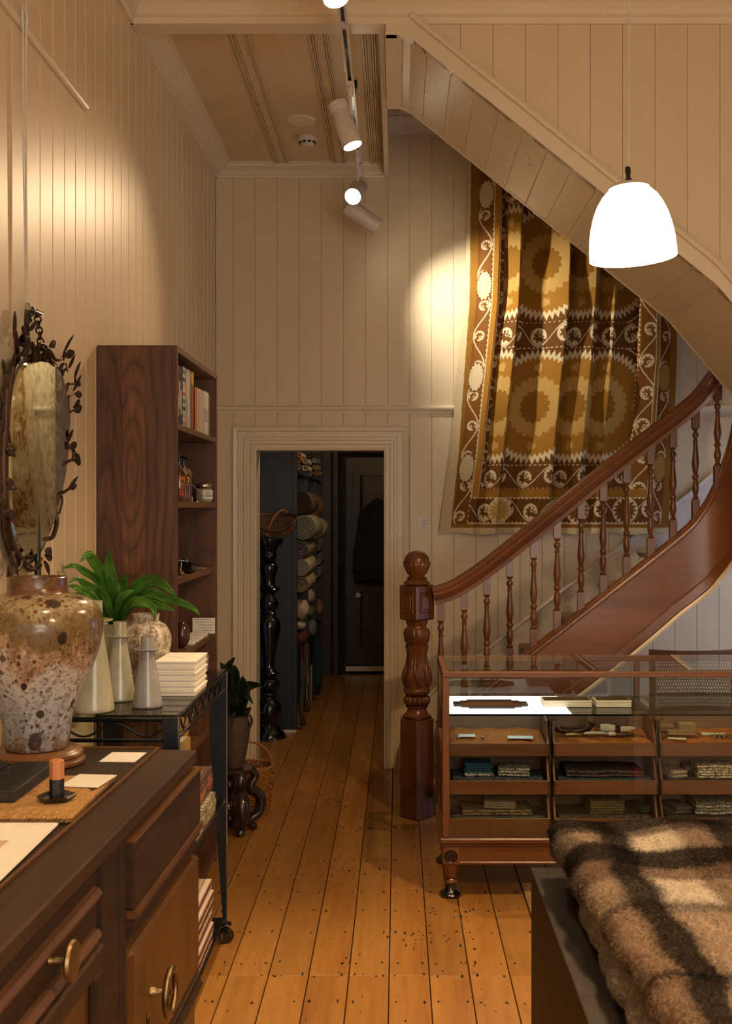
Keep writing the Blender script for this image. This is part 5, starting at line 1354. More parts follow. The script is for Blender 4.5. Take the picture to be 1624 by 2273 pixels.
vine([(122, 1130, 0), (130, 1100, .01), (146, 1090, .015), (156, 1082, .015)], .008, .004)
vine([(130, 1060, .0), (132, 1090, 0), (124, 1130, 0), (126, 1160, .005), (118, 1190, .01), (104, 1197, .01)], .009, .007); vine([(134, 1098, .01), (138, 1110, .012), (132, 1140, .01)], .004, .004)
vine([(30, 1220, 0), (26, 1245, .01), (18, 1262, .02)], .007, .004); vine([(60, 1244, 0), (62, 1262, .01), (78, 1262, .01), (92, 1240, .005)], .008, .005); vine([(46, 1238, 0), (44, 1258, .01), (36, 1270, .02)], .010, .006)
for args in ((30, 745, -4, -22, .075, .026), (34, 770, 6, -24, .06, .030), (56, 742, -5, -26, .08, .034), (52, 760, -6, -18, .06, .028), (42, 765, 8, -12, .05, .040), (44, 795, -28, -14, .08, .045), (34, 785, -6, -26, .085, .03), (48, 790, 10, -30, .07, .03), (62, 735, 4, -12, .05, .022),
    (108, 768, 6, -10, .035, .030), (110, 764, 8, 4, .03, .026), (140, 785, 4, -26, .075, .018), (142, 790, 10, -10, .055, .036), (140, 800, -4, -14, .05, .022), (150, 818, 4, -22, .06, .022), (146, 808, -2, 10, .035, .02),
    (164, 838, 0, -18, .055, .024), (166, 850, 8, 4, .035, .026), (162, 868, 2, -22, .06, .022), (165, 875, 8, 2, .038, .030), (163, 912, 8, -10, .05, .036), (162, 905, 4, -14, .045, .028), (148, 976, 4, -14, .05, .024), (146, 985, 2, -16, .05, .022),
    (152, 992, 10, -6, .06, .032), (163, 1006, 4, 14, .05, .034), (164, 1022, 8, 6, .04, .034), (150, 1088, 4, -18, .06, .024), (154, 1084, 8, -8, .045, .026), (8, 985, 8, 10, .05, .028), (12, 995, 8, 12, .05, .026), (10, 1065, 10, 8, .045, .026), (12, 1075, 10, 10, .045, .026),
    (4, 1135, 14, 8, .08, .034), (18, 1140, 4, 14, .05, .024), (6, 960, -10, -14, .07, .03), (4, 900, -10, -18, .08, .034), (6, 1100, -10, 8, .06, .03), (26, 1225, -4, 18, .05, .03), (22, 1245, -6, 18, .06, .028), (20, 1258, -8, 14, .06, .026), (36, 1268, -12, 2, .055, .036), (98, 1222, 8, 6, .04, .036), (98, 1232, 8, 8, .04, .034), (96, 1245, 2, 14, .05, .030), (76, 1258, 8, -4, .04, .024), (16, 860, -12, -16, .08, .032), (8, 830, -10, -20, .07, .03)):
    mleaf(*args, curl=rm.uniform(.3, .8), x=XM+rm.uniform(.012, .03))
# suspension: picture rail, cords, hook and chain
t = thing('picture_rail', 'slim picture rail high on the left wall', 'rail', (XL+.012, 3.0, 3.14))
m = MB(); m.prism([(XL+.0005, 3.135), (XL+.010, 3.135), (XL+.016, 3.142), (XL+.018, 3.150), (XL+.012, 3.158), (XL+.0005, 3.158)], 'y', .5, 4.185); obj('rail_moulding', m, 'cream_trim', t)
t = thing('hanging_cord', 'white hanging cord looped over the picture rail above the mirror', 'cord', (XL+.02, 3.45, 2.3))
hk = mp(66, 686, XL+.03)
y1_ = mp(51, 60, XL+.022).y; y2_ = mp(58, 60, XL+.022).y
for dy, nm in ((y1_, 0), (y2_, 1)):
    m = MB(); m.tube([(XL+.022, dy, 3.165), (XL+.022, dy+.004*(1-2*nm), 2.75), (XL+.024, hk.y-.015+.012*nm, hk.z+.01)], .0028, 7); obj('cord_strand', m, 'white_cord', t)
m = MB(); m.tube(cr([(XL+.022, y1_, 3.13), (XL+.022, y1_-.006, 3.17), (XL+.02, (y1_+y2_)/2, 3.20), (XL+.022, y2_+.006, 3.17), (XL+.022, y2_, 3.13)], 6), .004, 7); obj('cord_hook', m, 'white_cord', t, smooth=60)
ch = thing('mirror_chain', 'dark link chain and metal clip holding the mirror', 'chain', tuple(hk+Vector((0, 0, -.12))))
m = MB(); m.box(hk.x-.004, hk.x+.012, hk.y-.035, hk.y+.035, hk.z-.012, hk.z+.014, .004); m.tube([hk+Vector((.006, .02, 0)), hk+Vector((.03, .03, -.008)), hk+Vector((.012, .045, -.012))], .005, 8); obj('metal_clip', m, 'silver_edge', ch)
def chain(a, b_, nl):
    for i in range(nl):
        t_ = (i+.5)/nl; c = a.lerp(b_, t_); d = (b_-a).normalized(); L_ = (b_-a).length/nl*.66
        s = Vector((1, 0, 0)) if i % 2 else d.cross(Vector((1, 0, 0))).normalized()
        m = MB(); m.tube([c+d*(L_*math.sin(q))+s*(.010*math.cos(q)) for q in [k_*math.pi/7 for k_ in range(14)]], .0030, 6, closed=True); obj('chain_link', m, 'chain', ch, smooth=60)
chain(hk+Vector((.012, -.008, 0)), mp(52, 740, XL+.03), 7)
chain(hk+Vector((.012, .03, 0)), mp(95, 800, XL+.035), 9)
# ================================================================== dark oak sideboard (turned slightly from the wall)
sb = thing('sideboard', 'dark oak sideboard with brass ring pull at the lower left', 'sideboard', (-.579, 3.25, 0), rotz=-math.atan(.0312))
def sp(name, mb, mat, parent=sb, **kw): return obj(name, mb, mat, parent, local=True, **kw)
TZ_ = .963
m = MB(); m.box(-.512, 0, -1.9, 0, .925, TZ_, .004); sp('top', m, 'dark_oak')
m = MB(); m.box(-.508, -.112, -1.88, -.012, TZ_+.0002, TZ_+.004, .001); sp('leather_inlay', m, 'leather', label='dark writing surface let into the top')
m = MB(); m.box(-.112, -.105, -1.88, -.006, TZ_, TZ_+.010, .002); sp('inlay_rim', m, 'oak_dark_edge')
m = MB(); m.box(-.508, -.112, -.014, -.006, TZ_, TZ_+.010, .002); sp('inlay_rim', m, 'oak_dark_edge')
m = MB(); m.box(-.505, -.045, -1.88, -.02, .10, .925); sp('carcass', m, 'dark_oak')
m = MB(); m.box(-.045, -.012, -.885, -.735, .10, .925, .004); m.tube([(-.014, -.745, .10), (-.014, -.745, .92)], .012, 8); sp('stile', m, 'dark_oak')
m = MB(); m.box(-.045, -.020, -.735, -.004, .905, .925); sp('drawer_rail', m, 'dark_oak')
dr = sp('drawer', MB().box(-.045, .012, -.725, -.004, .757, .912, .005), 'dark_oak')
sp('drawer_edge', MB().box(-.03, .014, -.725, -.004, .906, .9135, .002), 'oak_dark_edge', dr)
for (za, zb, xx) in ((.738, .757, .020), (.716, .736, .010), (.690, .714, .000), (.665, .690, -.010)):
    m = MB(); m.prism([(-.045, za), (xx-.008, za), (xx, za+.006), (xx-.003, zb), (-.045, zb)], 'y', -.725, -.004); sp('moulding', m, 'oak_dark_edge' if za > .73 else 'dark_oak')
dd_ = sp('door', MB().box(-.045, .008, -.722, -.004, .335, .664, .010), 'oak_door', label='honey brown oak door panel')
for (za, zb, xx) in ((.31, .333, .008), (.28, .308, .016), (.25, .278, .0)):
    m = MB(); m.prism([(-.045, za), (xx, za+.003), (xx+.003, za+.012), (xx-.006, zb), (-.045, zb)], 'y', -.725, -.004); sp('moulding', m, 'dark_oak')
sp('plinth_board', MB().box(-.045, -.005, -.725, -.004, .10, .25, .003), 'oak_door')
# ring pull
yr, zr = -.56, .505
m = MB(); m.lathe([(.0, 0), (.012, 0), (.010, .012), (.007, .016), (.007, .046), (.009, .05)], 16, (.008, yr, zr), Matrix.Rotation(math.pi/2, 4, 'Y')); rp_ = sp('ring_mount', m, 'brass', dd_, smooth=40)
m = MB(); m.tube([(.055, yr+.052*math.cos(a), zr+.052*math.sin(a)) for a in [k_*math.pi/16 for k_ in range(32)]], .0085, 10, closed=True); sp('ring_pull', m, 'brass', dd_, smooth=60, label='round brass ring pull')
m = MB(); m.ell((.010, yr-.03, zr-.055), .004, .012, .018, 12, 8); sp('escutcheon', m, 'brass', dd_, smooth=60)
# near section: recessed drawer with raised bars and a disc knob, framed door below
sp('drawer', MB().box(-.045, -.022, -1.86, -.892, .762, .918, .004), 'dark_oak')
for zq in (.862, .775):
    m = MB(); m.prism([(-.024, zq-.014), (-.010, zq-.012), (-.004, zq), (-.010, zq+.012), (-.024, zq+.014)], 'y', -1.84, -.915); sp('raised_bar', m, 'oak_dark_edge')
kn = sp('knob', MB().lathe([(0, 0), (.009, 0), (.007, .006), (.006, .030), (.012, .034), (.034, .036), (.038, .040), (.036, .046), (.010, .049), (0, .049)], 28, (-.020, -1.19, .832), Matrix.Rotation(math.pi/2, 4, 'Y')), 'brass', smooth=40, label='brass disc knob')
dn = sp('door', MB().box(-.045, -.024, -1.86, -.892, .12, .752, .004), 'oak_door')
for (ya, yb_, za, zb) in ((-1.86, -.892, .700, .752), (-.95, -.892, .16, .70), (-1.86, -1.80, .16, .70), (-1.86, -.892, .12, .16)):
    sp('door_frame', MB().box(-.024, -.006, ya, yb_, za, zb, .005), 'dark_oak', dn)
for (x, y) in ((-.47, -1.82), (-.08, -1.82), (-.47, -.06), (-.08, -.06)):
    m = MB(); m.box(x-.025, x+.025, y-.025, y+.025, 0, .10, .006); sp('foot', m, 'dark_oak')
ZS = TZ_+.0048
# ---- large vase on a turned stand
vx, vy = X_(82, 3.06), 3.06
t = thing('vase_stand', 'round turned wooden stand under the large vase', 'stand', (vx, vy, ZS))
m = MB(); m.lathe([(0, 0), (.118, 0), (.128, .003), (.129, .012), (.120, .018), (.116, .022)], 48, (vx, vy, ZS)); obj('foot_ring', m, 'stand_wood', t, smooth=40)
m = MB(); m.lathe([(.116, .021), (.122, .024), (.122, .032), (.112, .038), (.108, .041), (0, .041)], 48, (vx, vy, ZS)); obj('upper_disc', m, 'stand_wood', t, smooth=40)
t = thing('large_vase', 'large speckled brown and grey glazed vase on the sideboard', 'vase', (vx, vy, ZS+.042))
zv = lambda py: Z_(py, vy)
k2 = vy/F
pf = [(0, zv(1652)), (64*k2, zv(1652)), (68*k2, zv(1648)), (71*k2, zv(1630)), (74*k2, zv(1600)), (84*k2, zv(1560)), (100*k2, zv(1515)), (122*k2, zv(1470)), (137*k2, zv(1425)), (143*k2, zv(1390)), (142*k2, zv(1365)), (132*k2, zv(1340)), (112*k2, zv(1322)), (86*k2, zv(1313)), (70*k2, zv(1310))]
base_v = ZS+.042; sh_ = base_v-pf[0][1]; pf = [(r, z+sh_) for r, z in pf]
def smooth_prof(p, n=4):
    q = cr([(a, b_, 0) for a, b_ in p], n); return [(max(0, v_.x), v_.y) for v_ in q]
m = MB(); m.lathe([pf[0]]+smooth_prof(pf[1:])+[(66*k2, pf[-1][1]+.001)], 64, (vx, vy, 0)); m.f.pop(); vb = obj('vase_body', m, 'glaze_large', t, smooth=60)
zn = pf[-1][1]
m = MB(); m.lathe([(70*k2, zn-.003), (65*k2, zn+.004), (64*k2, zn+.03), (65*k2, zn+.044), (63*k2, zn+.046), (60*k2, zn+.044), (58*k2, zn+.02), (57*k2, zn-.02)], 48, (vx, vy, 0)); m.f = [q for q in m.f if len(q) < 20]; obj('vase_collar', m, 'glaze_collar', t, smooth=50, label='brown glazed collar')
# ---- small things on the sideboard
lay_card('printed_card', X_(228, 3.12)+.006, X_(315, 3.12)-.004, 3.066, 3.185, ZS+.0006, 'white printed card on the dark top beside the vase stand', tilt=-.05, group='cards on the sideboard')
t = thing('wool_mat', 'brown tufted wool mat with looped edges on the sideboard', 'mat', (-.905, 2.67, ZS))
MX0, MX1, MY0, MY1 = -1.08, -.722, 2.475, 2.863
m = MB(); m.grid(lambda a, b_: (MX0+(MX1-MX0)*a, MY0+(MY1-MY0)*b_, ZS+.002+.017*min(1, (min(a, 1-a, b_, 1-b_)*14)**.5)+.0015*math.sin(a*90)*math.sin(b_*77)), 60, 60); obj('mat_pile', m, 'mat_brown', t, smooth=80)
m = MB(); n_ = 64
for i in range(n_):
    x = MX0+(MX1-MX0)*(i+.5)/n_
    m.tube([(x, MY0+.006, ZS+.014), (x+rm.uniform(-.002, .002), MY0-.006, ZS+.010), (x, MY0-.005, ZS+.0045), (x, MY0+.004, ZS+.0045)], .0036, 5)
    y = MY0+(MY1-MY0)*(i+.5)/n_
    m.tube([(MX1-.006, y, ZS+.014), (MX1+.006, y+rm.uniform(-.002, .002), ZS+.010), (MX1+.005, y, ZS+.0045), (MX1-.004, y, ZS+.0045)], .0036, 5)
obj('looped_edge', m, 'mat_brown', t, kind='stuff', smooth=60)
ZM = ZS+.0205
c_ = lay_card('printed_card', X_(152, 2.77), X_(240, 2.77), 2.71, 2.835, ZM+.0003, 'white printed card lying on the brown wool mat', tilt=-.12, group='cards on the sideboard')
for (xa, xb_, ya, yb_, lab) in ((-.965, -.872, 2.57, 2.845, 'charred black ridged block lying on the wool mat beside the incense holder'), (-1.075, -.985, 2.62, 2.85, 'charred black ridged block at the left edge behind the other one')):
    t = thing('charred_block', lab, 'block', ((xa+xb_)/2, (ya+yb_)/2, ZM), 'charred wooden blocks')
    m = MB(); m.box(xa, xb_, ya, yb_, ZM, ZM+.028, .002); obj('block_body', m, 'char', t)
    m = MB()
    for i in range(11): m.box(xa+.003+(xb_-xa-.006)*i/11, xa+.003+(xb_-xa-.006)*(i+.55)/11, ya+.002, yb_-.002, ZM+.028, ZM+.032)
    obj('ridges', m, 'char', t, kind='stuff')
hx, hy = X_(126, 2.596), 2.596
t = thing('incense_holder', 'hexagonal wood and black post standing in a small black dish', 'incense holder', (hx, hy, ZM))
m = MB(); m.lathe([(0, 0), (.034, 0), (.042, .004), (.045, .011), (.043, .012), (.034, .006), (0, .005)], 6, (hx, hy, ZM), Matrix.Rotation(.3, 4, 'Z')); obj('dish', m, 'ebony', t)
m = MB(); m.lathe([(0, .005), (.0165, .005), (.0165, .048), (0, .048)], 6, (hx, hy, ZM), Matrix.Rotation(.25, 4, 'Z')); obj('black_post', m, 'black_plastic', t)
m = MB(); m.lathe([(0, .0485), (.0165, .0485), (.0165, .090), (.015, .092), (0, .092)], 6, (hx, hy, ZM), Matrix.Rotation(.25, 4, 'Z')); obj('wooden_cap', m, 'block_wood', t)
for i, (dx_, dy_, r_) in enumerate(((0, 0, 0), (.004, -.006, .012), (-.003, -.012, -.008))):
    z = ZS+.0060-i*.0018+.0002
    m = MB(); m.box(-1.03+dx_, -.738+dx_, 2.0+dy_, 2.452+dy_, z, z+.0014); m.xf(Matrix.Translation((-.9, 2.2, 0)) @ Matrix.Rotation(r_, 4, 'Z') @ Matrix.Translation((.9, -2.2, 0)))
    t = thing('art_sheet', 'large cream sheet of paper on the sideboard, %s of the pile' % ('topmost', 'middle', 'lowest')[i], 'paper', (-.89, 2.22, z), 'sheets of paper'); obj('sheet', m, 'paper', t)
    if i == 0:
        for (a, b_, c, d_, mt) in ((-.93, -.80, 2.25, 2.32, 'bk_beige'), (-.95, -.84, 2.24, 2.26, 'bk_pink'), (-.92, -.83, 2.31, 2.335, 'bk_yellow')):
            mm = MB(); mm.box(a, b_, c, d_, z+.0014, z+.00165); obj('printed_wash', mm, mt, t)

# ================================================================== glass topped metal cart
GX0, GX1, GY0, GY1, GZ = -1.128, -.655, 3.36, 4.325, 1.043
ct = thing('glass_cart', 'black metal serving cart with glass shelves and a wavy wire rail', 'cart', ((GX0+GX1)/2, (GY0+GY1)/2, 0))
m = MB(); m.box(GX0, GX1, GY0, GY1, GZ-.008, GZ, .001); obj('glass_top', m, 'shelf_glass', ct, label='clear glass top')
def frame(z, r, nm, mt='black_metal'):
    m = MB(); m.tube([(GX0+.01, GY0+.01, z), (GX1-.01, GY0+.01, z), (GX1-.01, GY1-.01, z), (GX0+.01, GY1-.01, z)], r, 8, closed=True); obj(nm, m, mt, ct, smooth=50)
frame(GZ-.016, .0075, 'upper_rail'); frame(GZ-.078, .006, 'lower_rail')
def wavy(a, b_, per):
    a = Vector(a); b_ = Vector(b_); L = (b_-a).length; k_ = max(2, round(L/per)); N = k_*12
    m = MB(); m.tube([a.lerp(b_, i/N)+Vector((0, 0, .020*math.sin(2*math.pi*i/12))) for i in range(N+1)], .0035, 7); obj('wavy_wire', m, 'black_metal', ct, smooth=60)
zc_ = GZ-.047
wavy((GX0+.05, GY0+.01, zc_), (GX1-.05, GY0+.01, zc_), .15); wavy((GX1-.01, GY0+.05, zc_), (GX1-.01, GY1-.05, zc_), .12); wavy((GX0+.01, GY0+.05, zc_), (GX0+.01, GY1-.05, zc_), .12); wavy((GX0+.05, GY1-.01, zc_), (GX1-.05, GY1-.01, zc_), .15)
for (x, s) in ((GX1, -1), (GX0, 1)):
    for y in (GY0, GY1-.014):
        w_ = .066 if y > 4 else .045
        m = MB(); pts = [(x, .065), (x, GZ-.010), (x+s*w_, GZ-.010), (x+s*w_*.95, .75), (x+s*.012, .065)]
        m.prism(pts, 'y', y, y+.014); lg = obj('leg', m, 'blue_steel', ct)
        m = MB(); m.box(min(x, x-s*.003), max(x, x-s*.003), y-.001, y+.015, .065, GZ-.010); obj('edge_strip', m, 'silver_edge', lg)
        cx_ = x+s*.006; cy_ = y+.007
        m = MB(); m.lathe([(.0, .063), (.024, .063), (.026, .066), (.022, .070), (0, .072)], 20, (cx_, cy_, 0)); m.tube([(cx_, cy_, .065), (cx_, cy_, .05), (cx_-s*.004, cy_-.006, .032)], .005, 8); cs_ = obj('caster_fork', m, 'black_metal', lg, smooth=40)
        m = MB(); m.lathe([(0, -.013), (.020, -.013), (.024, -.011), (.029, -.010), (.030, 0), (.029, .010), (.024, .011), (.020, .013), (0, .013)], 24, (cx_+.006, cy_-.018, .030), look((.5, -.85, 0))); obj('caster_wheel', m, 'ebony', lg, smooth=40)
m = MB(); m.box(GX0+.014, GX1-.004, GY0+.016, GY1-.016, .543, .550, .001); obj('glass_shelf', m, 'shelf_glass', ct)
m = MB(); m.tube([(GX0+.01, GY0+.016, .538), (GX1-.006, GY0+.016, .538), (GX1-.006, GY1-.016, .538), (GX0+.01, GY1-.016, .538)], .005, 8, closed=True); obj('shelf_rail', m, 'black_metal', ct)
m = MB(); m.box(GX0+.014, GX1-.004, GY0+.016, GY1-.016, .084, .094, .002); obj('lower_shelf', m, 'black_metal', ct)
# ---- on the glass top
ZG = GZ+.0005
def candlestick(px, Y, h, rb_, mt, label, cup=.012):
    x = X_(px, Y)
    t = thing('candlestick', label, 'candlestick', (x, Y, ZG), 'ceramic candlesticks')
    m = MB(); m.lathe(smooth_prof([(rb_*.93, 0), (rb_, .006), (rb_*.92, h*.15), (rb_*.72, h*.42), (rb_*.52, h*.66), (rb_*.42, h*.80)], 4)+[(rb_*.42, h*.80)], 36, (x, Y, ZG)); obj('cone_stem', m, mt, t, smooth=50)
    m = MB(); m.lathe([(0, h*.79), (rb_*.45, h*.795), (rb_*.80, h*.81), (rb_*.93, h*.825), (rb_*.90, h*.832), (rb_*.5, h*.828)], 36, (x, Y, ZG)); obj('drip_disc', m, mt, t, smooth=50)
    m = MB(); m.lathe([(rb_*.42, h*.82), (rb_*.42, h), (rb_*.30, h), (rb_*.30, h*.9), (0, h*.9)], 28, (x, Y, ZG)); obj('cup', m, mt, t, smooth=40)
candlestick(208, 3.43, .335, .062, 'celadon', 'tallest cream candlestick partly hidden behind the large vase')
candlestick(266, 3.62, .252, .050, 'celadon', 'middle cream cone candlestick beside the speckled vase')
candlestick(327, 3.50, .218, .047, 'grey_glaze', 'smallest grey cone candlestick at the right of the group')
# dark candle behind the large vase, in its own stick
candlestick(84, 3.52, .36, .060, 'celadon', 'cream candlestick hidden behind the large vase holding the dark candle')
x, y = X_(84, 3.52), 3.52
t = thing('taper_candle', 'dark green taper candle rising behind the large vase', 'candle', (x, y, ZG+.36*.9))
zt_ = Z_(1112, y); zb_ = ZG+.36*.9+.0005
m = MB(); m.lathe([(0, zb_), (.0112, zb_), (.0112, zb_+.05), (.0085, zb_+(zt_-zb_)*.6), (.004, zt_-.012), (.001, zt_)], 16, (x, y, 0)); obj('wax', m, 'wax_green', t, smooth=60)
m = MB(); m.tube(cr([(x, y, zt_-.002), (x+.0025, y, zt_+.006), (x-.002, y, zt_+.008), (x-.008, y, zt_+.001), (x-.010, y, zt_-.012)], 5), .0012, 6); obj('wick', m, 'paper', t)
# speckled vase
x, y = X_(324, 3.89), 3.89
t = thing('speckled_vase', 'white and brown speckled round vase on the glass cart', 'vase', (x, y, ZG))
pf2 = smooth_prof([(.040, 0), (.050, .03), (.070, .085), (.085, .145), (.084, .180), (.068, .212), (.046, .226), (.044, .230)], 4)
m = MB(); m.lathe([(0, 0)]+pf2+[(.044, .235), (.047, .252), (.043, .253), (.038, .235)], 44, (x, y, ZG), flute=lambda r, z, a: r*(1+.012*math.sin(3*a+z*20)+.008*math.sin(5*a))); m.f.pop(); obj('vase_body', m, 'glaze_small', t, smooth=60)
# fern in a pot
fx_, fy_ = X_(256, 4.05), 4.05
fp = thing('potted_fern', 'bright green bird nest fern in a cream pot on the glass cart', 'potted plant', (fx_, fy_, ZG))
m = MB(); m.lathe([(0, 0), (.055, 0), (.060, .006), (.072, .08), (.080, .17), (.082, .205), (.078, .206), (.072, .19)], 36, (fx_, fy_, ZG)); m.f = [q for q in m.f if len(q) < 30 or True]; m.f.pop(); obj('pot', m, 'celadon', fp, smooth=50)
m = MB(); m.lathe([(0, .186), (.073, .186), (.05, .192), (0, .196)], 24, (fx_, fy_, ZG)); obj('soil', m, 'wool_dark', fp)
def blade(pts, W, parent, mat, name='leaf', wave=.15, fold=.22, tw=0.0, nrm=None):
    ps = cr(pts, 7); n = len(ps); mm = MB(); vs = []; fs = []
    for i, p in enumerate(ps):
        t_ = i/(n-1); tg = (ps[min(i+1, n-1)]-ps[max(i-1, 0)]).normalized()
        up_ = Vector((0, -1, .25)) if nrm is None else Vector(nrm)
        s = tg.cross(up_).normalized(); up2 = s.cross(tg)
        w_ = W*(math.sin(math.pi*min(1, .08+t_*.92))**.75)*(1-.25*t_)
        for q in (-1, -.5, 0, .5, 1):
            wob = wave*W*math.sin(t_*22+q*2)*abs(q)
            vs.append(p+s*(w_*q*.5)+up2*(fold*w_*abs(q)+wob*.3))
    for i in range(n-1):
        for q in range(4): a = i*5+q; fs.append((a, a+1, a+6, a+5))
    mm.add(vs, fs); o = obj(name, mm, mat, parent, smooth=80); s_ = o.modifiers.new('thickness', 'SOLIDIFY'); s_.thickness = .0012; return o
def fpt(px, py, Y): return Vector((X_(px, Y), Y, Z_(py, Y)))
b0 = Vector((fx_, fy_, ZG+.18))
for (pts, W) in (([(250, 1300, 4.0), (243, 1255, 3.98), (240, 1217, 3.95)], .048), ([(232, 1290, 4.0), (205, 1240, 3.95), (195, 1232, 3.92), (178, 1246, 3.90)], .042), ([(225, 1300, 3.98), (190, 1270, 3.92), (165, 1256, 3.88), (137, 1262, 3.85)], .030),
    ([(222, 1318, 3.95), (195, 1300, 3.9), (172, 1286, 3.86), (152, 1294, 3.82)], .030), ([(218, 1340, 3.95), (192, 1318, 3.9), (170, 1304, 3.86), (150, 1300, 3.84)], .034), ([(225, 1350, 3.95), (200, 1340, 3.9), (180, 1322, 3.86), (155, 1316, 3.84)], .030),
    ([(272, 1310, 3.98), (276, 1290, 3.95), (277, 1272, 3.92)], .040), ([(258, 1320, 3.9), (255, 1296, 3.86), (248, 1280, 3.84)], .036), ([(290, 1320, 3.98), (330, 1290, 3.95), (362, 1298, 3.92), (392, 1325, 3.88)], .052), ([(300, 1330, 3.98), (340, 1318, 3.92), (365, 1330, 3.88), (376, 1345, 3.86)], .044),
    ([(300, 1340, 3.95), (350, 1328, 3.9), (400, 1338, 3.84), (428, 1350, 3.80), (445, 1368, 3.76)], .034), ([(295, 1345, 3.94), (330, 1340, 3.9), (365, 1348, 3.86), (390, 1356, 3.83)], .036), ([(285, 1345, 3.9), (310, 1335, 3.85), (338, 1348, 3.82), (344, 1378, 3.8)], .036), ([(240, 1340, 3.92), (232, 1320, 3.88), (225, 1300, 3.85)], .034), ([(265, 1335, 3.9), (282, 1318, 3.86), (300, 1310, 3.84)], .034)):
    blade([b0+Vector((0, 0, 0))]+[fpt(*q) for q in pts], W, fp, 'leaf')
# stack of white boxes
for i in range(6):
    t = thing('white_box', 'flat white box, %s of the stack of six on the glass cart' % ('lowest', 'second from the bottom', 'third from the bottom', 'fourth from the bottom', 'fifth from the bottom', 'topmost')[i], 'box', (-.728, 3.80, ZG+i*.0192), 'stack of white boxes')
    z = ZG+i*.0192; dx_ = rm.uniform(-.002, .002)
    m = MB(); m.box(-.793+dx_, -.665+dx_, 3.693, 3.912, z, z+.0118, .0008); obj('box_base', m, 'box_white', t)
    m = MB(); m.box(-.7965+dx_, -.6615+dx_, 3.6895, 3.9155, z+.0122, z+.0188, .0008); obj('box_lid', m, 'box_white', t)
m = MB(); z = ZG+6*.0192
# ---- folded textiles on the lower shelves
z = .5505
folded('looped_wool', -.775, 3.93, z, .215, .42, 3, .024, 'loop_wool', 'black and cream looped wool throw on the middle shelf of the cart', slump=.001, cat='throw')
folded('striped_blanket', -.780, 3.95, z+.080, .20, .40, 4, .020, 'striped_orange', 'orange green and brown striped blanket on the middle shelf of the cart', slump=.002, cat='blanket')
for i in range(6): folded('striped_towel', -.775+rm.uniform(-.006, .006), 3.83, .0945+i*.0385, .215, .50, 1, .037, 'striped_pink', 'pink and brown striped towel on the cart bottom shelf, %s of six' % ('lowest', 'second up', 'third up', 'fourth up', 'fifth up', 'topmost')[i], group='striped towels', cat='towel')

# ================================================================== plant in a jug on a scroll stool, basket behind
sx_, sy_ = -.835, 5.78
t = thing('scroll_stool', 'small dark carved stool with scroll legs behind the cart', 'stool', (sx_, sy_, 0))
m = MB(); m.lathe([(0, .305), (.085, .305), (.098, .312), (.100, .322), (.092, .330), (0, .331)], 32, (sx_, sy_, 0)); obj('stool_top', m, 'scroll_wood', t, smooth=40)
for i in range(4):
    a = -math.pi/4-.35+i*math.pi/2; ca, sa = math.cos(a), math.sin(a)
    rz = [(.070, .315), (.098, .300), (.106, .270), (.086, .240), (.084, .212), (.112, .196), (.135, .165), (.138, .120), (.118, .080), (.086, .062), (.080, .040), (.100, .016), (.104, .008)]
    ps = cr([(sx_+r*ca, sy_+r*sa, z) for r, z in rz], 5); k_ = len(ps)
    m = MB(); m.tube(ps, [.017+.011*math.sin(math.pi*j/(k_-1)) for j in range(k_)], 10, flat=1.3); m.ell((sx_+.104*ca, sy_+.104*sa, .010), .016, .016, .010, 12, 8); obj('scroll_leg', m, 'scroll_wood', t, smooth=60)
m = MB(); m.lathe([(.0, .10), (.075, .10), (.078, .106), (.07, .112), (0, .112)], 24, (sx_, sy_, 0)); obj('stretcher_ring', m, 'scroll_wood', t, smooth=40)
t = thing('brown_jug', 'tall brown textured jug with looped handle holding a dark plant', 'jug', (sx_, sy_, .332))
jp = smooth_prof([(.042, .332), (.050, .36), (.066, .43), (.076, .50), (.078, .545), (.070, .580), (.056, .600), (.052, .610)], 4)
m = MB(); m.lathe([(0, .332)]+jp+[(.054, .622), (.050, .624), (.044, .605)], 36, (sx_, sy_, 0)); m.f.pop(); obj('jug_body', m, 'jug', t, smooth=50)
m = MB(); m.tube(cr([(sx_+.050, sy_-.02, .598), (sx_+.080, sy_-.03, .600), (sx_+.092, sy_-.035, .575), (sx_+.082, sy_-.03, .545), (sx_+.074, sy_-.025, .535)], 6), .008, 8); obj('handle', m, 'jug', t, smooth=60)
pl = thing('broad_leaf_plant', 'dark broad leaved plant growing from the brown jug', 'plant', (sx_, sy_, .61))
b0 = Vector((sx_, sy_, .60))
for (pts, W) in (([(524, 1560, 5.7), (536, 1530, 5.65), (538, 1500, 5.6)], .085), ([(530, 1545, 5.72), (550, 1525, 5.66), (582, 1520, 5.6)], .055), ([(520, 1500, 5.72), (508, 1480, 5.66), (522, 1458, 5.6)], .04), ([(530, 1545, 5.7), (545, 1542, 5.6), (562, 1563, 5.55)], .03), ([(528, 1582, 5.7), (545, 1580, 5.62), (558, 1570, 5.58)], .045), ([(518, 1570, 5.68), (522, 1550, 5.62), (530, 1535, 5.58)], .05), ([(510, 1520, 5.75), (500, 1490, 5.72), (488, 1470, 5.70)], .05), ([(505, 1550, 5.85), (490, 1530, 5.86), (478, 1520, 5.88)], .05)):
    blade([b0]+[fpt(*q) for q in pts], W*1.5, pl, 'leaf_dark', wave=.05, nrm=(.2, -1, .3))
wx, wy = -.80, 6.12
t = thing('wicker_basket', 'orange wicker basket with twisted handle behind the scroll stool', 'basket', (wx, wy, 0))
m = MB()
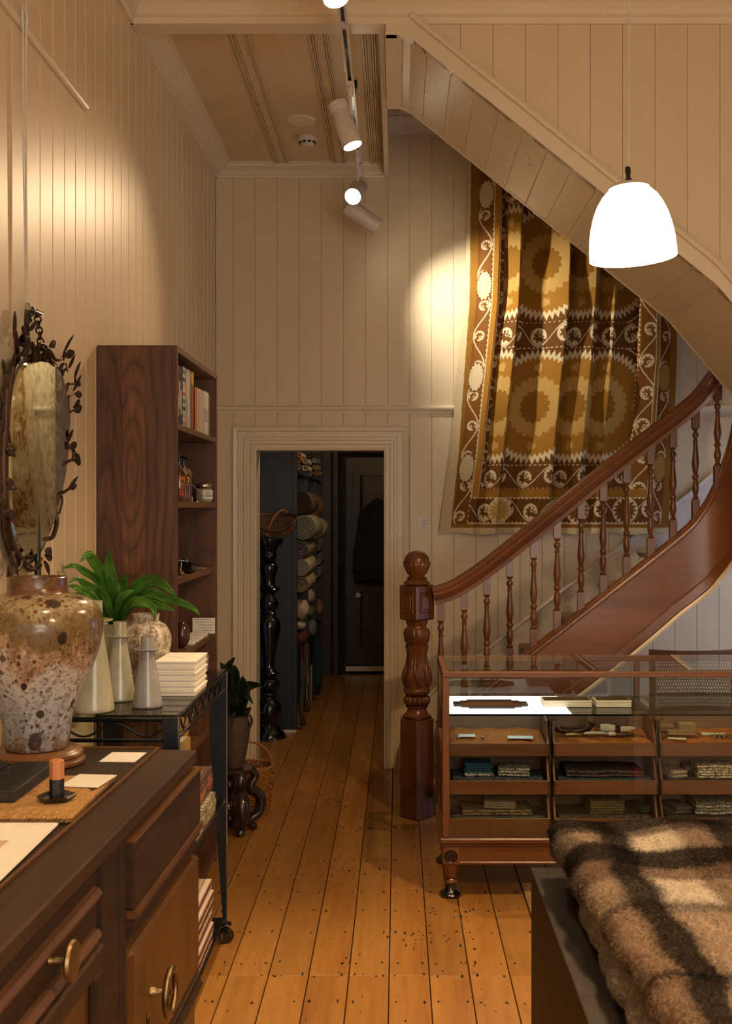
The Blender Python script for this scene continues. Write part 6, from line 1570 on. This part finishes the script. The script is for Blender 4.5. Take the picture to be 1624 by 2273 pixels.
for i in range(16):
    z = .012+i*.0155; r = .098+.022*(i/15)**.7
    m.tube([(wx+(r+.004*math.cos(14*a+(i % 2)*math.pi))*math.cos(a), wy+(r+.004*math.cos(14*a+(i % 2)*math.pi))*math.sin(a), z) for a in [k_*math.pi/42 for k_ in range(84)]], .0075, 5, closed=True)
obj('woven_side', m, 'wicker', t, kind='stuff', smooth=60)
for i in range(14):
    a = (i+.5)*2*math.pi/14; m = MB(); m.tube([(wx+.096*math.cos(a), wy+.096*math.sin(a), .004), (wx+.119*math.cos(a), wy+.119*math.sin(a), .26)], .005, 6); obj('stake', m, 'wicker', t)
m = MB(); m.lathe([(0, 0), (.10, 0), (.10, .01), (0, .012)], 24, (wx, wy, 0)); obj('basket_floor', m, 'wicker', t)
for q in range(3):
    m = MB(); m.tube([(wx+(.120+.006*math.cos(9*a+q*2.1))*math.cos(a), wy+(.120+.006*math.cos(9*a+q*2.1))*math.sin(a), .262+.006*math.sin(9*a+q*2.1)) for a in [k_*math.pi/40 for k_ in range(80)]], .005, 5, closed=True); obj('braided_rim', m, 'wicker', t, smooth=60)
    pts = [(wx+.12*math.cos(b_)+.007*math.cos(b_*12+q*2.1), wy-.02+.007*math.sin(b_*12+q*2.1), .262+.13*math.sin(b_)) for b_ in [k_*math.pi/40 for k_ in range(41)]]
    m = MB(); m.tube(pts, .005, 6); obj('handle_strand', m, 'wicker', t, smooth=60)
for (dx_, dy_, r, mt, lab) in ((-.015, .01, .065, 'wool_dark', 'dark ball of wool in the wicker basket'), (.045, -.055, .026, 'grey_wool', 'smaller grey ball of wool in the wicker basket')):
    m = MB(); m.ell((wx+dx_, wy+dy_, .20), r, r, r, 18, 12); obj('wool_ball', m, mt, label=lab, cat='wool', smooth=80, group='balls of wool')
# card on the back wall
t = thing('wall_label', 'small white label card pinned to the back wall beside the hanging', 'label', (X_(941, YB), YB-.001, Z_(1174, YB)))
m = MB(); m.box(X_(929, YB), X_(953, YB), YB-.0025, YB-.0005, Z_(1174, YB), Z_(1149, YB)); lc = obj('card', m, 'paper', t)
m = MB()
for i in range(4): m.box(X_(935, YB), X_(948-(i % 2)*4, YB), YB-.003, YB-.0024, Z_(1156+i*4, YB), Z_(1155+i*4, YB))
obj('print_lines', m, 'ink_grey', lc, kind='stuff')
# ================================================================== plinth with the plaid blanket
t = thing('display_plinth', 'plain dark brown painted plinth under the plaid blanket', 'plinth', (.87, 1.88, 0))
PZ_ = .75
m = MB(); m.box(.338, 1.42, .9, 2.85, .0, PZ_-.012, .0015); obj('plinth_body', m, 'plinth_paint', t)
m = MB(); m.box(.336, 1.422, .898, 2.852, PZ_-.012, PZ_, .0015); obj('plinth_top', m, 'plinth_paint', t)
def build_blanket():
    rs = np.random.RandomState(9)
    DK, TN, CR, GB, BR = [np.array(c) for c in ((.008, .0055, .0042), (.30, .205, .140), (.66, .58, .47), (.105, .08, .06), (.17, .11, .075))]
    def bands(v, stops):
        out = np.zeros(v.shape+(3,)); w = .012
        out[:] = stops[0][1]
        for (p, c) in stops[1:]:
            k_ = np.clip((v-p)/w*.5+.5, 0, 1)[..., None]; out = out*(1-k_)+c*k_
        return out
    def plaid(x, y, lower=False):
        xx = x+.010*np.sin(y*9)+.006*np.sin(y*31+x*20); yy = y+.012*np.sin(x*14)+.006*np.sin(x*37)
        xx = xx-(.03 if lower else 0)
        wx_ = bands(xx, [(0, DK), (.372, GB), (.405, TN), (.455, DK), (.53, CR), (.635, BR), (.72, DK), (.80, TN), (.95, CR), (1.05, DK)])
        wy_ = bands(yy, [(0, GB), (1.50, DK), (1.58, TN), (1.80, BR), (1.84, DK), (1.875, TN), (2.03, TN), (2.145, GB), (2.19, CR), (2.33, BR), (2.43, DK), (2.555, CR), (2.65, GB), (2.70, DK)])
        c = np.sqrt(wx_*wy_)*.75+.25*np.minimum(wx_, wy_)
        return c
    t = thing('plaid_blanket', 'folded fuzzy brown, black and cream plaid blanket on the plinth', 'blanket', (.78, 2.08, PZ_+.0005))
    base = np.array([.78, 2.08, PZ_+.0005])
    fuzzP = []; fuzzN = []; fuzzC = []
    def layer(nm, x0f, x1, y0, y1, zb, zt, lower):
        NU, NV = 150, 260
        U, V = np.meshgrid(np.linspace(0, 1, NU+1), np.linspace(0, 1, NV+1))
        # denser sampling at the edges
        U = .5-.5*np.cos(np.pi*U); V = .5-.5*np.cos(np.pi*V)
        Y = y0+(y1-y0)*V+.010*np.sin(U*9+1)*(V-.5)*2; x0 = x0f(Y)+.006*np.sin(Y*23)+.004*np.sin(Y*51)
        X = x0+(x1-x0)*U
        h = (zt-zb)/2; R = h*1.15
        ex = np.minimum(X-x0, x1-X); ey = np.minimum(Y-y0, y1-Y)
        e = np.minimum(ex, ey); e = np.where((ex < R) & (ey < R), R-np.hypot(R-ex, R-ey), e); e = np.clip(e, 0, R)
        prof = np.sqrt(np.clip(1-(1-e/R)**2, 0, 1))
        und = .006*np.sin(X*21+Y*7)+.005*np.sin(Y*17-X*9)
        Zt = (zb+zt)/2+h*prof+und*prof; Zb = (zb+zt)/2-h*prof
        for side, Z in ((1, Zt), (-1, Zb)):
            P_ = np.stack([X, Y, Z], -1); C_ = plaid(X, Y, lower)
            yield side, P_, C_, NU, NV
    spec = [('upper_fold', lambda Y: np.interp(Y, [1.4, 2.0, 2.5, 2.8], [.440, .410, .380, .372]), 1.16, 1.30, 2.82, PZ_+.062, PZ_+.140, False),
            ('lower_fold', lambda Y: np.interp(Y, [1.4, 2.0, 2.4, 2.7], [.405, .398, .402, .415]), 1.15, 1.30, 2.76, PZ_+.001, PZ_+.068, True)]
    for (nm, xf, x1, y0, y1, zb, zt, lower) in spec:
        VV = []; QQ = []; CC = []; off = 0
        for side, P_, C_, NU, NV in layer(nm, xf, x1, y0, y1, zb, zt, lower):
            idx = np.arange((NU+1)*(NV+1)).reshape(NV+1, NU+1)+off
            q = np.stack([idx[:-1, :-1], idx[:-1, 1:], idx[1:, 1:], idx[1:, :-1]], -1).reshape(-1, 4)
            if side < 0: q = q[:, ::-1]
            if lower: C_ = C_*.5+CR*.42
            VV.append(P_.reshape(-1, 3)); QQ.append(q); CC.append(C_.reshape(-1, 3)); off += (NU+1)*(NV+1)
            # fuzz roots
            du = P_[:-1, 1:]-P_[:-1, :-1]; dv = P_[1:, :-1]-P_[:-1, :-1]; cr_ = np.cross(du, dv); ar = np.linalg.norm(cr_, axis=-1); nn = cr_/np.maximum(ar, 1e-12)[..., None]*side
            vis = ((P_[:-1, :-1, 1] > 1.6) & (P_[:-1, :-1, 0] < .98))*ar
            if side < 0: vis = vis*(P_[:-1, :-1, 0] < .46)
            if lower: vis = vis*(P_[:-1, :-1, 0] < .50)
            n_ = int((62000 if (side > 0 and not lower) else 16000 if lower else 9000)); pr_ = vis.ravel()/max(vis.sum(), 1e-9)
            pick = rs.choice(len(pr_), n_, p=pr_)
            A_ = P_[:-1, :-1].reshape(-1, 3)[pick]; a_ = rs.rand(n_, 1); b_ = rs.rand(n_, 1)
            fuzzP.append(A_+du.reshape(-1, 3)[pick]*a_+dv.reshape(-1, 3)[pick]*b_); fuzzN.append(nn.reshape(-1, 3)[pick]); fuzzC.append(C_[:-1, :-1].reshape(-1, 3)[pick])
        VV = np.concatenate(VV)-base; QQ = np.concatenate(QQ); CC = np.concatenate(CC)
        me = bpy.data.meshes.new(nm); me.from_pydata(VV.tolist(), [], QQ.tolist()); me.shade_smooth()
        ca = me.color_attributes.new('col', 'FLOAT_COLOR', 'POINT'); rgba = np.ones((len(VV), 4)); rgba[:, :3] = np.clip(CC, 0, 1); ca.data.foreach_set('color', rgba.ravel())
        me.materials.append(M['blanket_wool']); link(nm, me, t)
    P_ = np.concatenate(fuzzP)-base; N_ = np.concatenate(fuzzN); C_ = np.concatenate(fuzzC); n_ = len(P_)
    L = rs.uniform(.006, .017, (n_, 1)); tg = rs.normal(size=(n_, 3)); tg[:, 0] += .9*np.sign(rs.rand(n_)-.5); tg -= N_*(tg*N_).sum(1, keepdims=True); tg /= np.linalg.norm(tg, axis=1, keepdims=True)
    d1 = N_*.55+tg*.65; d2 = N_*.25+tg*1.0
    s = np.cross(d1, rs.normal(size=(n_, 3))); s /= np.linalg.norm(s, axis=1, keepdims=True); w_ = .00045
    p0 = P_-s*w_; p1 = P_+s*w_; p2 = P_+d1*L*.5+s*w_; p3 = P_+d1*L*.5-s*w_; p4 = P_+d1*L*.5+d2*L*.5
    for q_ in (p0, p1, p2, p3, p4): q_[:, 2] = np.maximum(q_[:, 2], .002)
    V_ = np.stack([p0, p1, p2, p3, p4], 1).reshape(-1, 3); i0 = np.arange(n_)*5
    loops = np.concatenate([np.stack([i0, i0+1, i0+2, i0+3], 1).ravel(), np.stack([i0+3, i0+2, i0+4], 1).ravel()]).astype(np.int32)
    ls = np.concatenate([np.arange(n_)*4, n_*4+np.arange(n_)*3]).astype(np.int32); lt = np.concatenate([np.full(n_, 4), np.full(n_, 3)]).astype(np.int32)
    me = bpy.data.meshes.new('wool_fuzz'); me.vertices.add(len(V_)); me.vertices.foreach_set('co', V_.ravel()); me.loops.add(len(loops)); me.loops.foreach_set('vertex_index', loops)
    me.polygons.add(len(ls)); me.polygons.foreach_set('loop_start', ls); me.polygons.foreach_set('loop_total', lt); me.update()
    ca = me.color_attributes.new('col', 'FLOAT_COLOR', 'POINT'); rgba = np.ones((n_*5, 4)); rgba[:, :3] = np.clip(np.repeat(C_*(.8+.5*rs.rand(n_, 1)), 5, 0), 0, 1); ca.data.foreach_set('color', rgba.ravel())
    me.materials.append(M['fuzz']); tag(link('wool_fuzz', me, t), kind='stuff')
build_blanket()
# rush rug on the floor beside the plinth
t = thing('rush_rug', 'woven rush rug on the floor between the plinth and the cabinet', 'rug', (1.1, 4.4, .003))
m = MB(); m.box(.56, 1.9, 3.0, 4.97, .0022, .010, .003); obj('rug_body', m, 'rush', t)
m = MB()
for i in range(46):
    y = 3.9+i*.0232; m.tube([(.585, y, .008), (.555, y+.004, .011), (.548, y+.008, .006)], .008, 6)
obj('bound_edge', m, 'rush', t, kind='stuff', smooth=60)
# ================================================================== hall: shelving with rolled rugs, pedestal, coat
SX = -.745
t = thing('rug_shelving', 'tall dark navy shelving unit full of rolled rugs in the hall', 'shelving', (-1.2, 9.7, 0))
m = MB(); m.box(-1.60, SX, 8.335, 8.36, .02, 2.9, .002); obj('end_panel', m, 'navy', t)
m = MB(); m.box(SX-.03, SX+.003, 8.33, 8.37, .02, 2.9, .002); obj('end_stile', m, 'navy', t)
for y in (9.38, 10.43, 11.15):
    m = MB(); m.box(-1.60, SX, y, y+.03, .02, 2.9, .002); obj('upright', m, 'navy', t)
m = MB(); m.box(-1.615, -1.60, 8.335, 11.18, .02, 2.9); obj('back_panel', m, 'navy', t)
for (a, b_) in ((8.36, 9.38), (9.41, 10.43), (10.46, 11.15)):
    for z in (.56, 1.005, 1.925, 2.85):
        m = MB(); m.box(-1.60, SX-.002, a, b_, z-.022, z); obj('shelf', m, 'navy', t)
m = MB(); m.box(-1.60, SX+.002, 8.335, 8.36, 0, .02); obj('kick', m, 'box_white', t)
def roll(px, py, rpx, Y, L, mat, label, n=20):
    S = F/Y; x = X_(px, Y); z = Z_(py, Y); r = rpx/S
    prof = [(0, -.004), (r*.2, 0), (r*.95, 0), (r, -.006), (r*.985, -L*.5), (r*.99, -L+.004), (0, -L)]
    mm = MB(); mm.lathe(prof, 28, (0, 0, 0), Matrix.Rotation(math.pi/2, 4, 'Y'))
    me = bpy.data.meshes.new('rug_roll'); me.from_pydata(mm.v, [], mm.f); me.shade_smooth(); me.set_sharp_from_angle(angle=math.radians(40)); me.materials.append(M[mat])
    o = link('rug_roll', me); o.location = (x, Y, z); o.rotation_euler = (0, 0, -math.pi/2)
    tag(o, label, 'rug', 'rolled rugs on the hall shelves')
ROLLS = [(667, 1298.5, 18, 8.42, .8, 'roll_brown', 'rolled rug with brown flecked end and tan back, lowest of the near stack'),
 (667, 1260.5, 19.4, 8.42, .8, 'roll_lilac', 'rolled rug with lilac grey end and cream back in the near stack'),
 (664, 1220, 20.3, 8.42, .7, 'roll_purple', 'rolled rug with dark purple end in the near stack'),
 (672, 1171, 28, 8.42, .85, 'roll_green', 'big rolled rug with dark green patterned end in the near stack'),
 (665, 1116, 26.5, 8.42, .85, 'roll_dark', 'big rolled rug with dark brown end, topmost of the near stack'),
 (680, 1124, 27, 9.46, .7, 'roll_orange', 'rolled orange rug in the second bay'),
 (696, 1174, 22.5, 9.46, .7, 'roll_cream', 'rolled cream rug in the second bay below the orange one'),
 (697, 1212, 15, 10.5, .55, 'roll_brown', 'rolled tan rug in the far bay'),
 (699, 1243, 14, 10.5, .55, 'roll_bw', 'rolled black and white rug in the far bay'),
 (701, 1270, 12.6, 10.5, .55, 'roll_bw', 'small rolled black and white rug, lowest in the far bay')]
for a in ROLLS: roll(*a)
# the stands that carry the second and far bay stacks are the shelves; small rolls sit on the top shelf
small = [(661, 1037, 8, 8.45, 'roll_cream', 'cream'), (676, 1039, 7.5, 8.45, 'roll_bw', 'black and white'), (662, 1021, 7.5, 8.45, 'roll_orange', 'orange'), (677, 1024, 6.5, 8.45, 'roll_green', 'green'), (664, 1009, 6, 8.45, 'roll_brown', 'brown'),
 (688, 1050, 7, 9.5, 'roll_purple', 'purple'), (702, 1051, 6.3, 9.5, 'roll_orange', 'striped orange'), (685, 1037, 6.5, 9.5, 'roll_dark', 'dark brown'), (698.5, 1037, 6.3, 9.5, 'roll_cream', 'pale cream'), (684, 1024, 6, 9.5, 'roll_brown', 'tan'), (698, 1022, 7, 9.5, 'roll_bw', 'grey'), (707, 1050, 6, 10.5, 'roll_green', 'mossy green')]
for (px, py, r, Y, mt, nm) in small: roll(px, py, r, Y, .4, mt, 'small %s rug roll high on the top shelf %s' % (nm, {8.45: 'of the near bay', 9.5: 'of the second bay', 10.5: 'of the far bay'}[Y]), 16)
# sheepskins on the lower shelves
def fluff(px, py, rx, rz, Y, mat, label, seed, depth=.22):
    rr = random.Random(seed); x = X_(px, Y); z = Z_(py, Y); s = Y/F
    mm = MB(); mm.ell((x, Y+depth/2, z), rx*s, depth/2, rz*s, 28, 18)
    for i, p in enumerate(mm.v):
        v_ = Vector(p)-Vector((x, Y+depth/2, z)); f = 1+.07*math.sin(v_.x*90+seed)*math.sin(v_.z*80)+rr.uniform(-.05, .05); mm.v[i] = tuple(Vector((x, Y+depth/2, z))+v_*f)
    obj('sheepskin', mm, mat, label=label, cat='sheepskin', group='sheepskins on the hall shelves', smooth=80)
fluff(665, 1355, 19, 22, 8.45, 'cream_wool', 'large cream sheepskin on the lower near shelf', 1); fluff(663, 1390, 13, 10, 8.45, 'cream_wool', 'small cream sheepskin under the large one', 2); fluff(665, 1419, 17, 18, 8.45, 'red_wool', 'dark red sheepskin at the bottom of the near shelf', 3)
fluff(686, 1326, 10, 15, 9.46, 'cream_wool', 'narrow cream fleece in the second bay', 4); fluff(688, 1361, 10, 15, 9.46, 'green_wool', 'green fleece in the second bay', 5); fluff(689, 1396, 11, 19, 9.46, 'grey_wool', 'grey fleece in the second bay', 6)
fluff(706, 1350, 9, 18, 10.5, 'mat_brown', 'tan fleece in the far bay', 7)
# striped rugs hanging over the low rail
def drape(x0, x1, y, z0, z1, mat, label, seed, name='striped_rug'):
    mm = MB(); mm.grid(lambda a, b_: (x0+(x1-x0)*a+.012*math.sin(b_*9+seed)*(1-b_), y-.03*b_*0-.012*math.sin(a*12+seed)-.02*(1-b_), z0+(z1-z0)*b_+(.01*math.sin(a*20+seed) if b_ < .02 else 0)), 24, 30)
    o = obj(name, mm, mat, label=label, cat='rug', group='striped rugs in the hall', smooth=80); s_ = o.modifiers.new('thickness', 'SOLIDIFY'); s_.thickness = .012
stripes('hall_stripe_x', 'X', [(.30, .12, .04), (.03, .03, .035), (.26, .22, .14), (.02, .02, .025), (.22, .05, .03), (.03, .03, .03)], 16)
stripes('hall_stripe_g', 'X', [(.05, .08, .03), (.02, .03, .02), (.16, .13, .05), (.10, .03, .05)], 14)
drape(SX+.006, SX+.06, 8.62, .20, .62, 'hall_stripe_x', 'orange and black striped rug hanging low in the shelving', 1)
drape(SX+.006, SX+.045, 8.50, .03, .49, 'hall_stripe_g', 'green and gold striped rug hanging in front of the orange one', 2)
drape(SX+.006, SX+.045, 9.2, .03, .38, 'hall_stripe_x', 'dark striped rug on the floor beside the second bay', 4)
t = thing('blue_bag', 'dark teal cloth bag hanging in the far bay', 'bag', (SX+.045, 9.72, .18))
x = SX+.05
m = MB(); m.grid(lambda a, b_: (x+.055*math.cos(a*2*math.pi)*(.55+.45*math.sin(math.pi*min(1, b_*.9+.15))), 9.7+.06*math.sin(a*2*math.pi)*(.5+.5*b_), .14+.42*b_), 24, 16); obj('bag_body', m, 'teal_cloth', t, smooth=80)
m = MB(); m.tube(cr([(x-.03, 9.7, .55), (x-.02, 9.69, .63), (x+.02, 9.69, .63), (x+.03, 9.7, .55)], 6), .006, 6); obj('strap', m, 'wool_dark', t, smooth=60)
for (yy, xx, h, lab) in ((9.46, SX+.025, .10, 'black low crate under the dark striped rug'), (10.0, SX+.06, .12, 'small dark sack on the floor by the far bay')):
    mm = MB(); mm.box(SX-.15, xx, yy, yy+.28, .001, h, .02); obj('dark_crate', mm, 'wool_dark', label=lab, cat='crate', bevel=.01)
# ebonised pedestal
qx, qy = X_(597, 8.17), 8.17; sS = qy/F
t = thing('ebonised_pedestal', 'tall turned glossy black pedestal just inside the doorway', 'pedestal', (qx, qy, 0))
def sec(nm, lst): 
    mm = MB(); pr_ = [(r*sS, max(0, Z_(py, qy))) for py, r in lst]; mm.lathe(pr_, 40, (qx, qy, 0)); obj(nm, mm, 'ebony', t, smooth=55)
sec('base', [(1670, 46), (1660, 48), (1646, 48), (1641, 45), (1640, 40), (1633, 39), (1632, 36), (1626, 35), (1622, 30), (1616, 26), (1610, 22)])
sec('lower_bulb', [(1611, 20), (1602, 19), (1596, 22), (1586, 27), (1575, 29), (1564, 27), (1556, 21), (1550, 14), (1546, 13), (1542, 18), (1538, 18), (1534, 13)])
sec('lower_ball', [(1535, 13), (1530, 19), (1521, 25), (1512, 24), (1505, 17), (1500, 13), (1498, 20), (1493, 25), (1489, 22), (1486, 14), (1480, 12), (1470, 12)])
sec('shaft', [(1471, 12), (1455, 14), (1435, 18), (1412, 23), (1395, 26), (1382, 26), (1374, 22), (1368, 15), (1364, 14), (1361, 19), (1357, 15), (1353, 14)])
sec('upper_bulb', [(1354, 14), (1349, 19), (1341, 22), (1332, 20), (1325, 14), (1318, 12), (1312, 20), (1307, 27), (1303, 24), (1300, 15), (1292, 13), (1280, 15), (1268, 19), (1258, 21), (1252, 18), (1247, 13)])
sec('capital', [(1248, 13), (1244, 18), (1240, 14), (1236, 18), (1231, 18), (1228, 15), (1222, 16), (1218, 20), (1213, 21), (1211, 26), (1206, 30), (1200, 32), (1196, 32), (1195, 0)])
# fan basket on the pedestal
zb_ = Z_(1195, qy)+.001; bx_, by_ = X_(612, qy), qy
t = thing('fan_basket', 'open dark wicker basket with twisted handle on the black pedestal', 'basket', (bx_, by_, zb_))
TB = Matrix.Translation((bx_, by_, zb_+.02)) @ Matrix.Rotation(math.radians(28), 4, 'X') @ Matrix.Translation((-bx_, -by_, -zb_))
def bpart(nm, mm, mt, **kw): mm.xf(TB); return obj(nm, mm, mt, t, **kw)
for i in range(3):
    m = MB(); m.tube([(bx_+(.150+.004*i)*math.cos(a), by_+.125*math.sin(a), zb_+.115+.02*math.cos(2*a)+.006*i) for a in [k_*math.pi/24 for k_ in range(48)]], .006, 6, closed=True); bpart('rim_cane', m, 'wicker_dark', smooth=60)
for i in range(52):
    a = i*2*math.pi/52; m = MB(); m.tube(cr([(bx_+.045*math.cos(a), by_+.04*math.sin(a), zb_+.006), (bx_+.115*math.cos(a), by_+.095*math.sin(a), zb_+.045), (bx_+.151*math.cos(a), by_+.125*math.sin(a), zb_+.118+.02*math.cos(2*a))], 4), .0026, 5); bpart('rib', m, 'wicker')
for zq, rq in ((.004, .050), (.022, .085), (.062, .128)):
    m = MB(); m.tube([(bx_+rq*math.cos(a), by_+rq*.83*math.sin(a), zb_+zq+.004) for a in [k_*math.pi/20 for k_ in range(40)]], .004, 6, closed=True); bpart('weaver', m, 'wicker_dark', smooth=60)
for q in range(2):
    m = MB(); m.tube([(bx_+.02-.05*math.cos(b_)+.006*math.cos(b_*16+q*3.14), by_-.125*math.cos(b_)+.006*math.sin(b_*16+q*3.14), zb_+.11+.075*math.sin(b_)) for b_ in [k_*math.pi/40 for k_ in range(41)]], .0055, 6); bpart('handle_strand', m, 'wicker', smooth=60)
# coat on the hall door
t = thing('dark_coat', 'dark coat on a wooden hanger on the hall door', 'coat', (-.25, YD-.06, .9))
def coatf(a, b_):
    z = Z_(1113, YD)-(1-b_)*.80; w_ = .05+.13*min(1, (1-b_)*5)**.6+.03*(1-b_); xm = -.20-.02*(1-b_)
    return (xm+w_*math.cos(a*2*math.pi)+.012*math.sin(a*30)*(1-b_), YD-.075+.045*math.sin(a*2*math.pi)*(1+.25*math.sin(a*38)), z-.03*math.sin(a*6))
m = MB(); m.grid(coatf, 60, 30); obj('coat_body', m, 'wool_dark', t, smooth=80)
m = MB(); m.tube(cr([(-.31, YD-.10, 1.60), (-.37, YD-.10, 1.35), (-.395, YD-.10, 1.10), (-.385, YD-.09, 1.02)], 6), [.05, .05, .048, .046, .045, .044, .043, .042, .042, .042, .042, .042, .041, .041, .041, .040, .040, .040, .040], 12); obj('sleeve', m, 'wool_dark', t, smooth=70)
m = MB(); m.tube([(-.27, YD-.08, 1.66), (-.19, YD-.085, 1.735), (-.10, YD-.08, 1.66)], .012, 8); m.tube([(-.19, YD-.085, 1.735), (-.19, YD-.05, 1.79), (-.19, YD-.02, 1.78)], .004, 6); obj('hanger', m, 'block_wood', t)
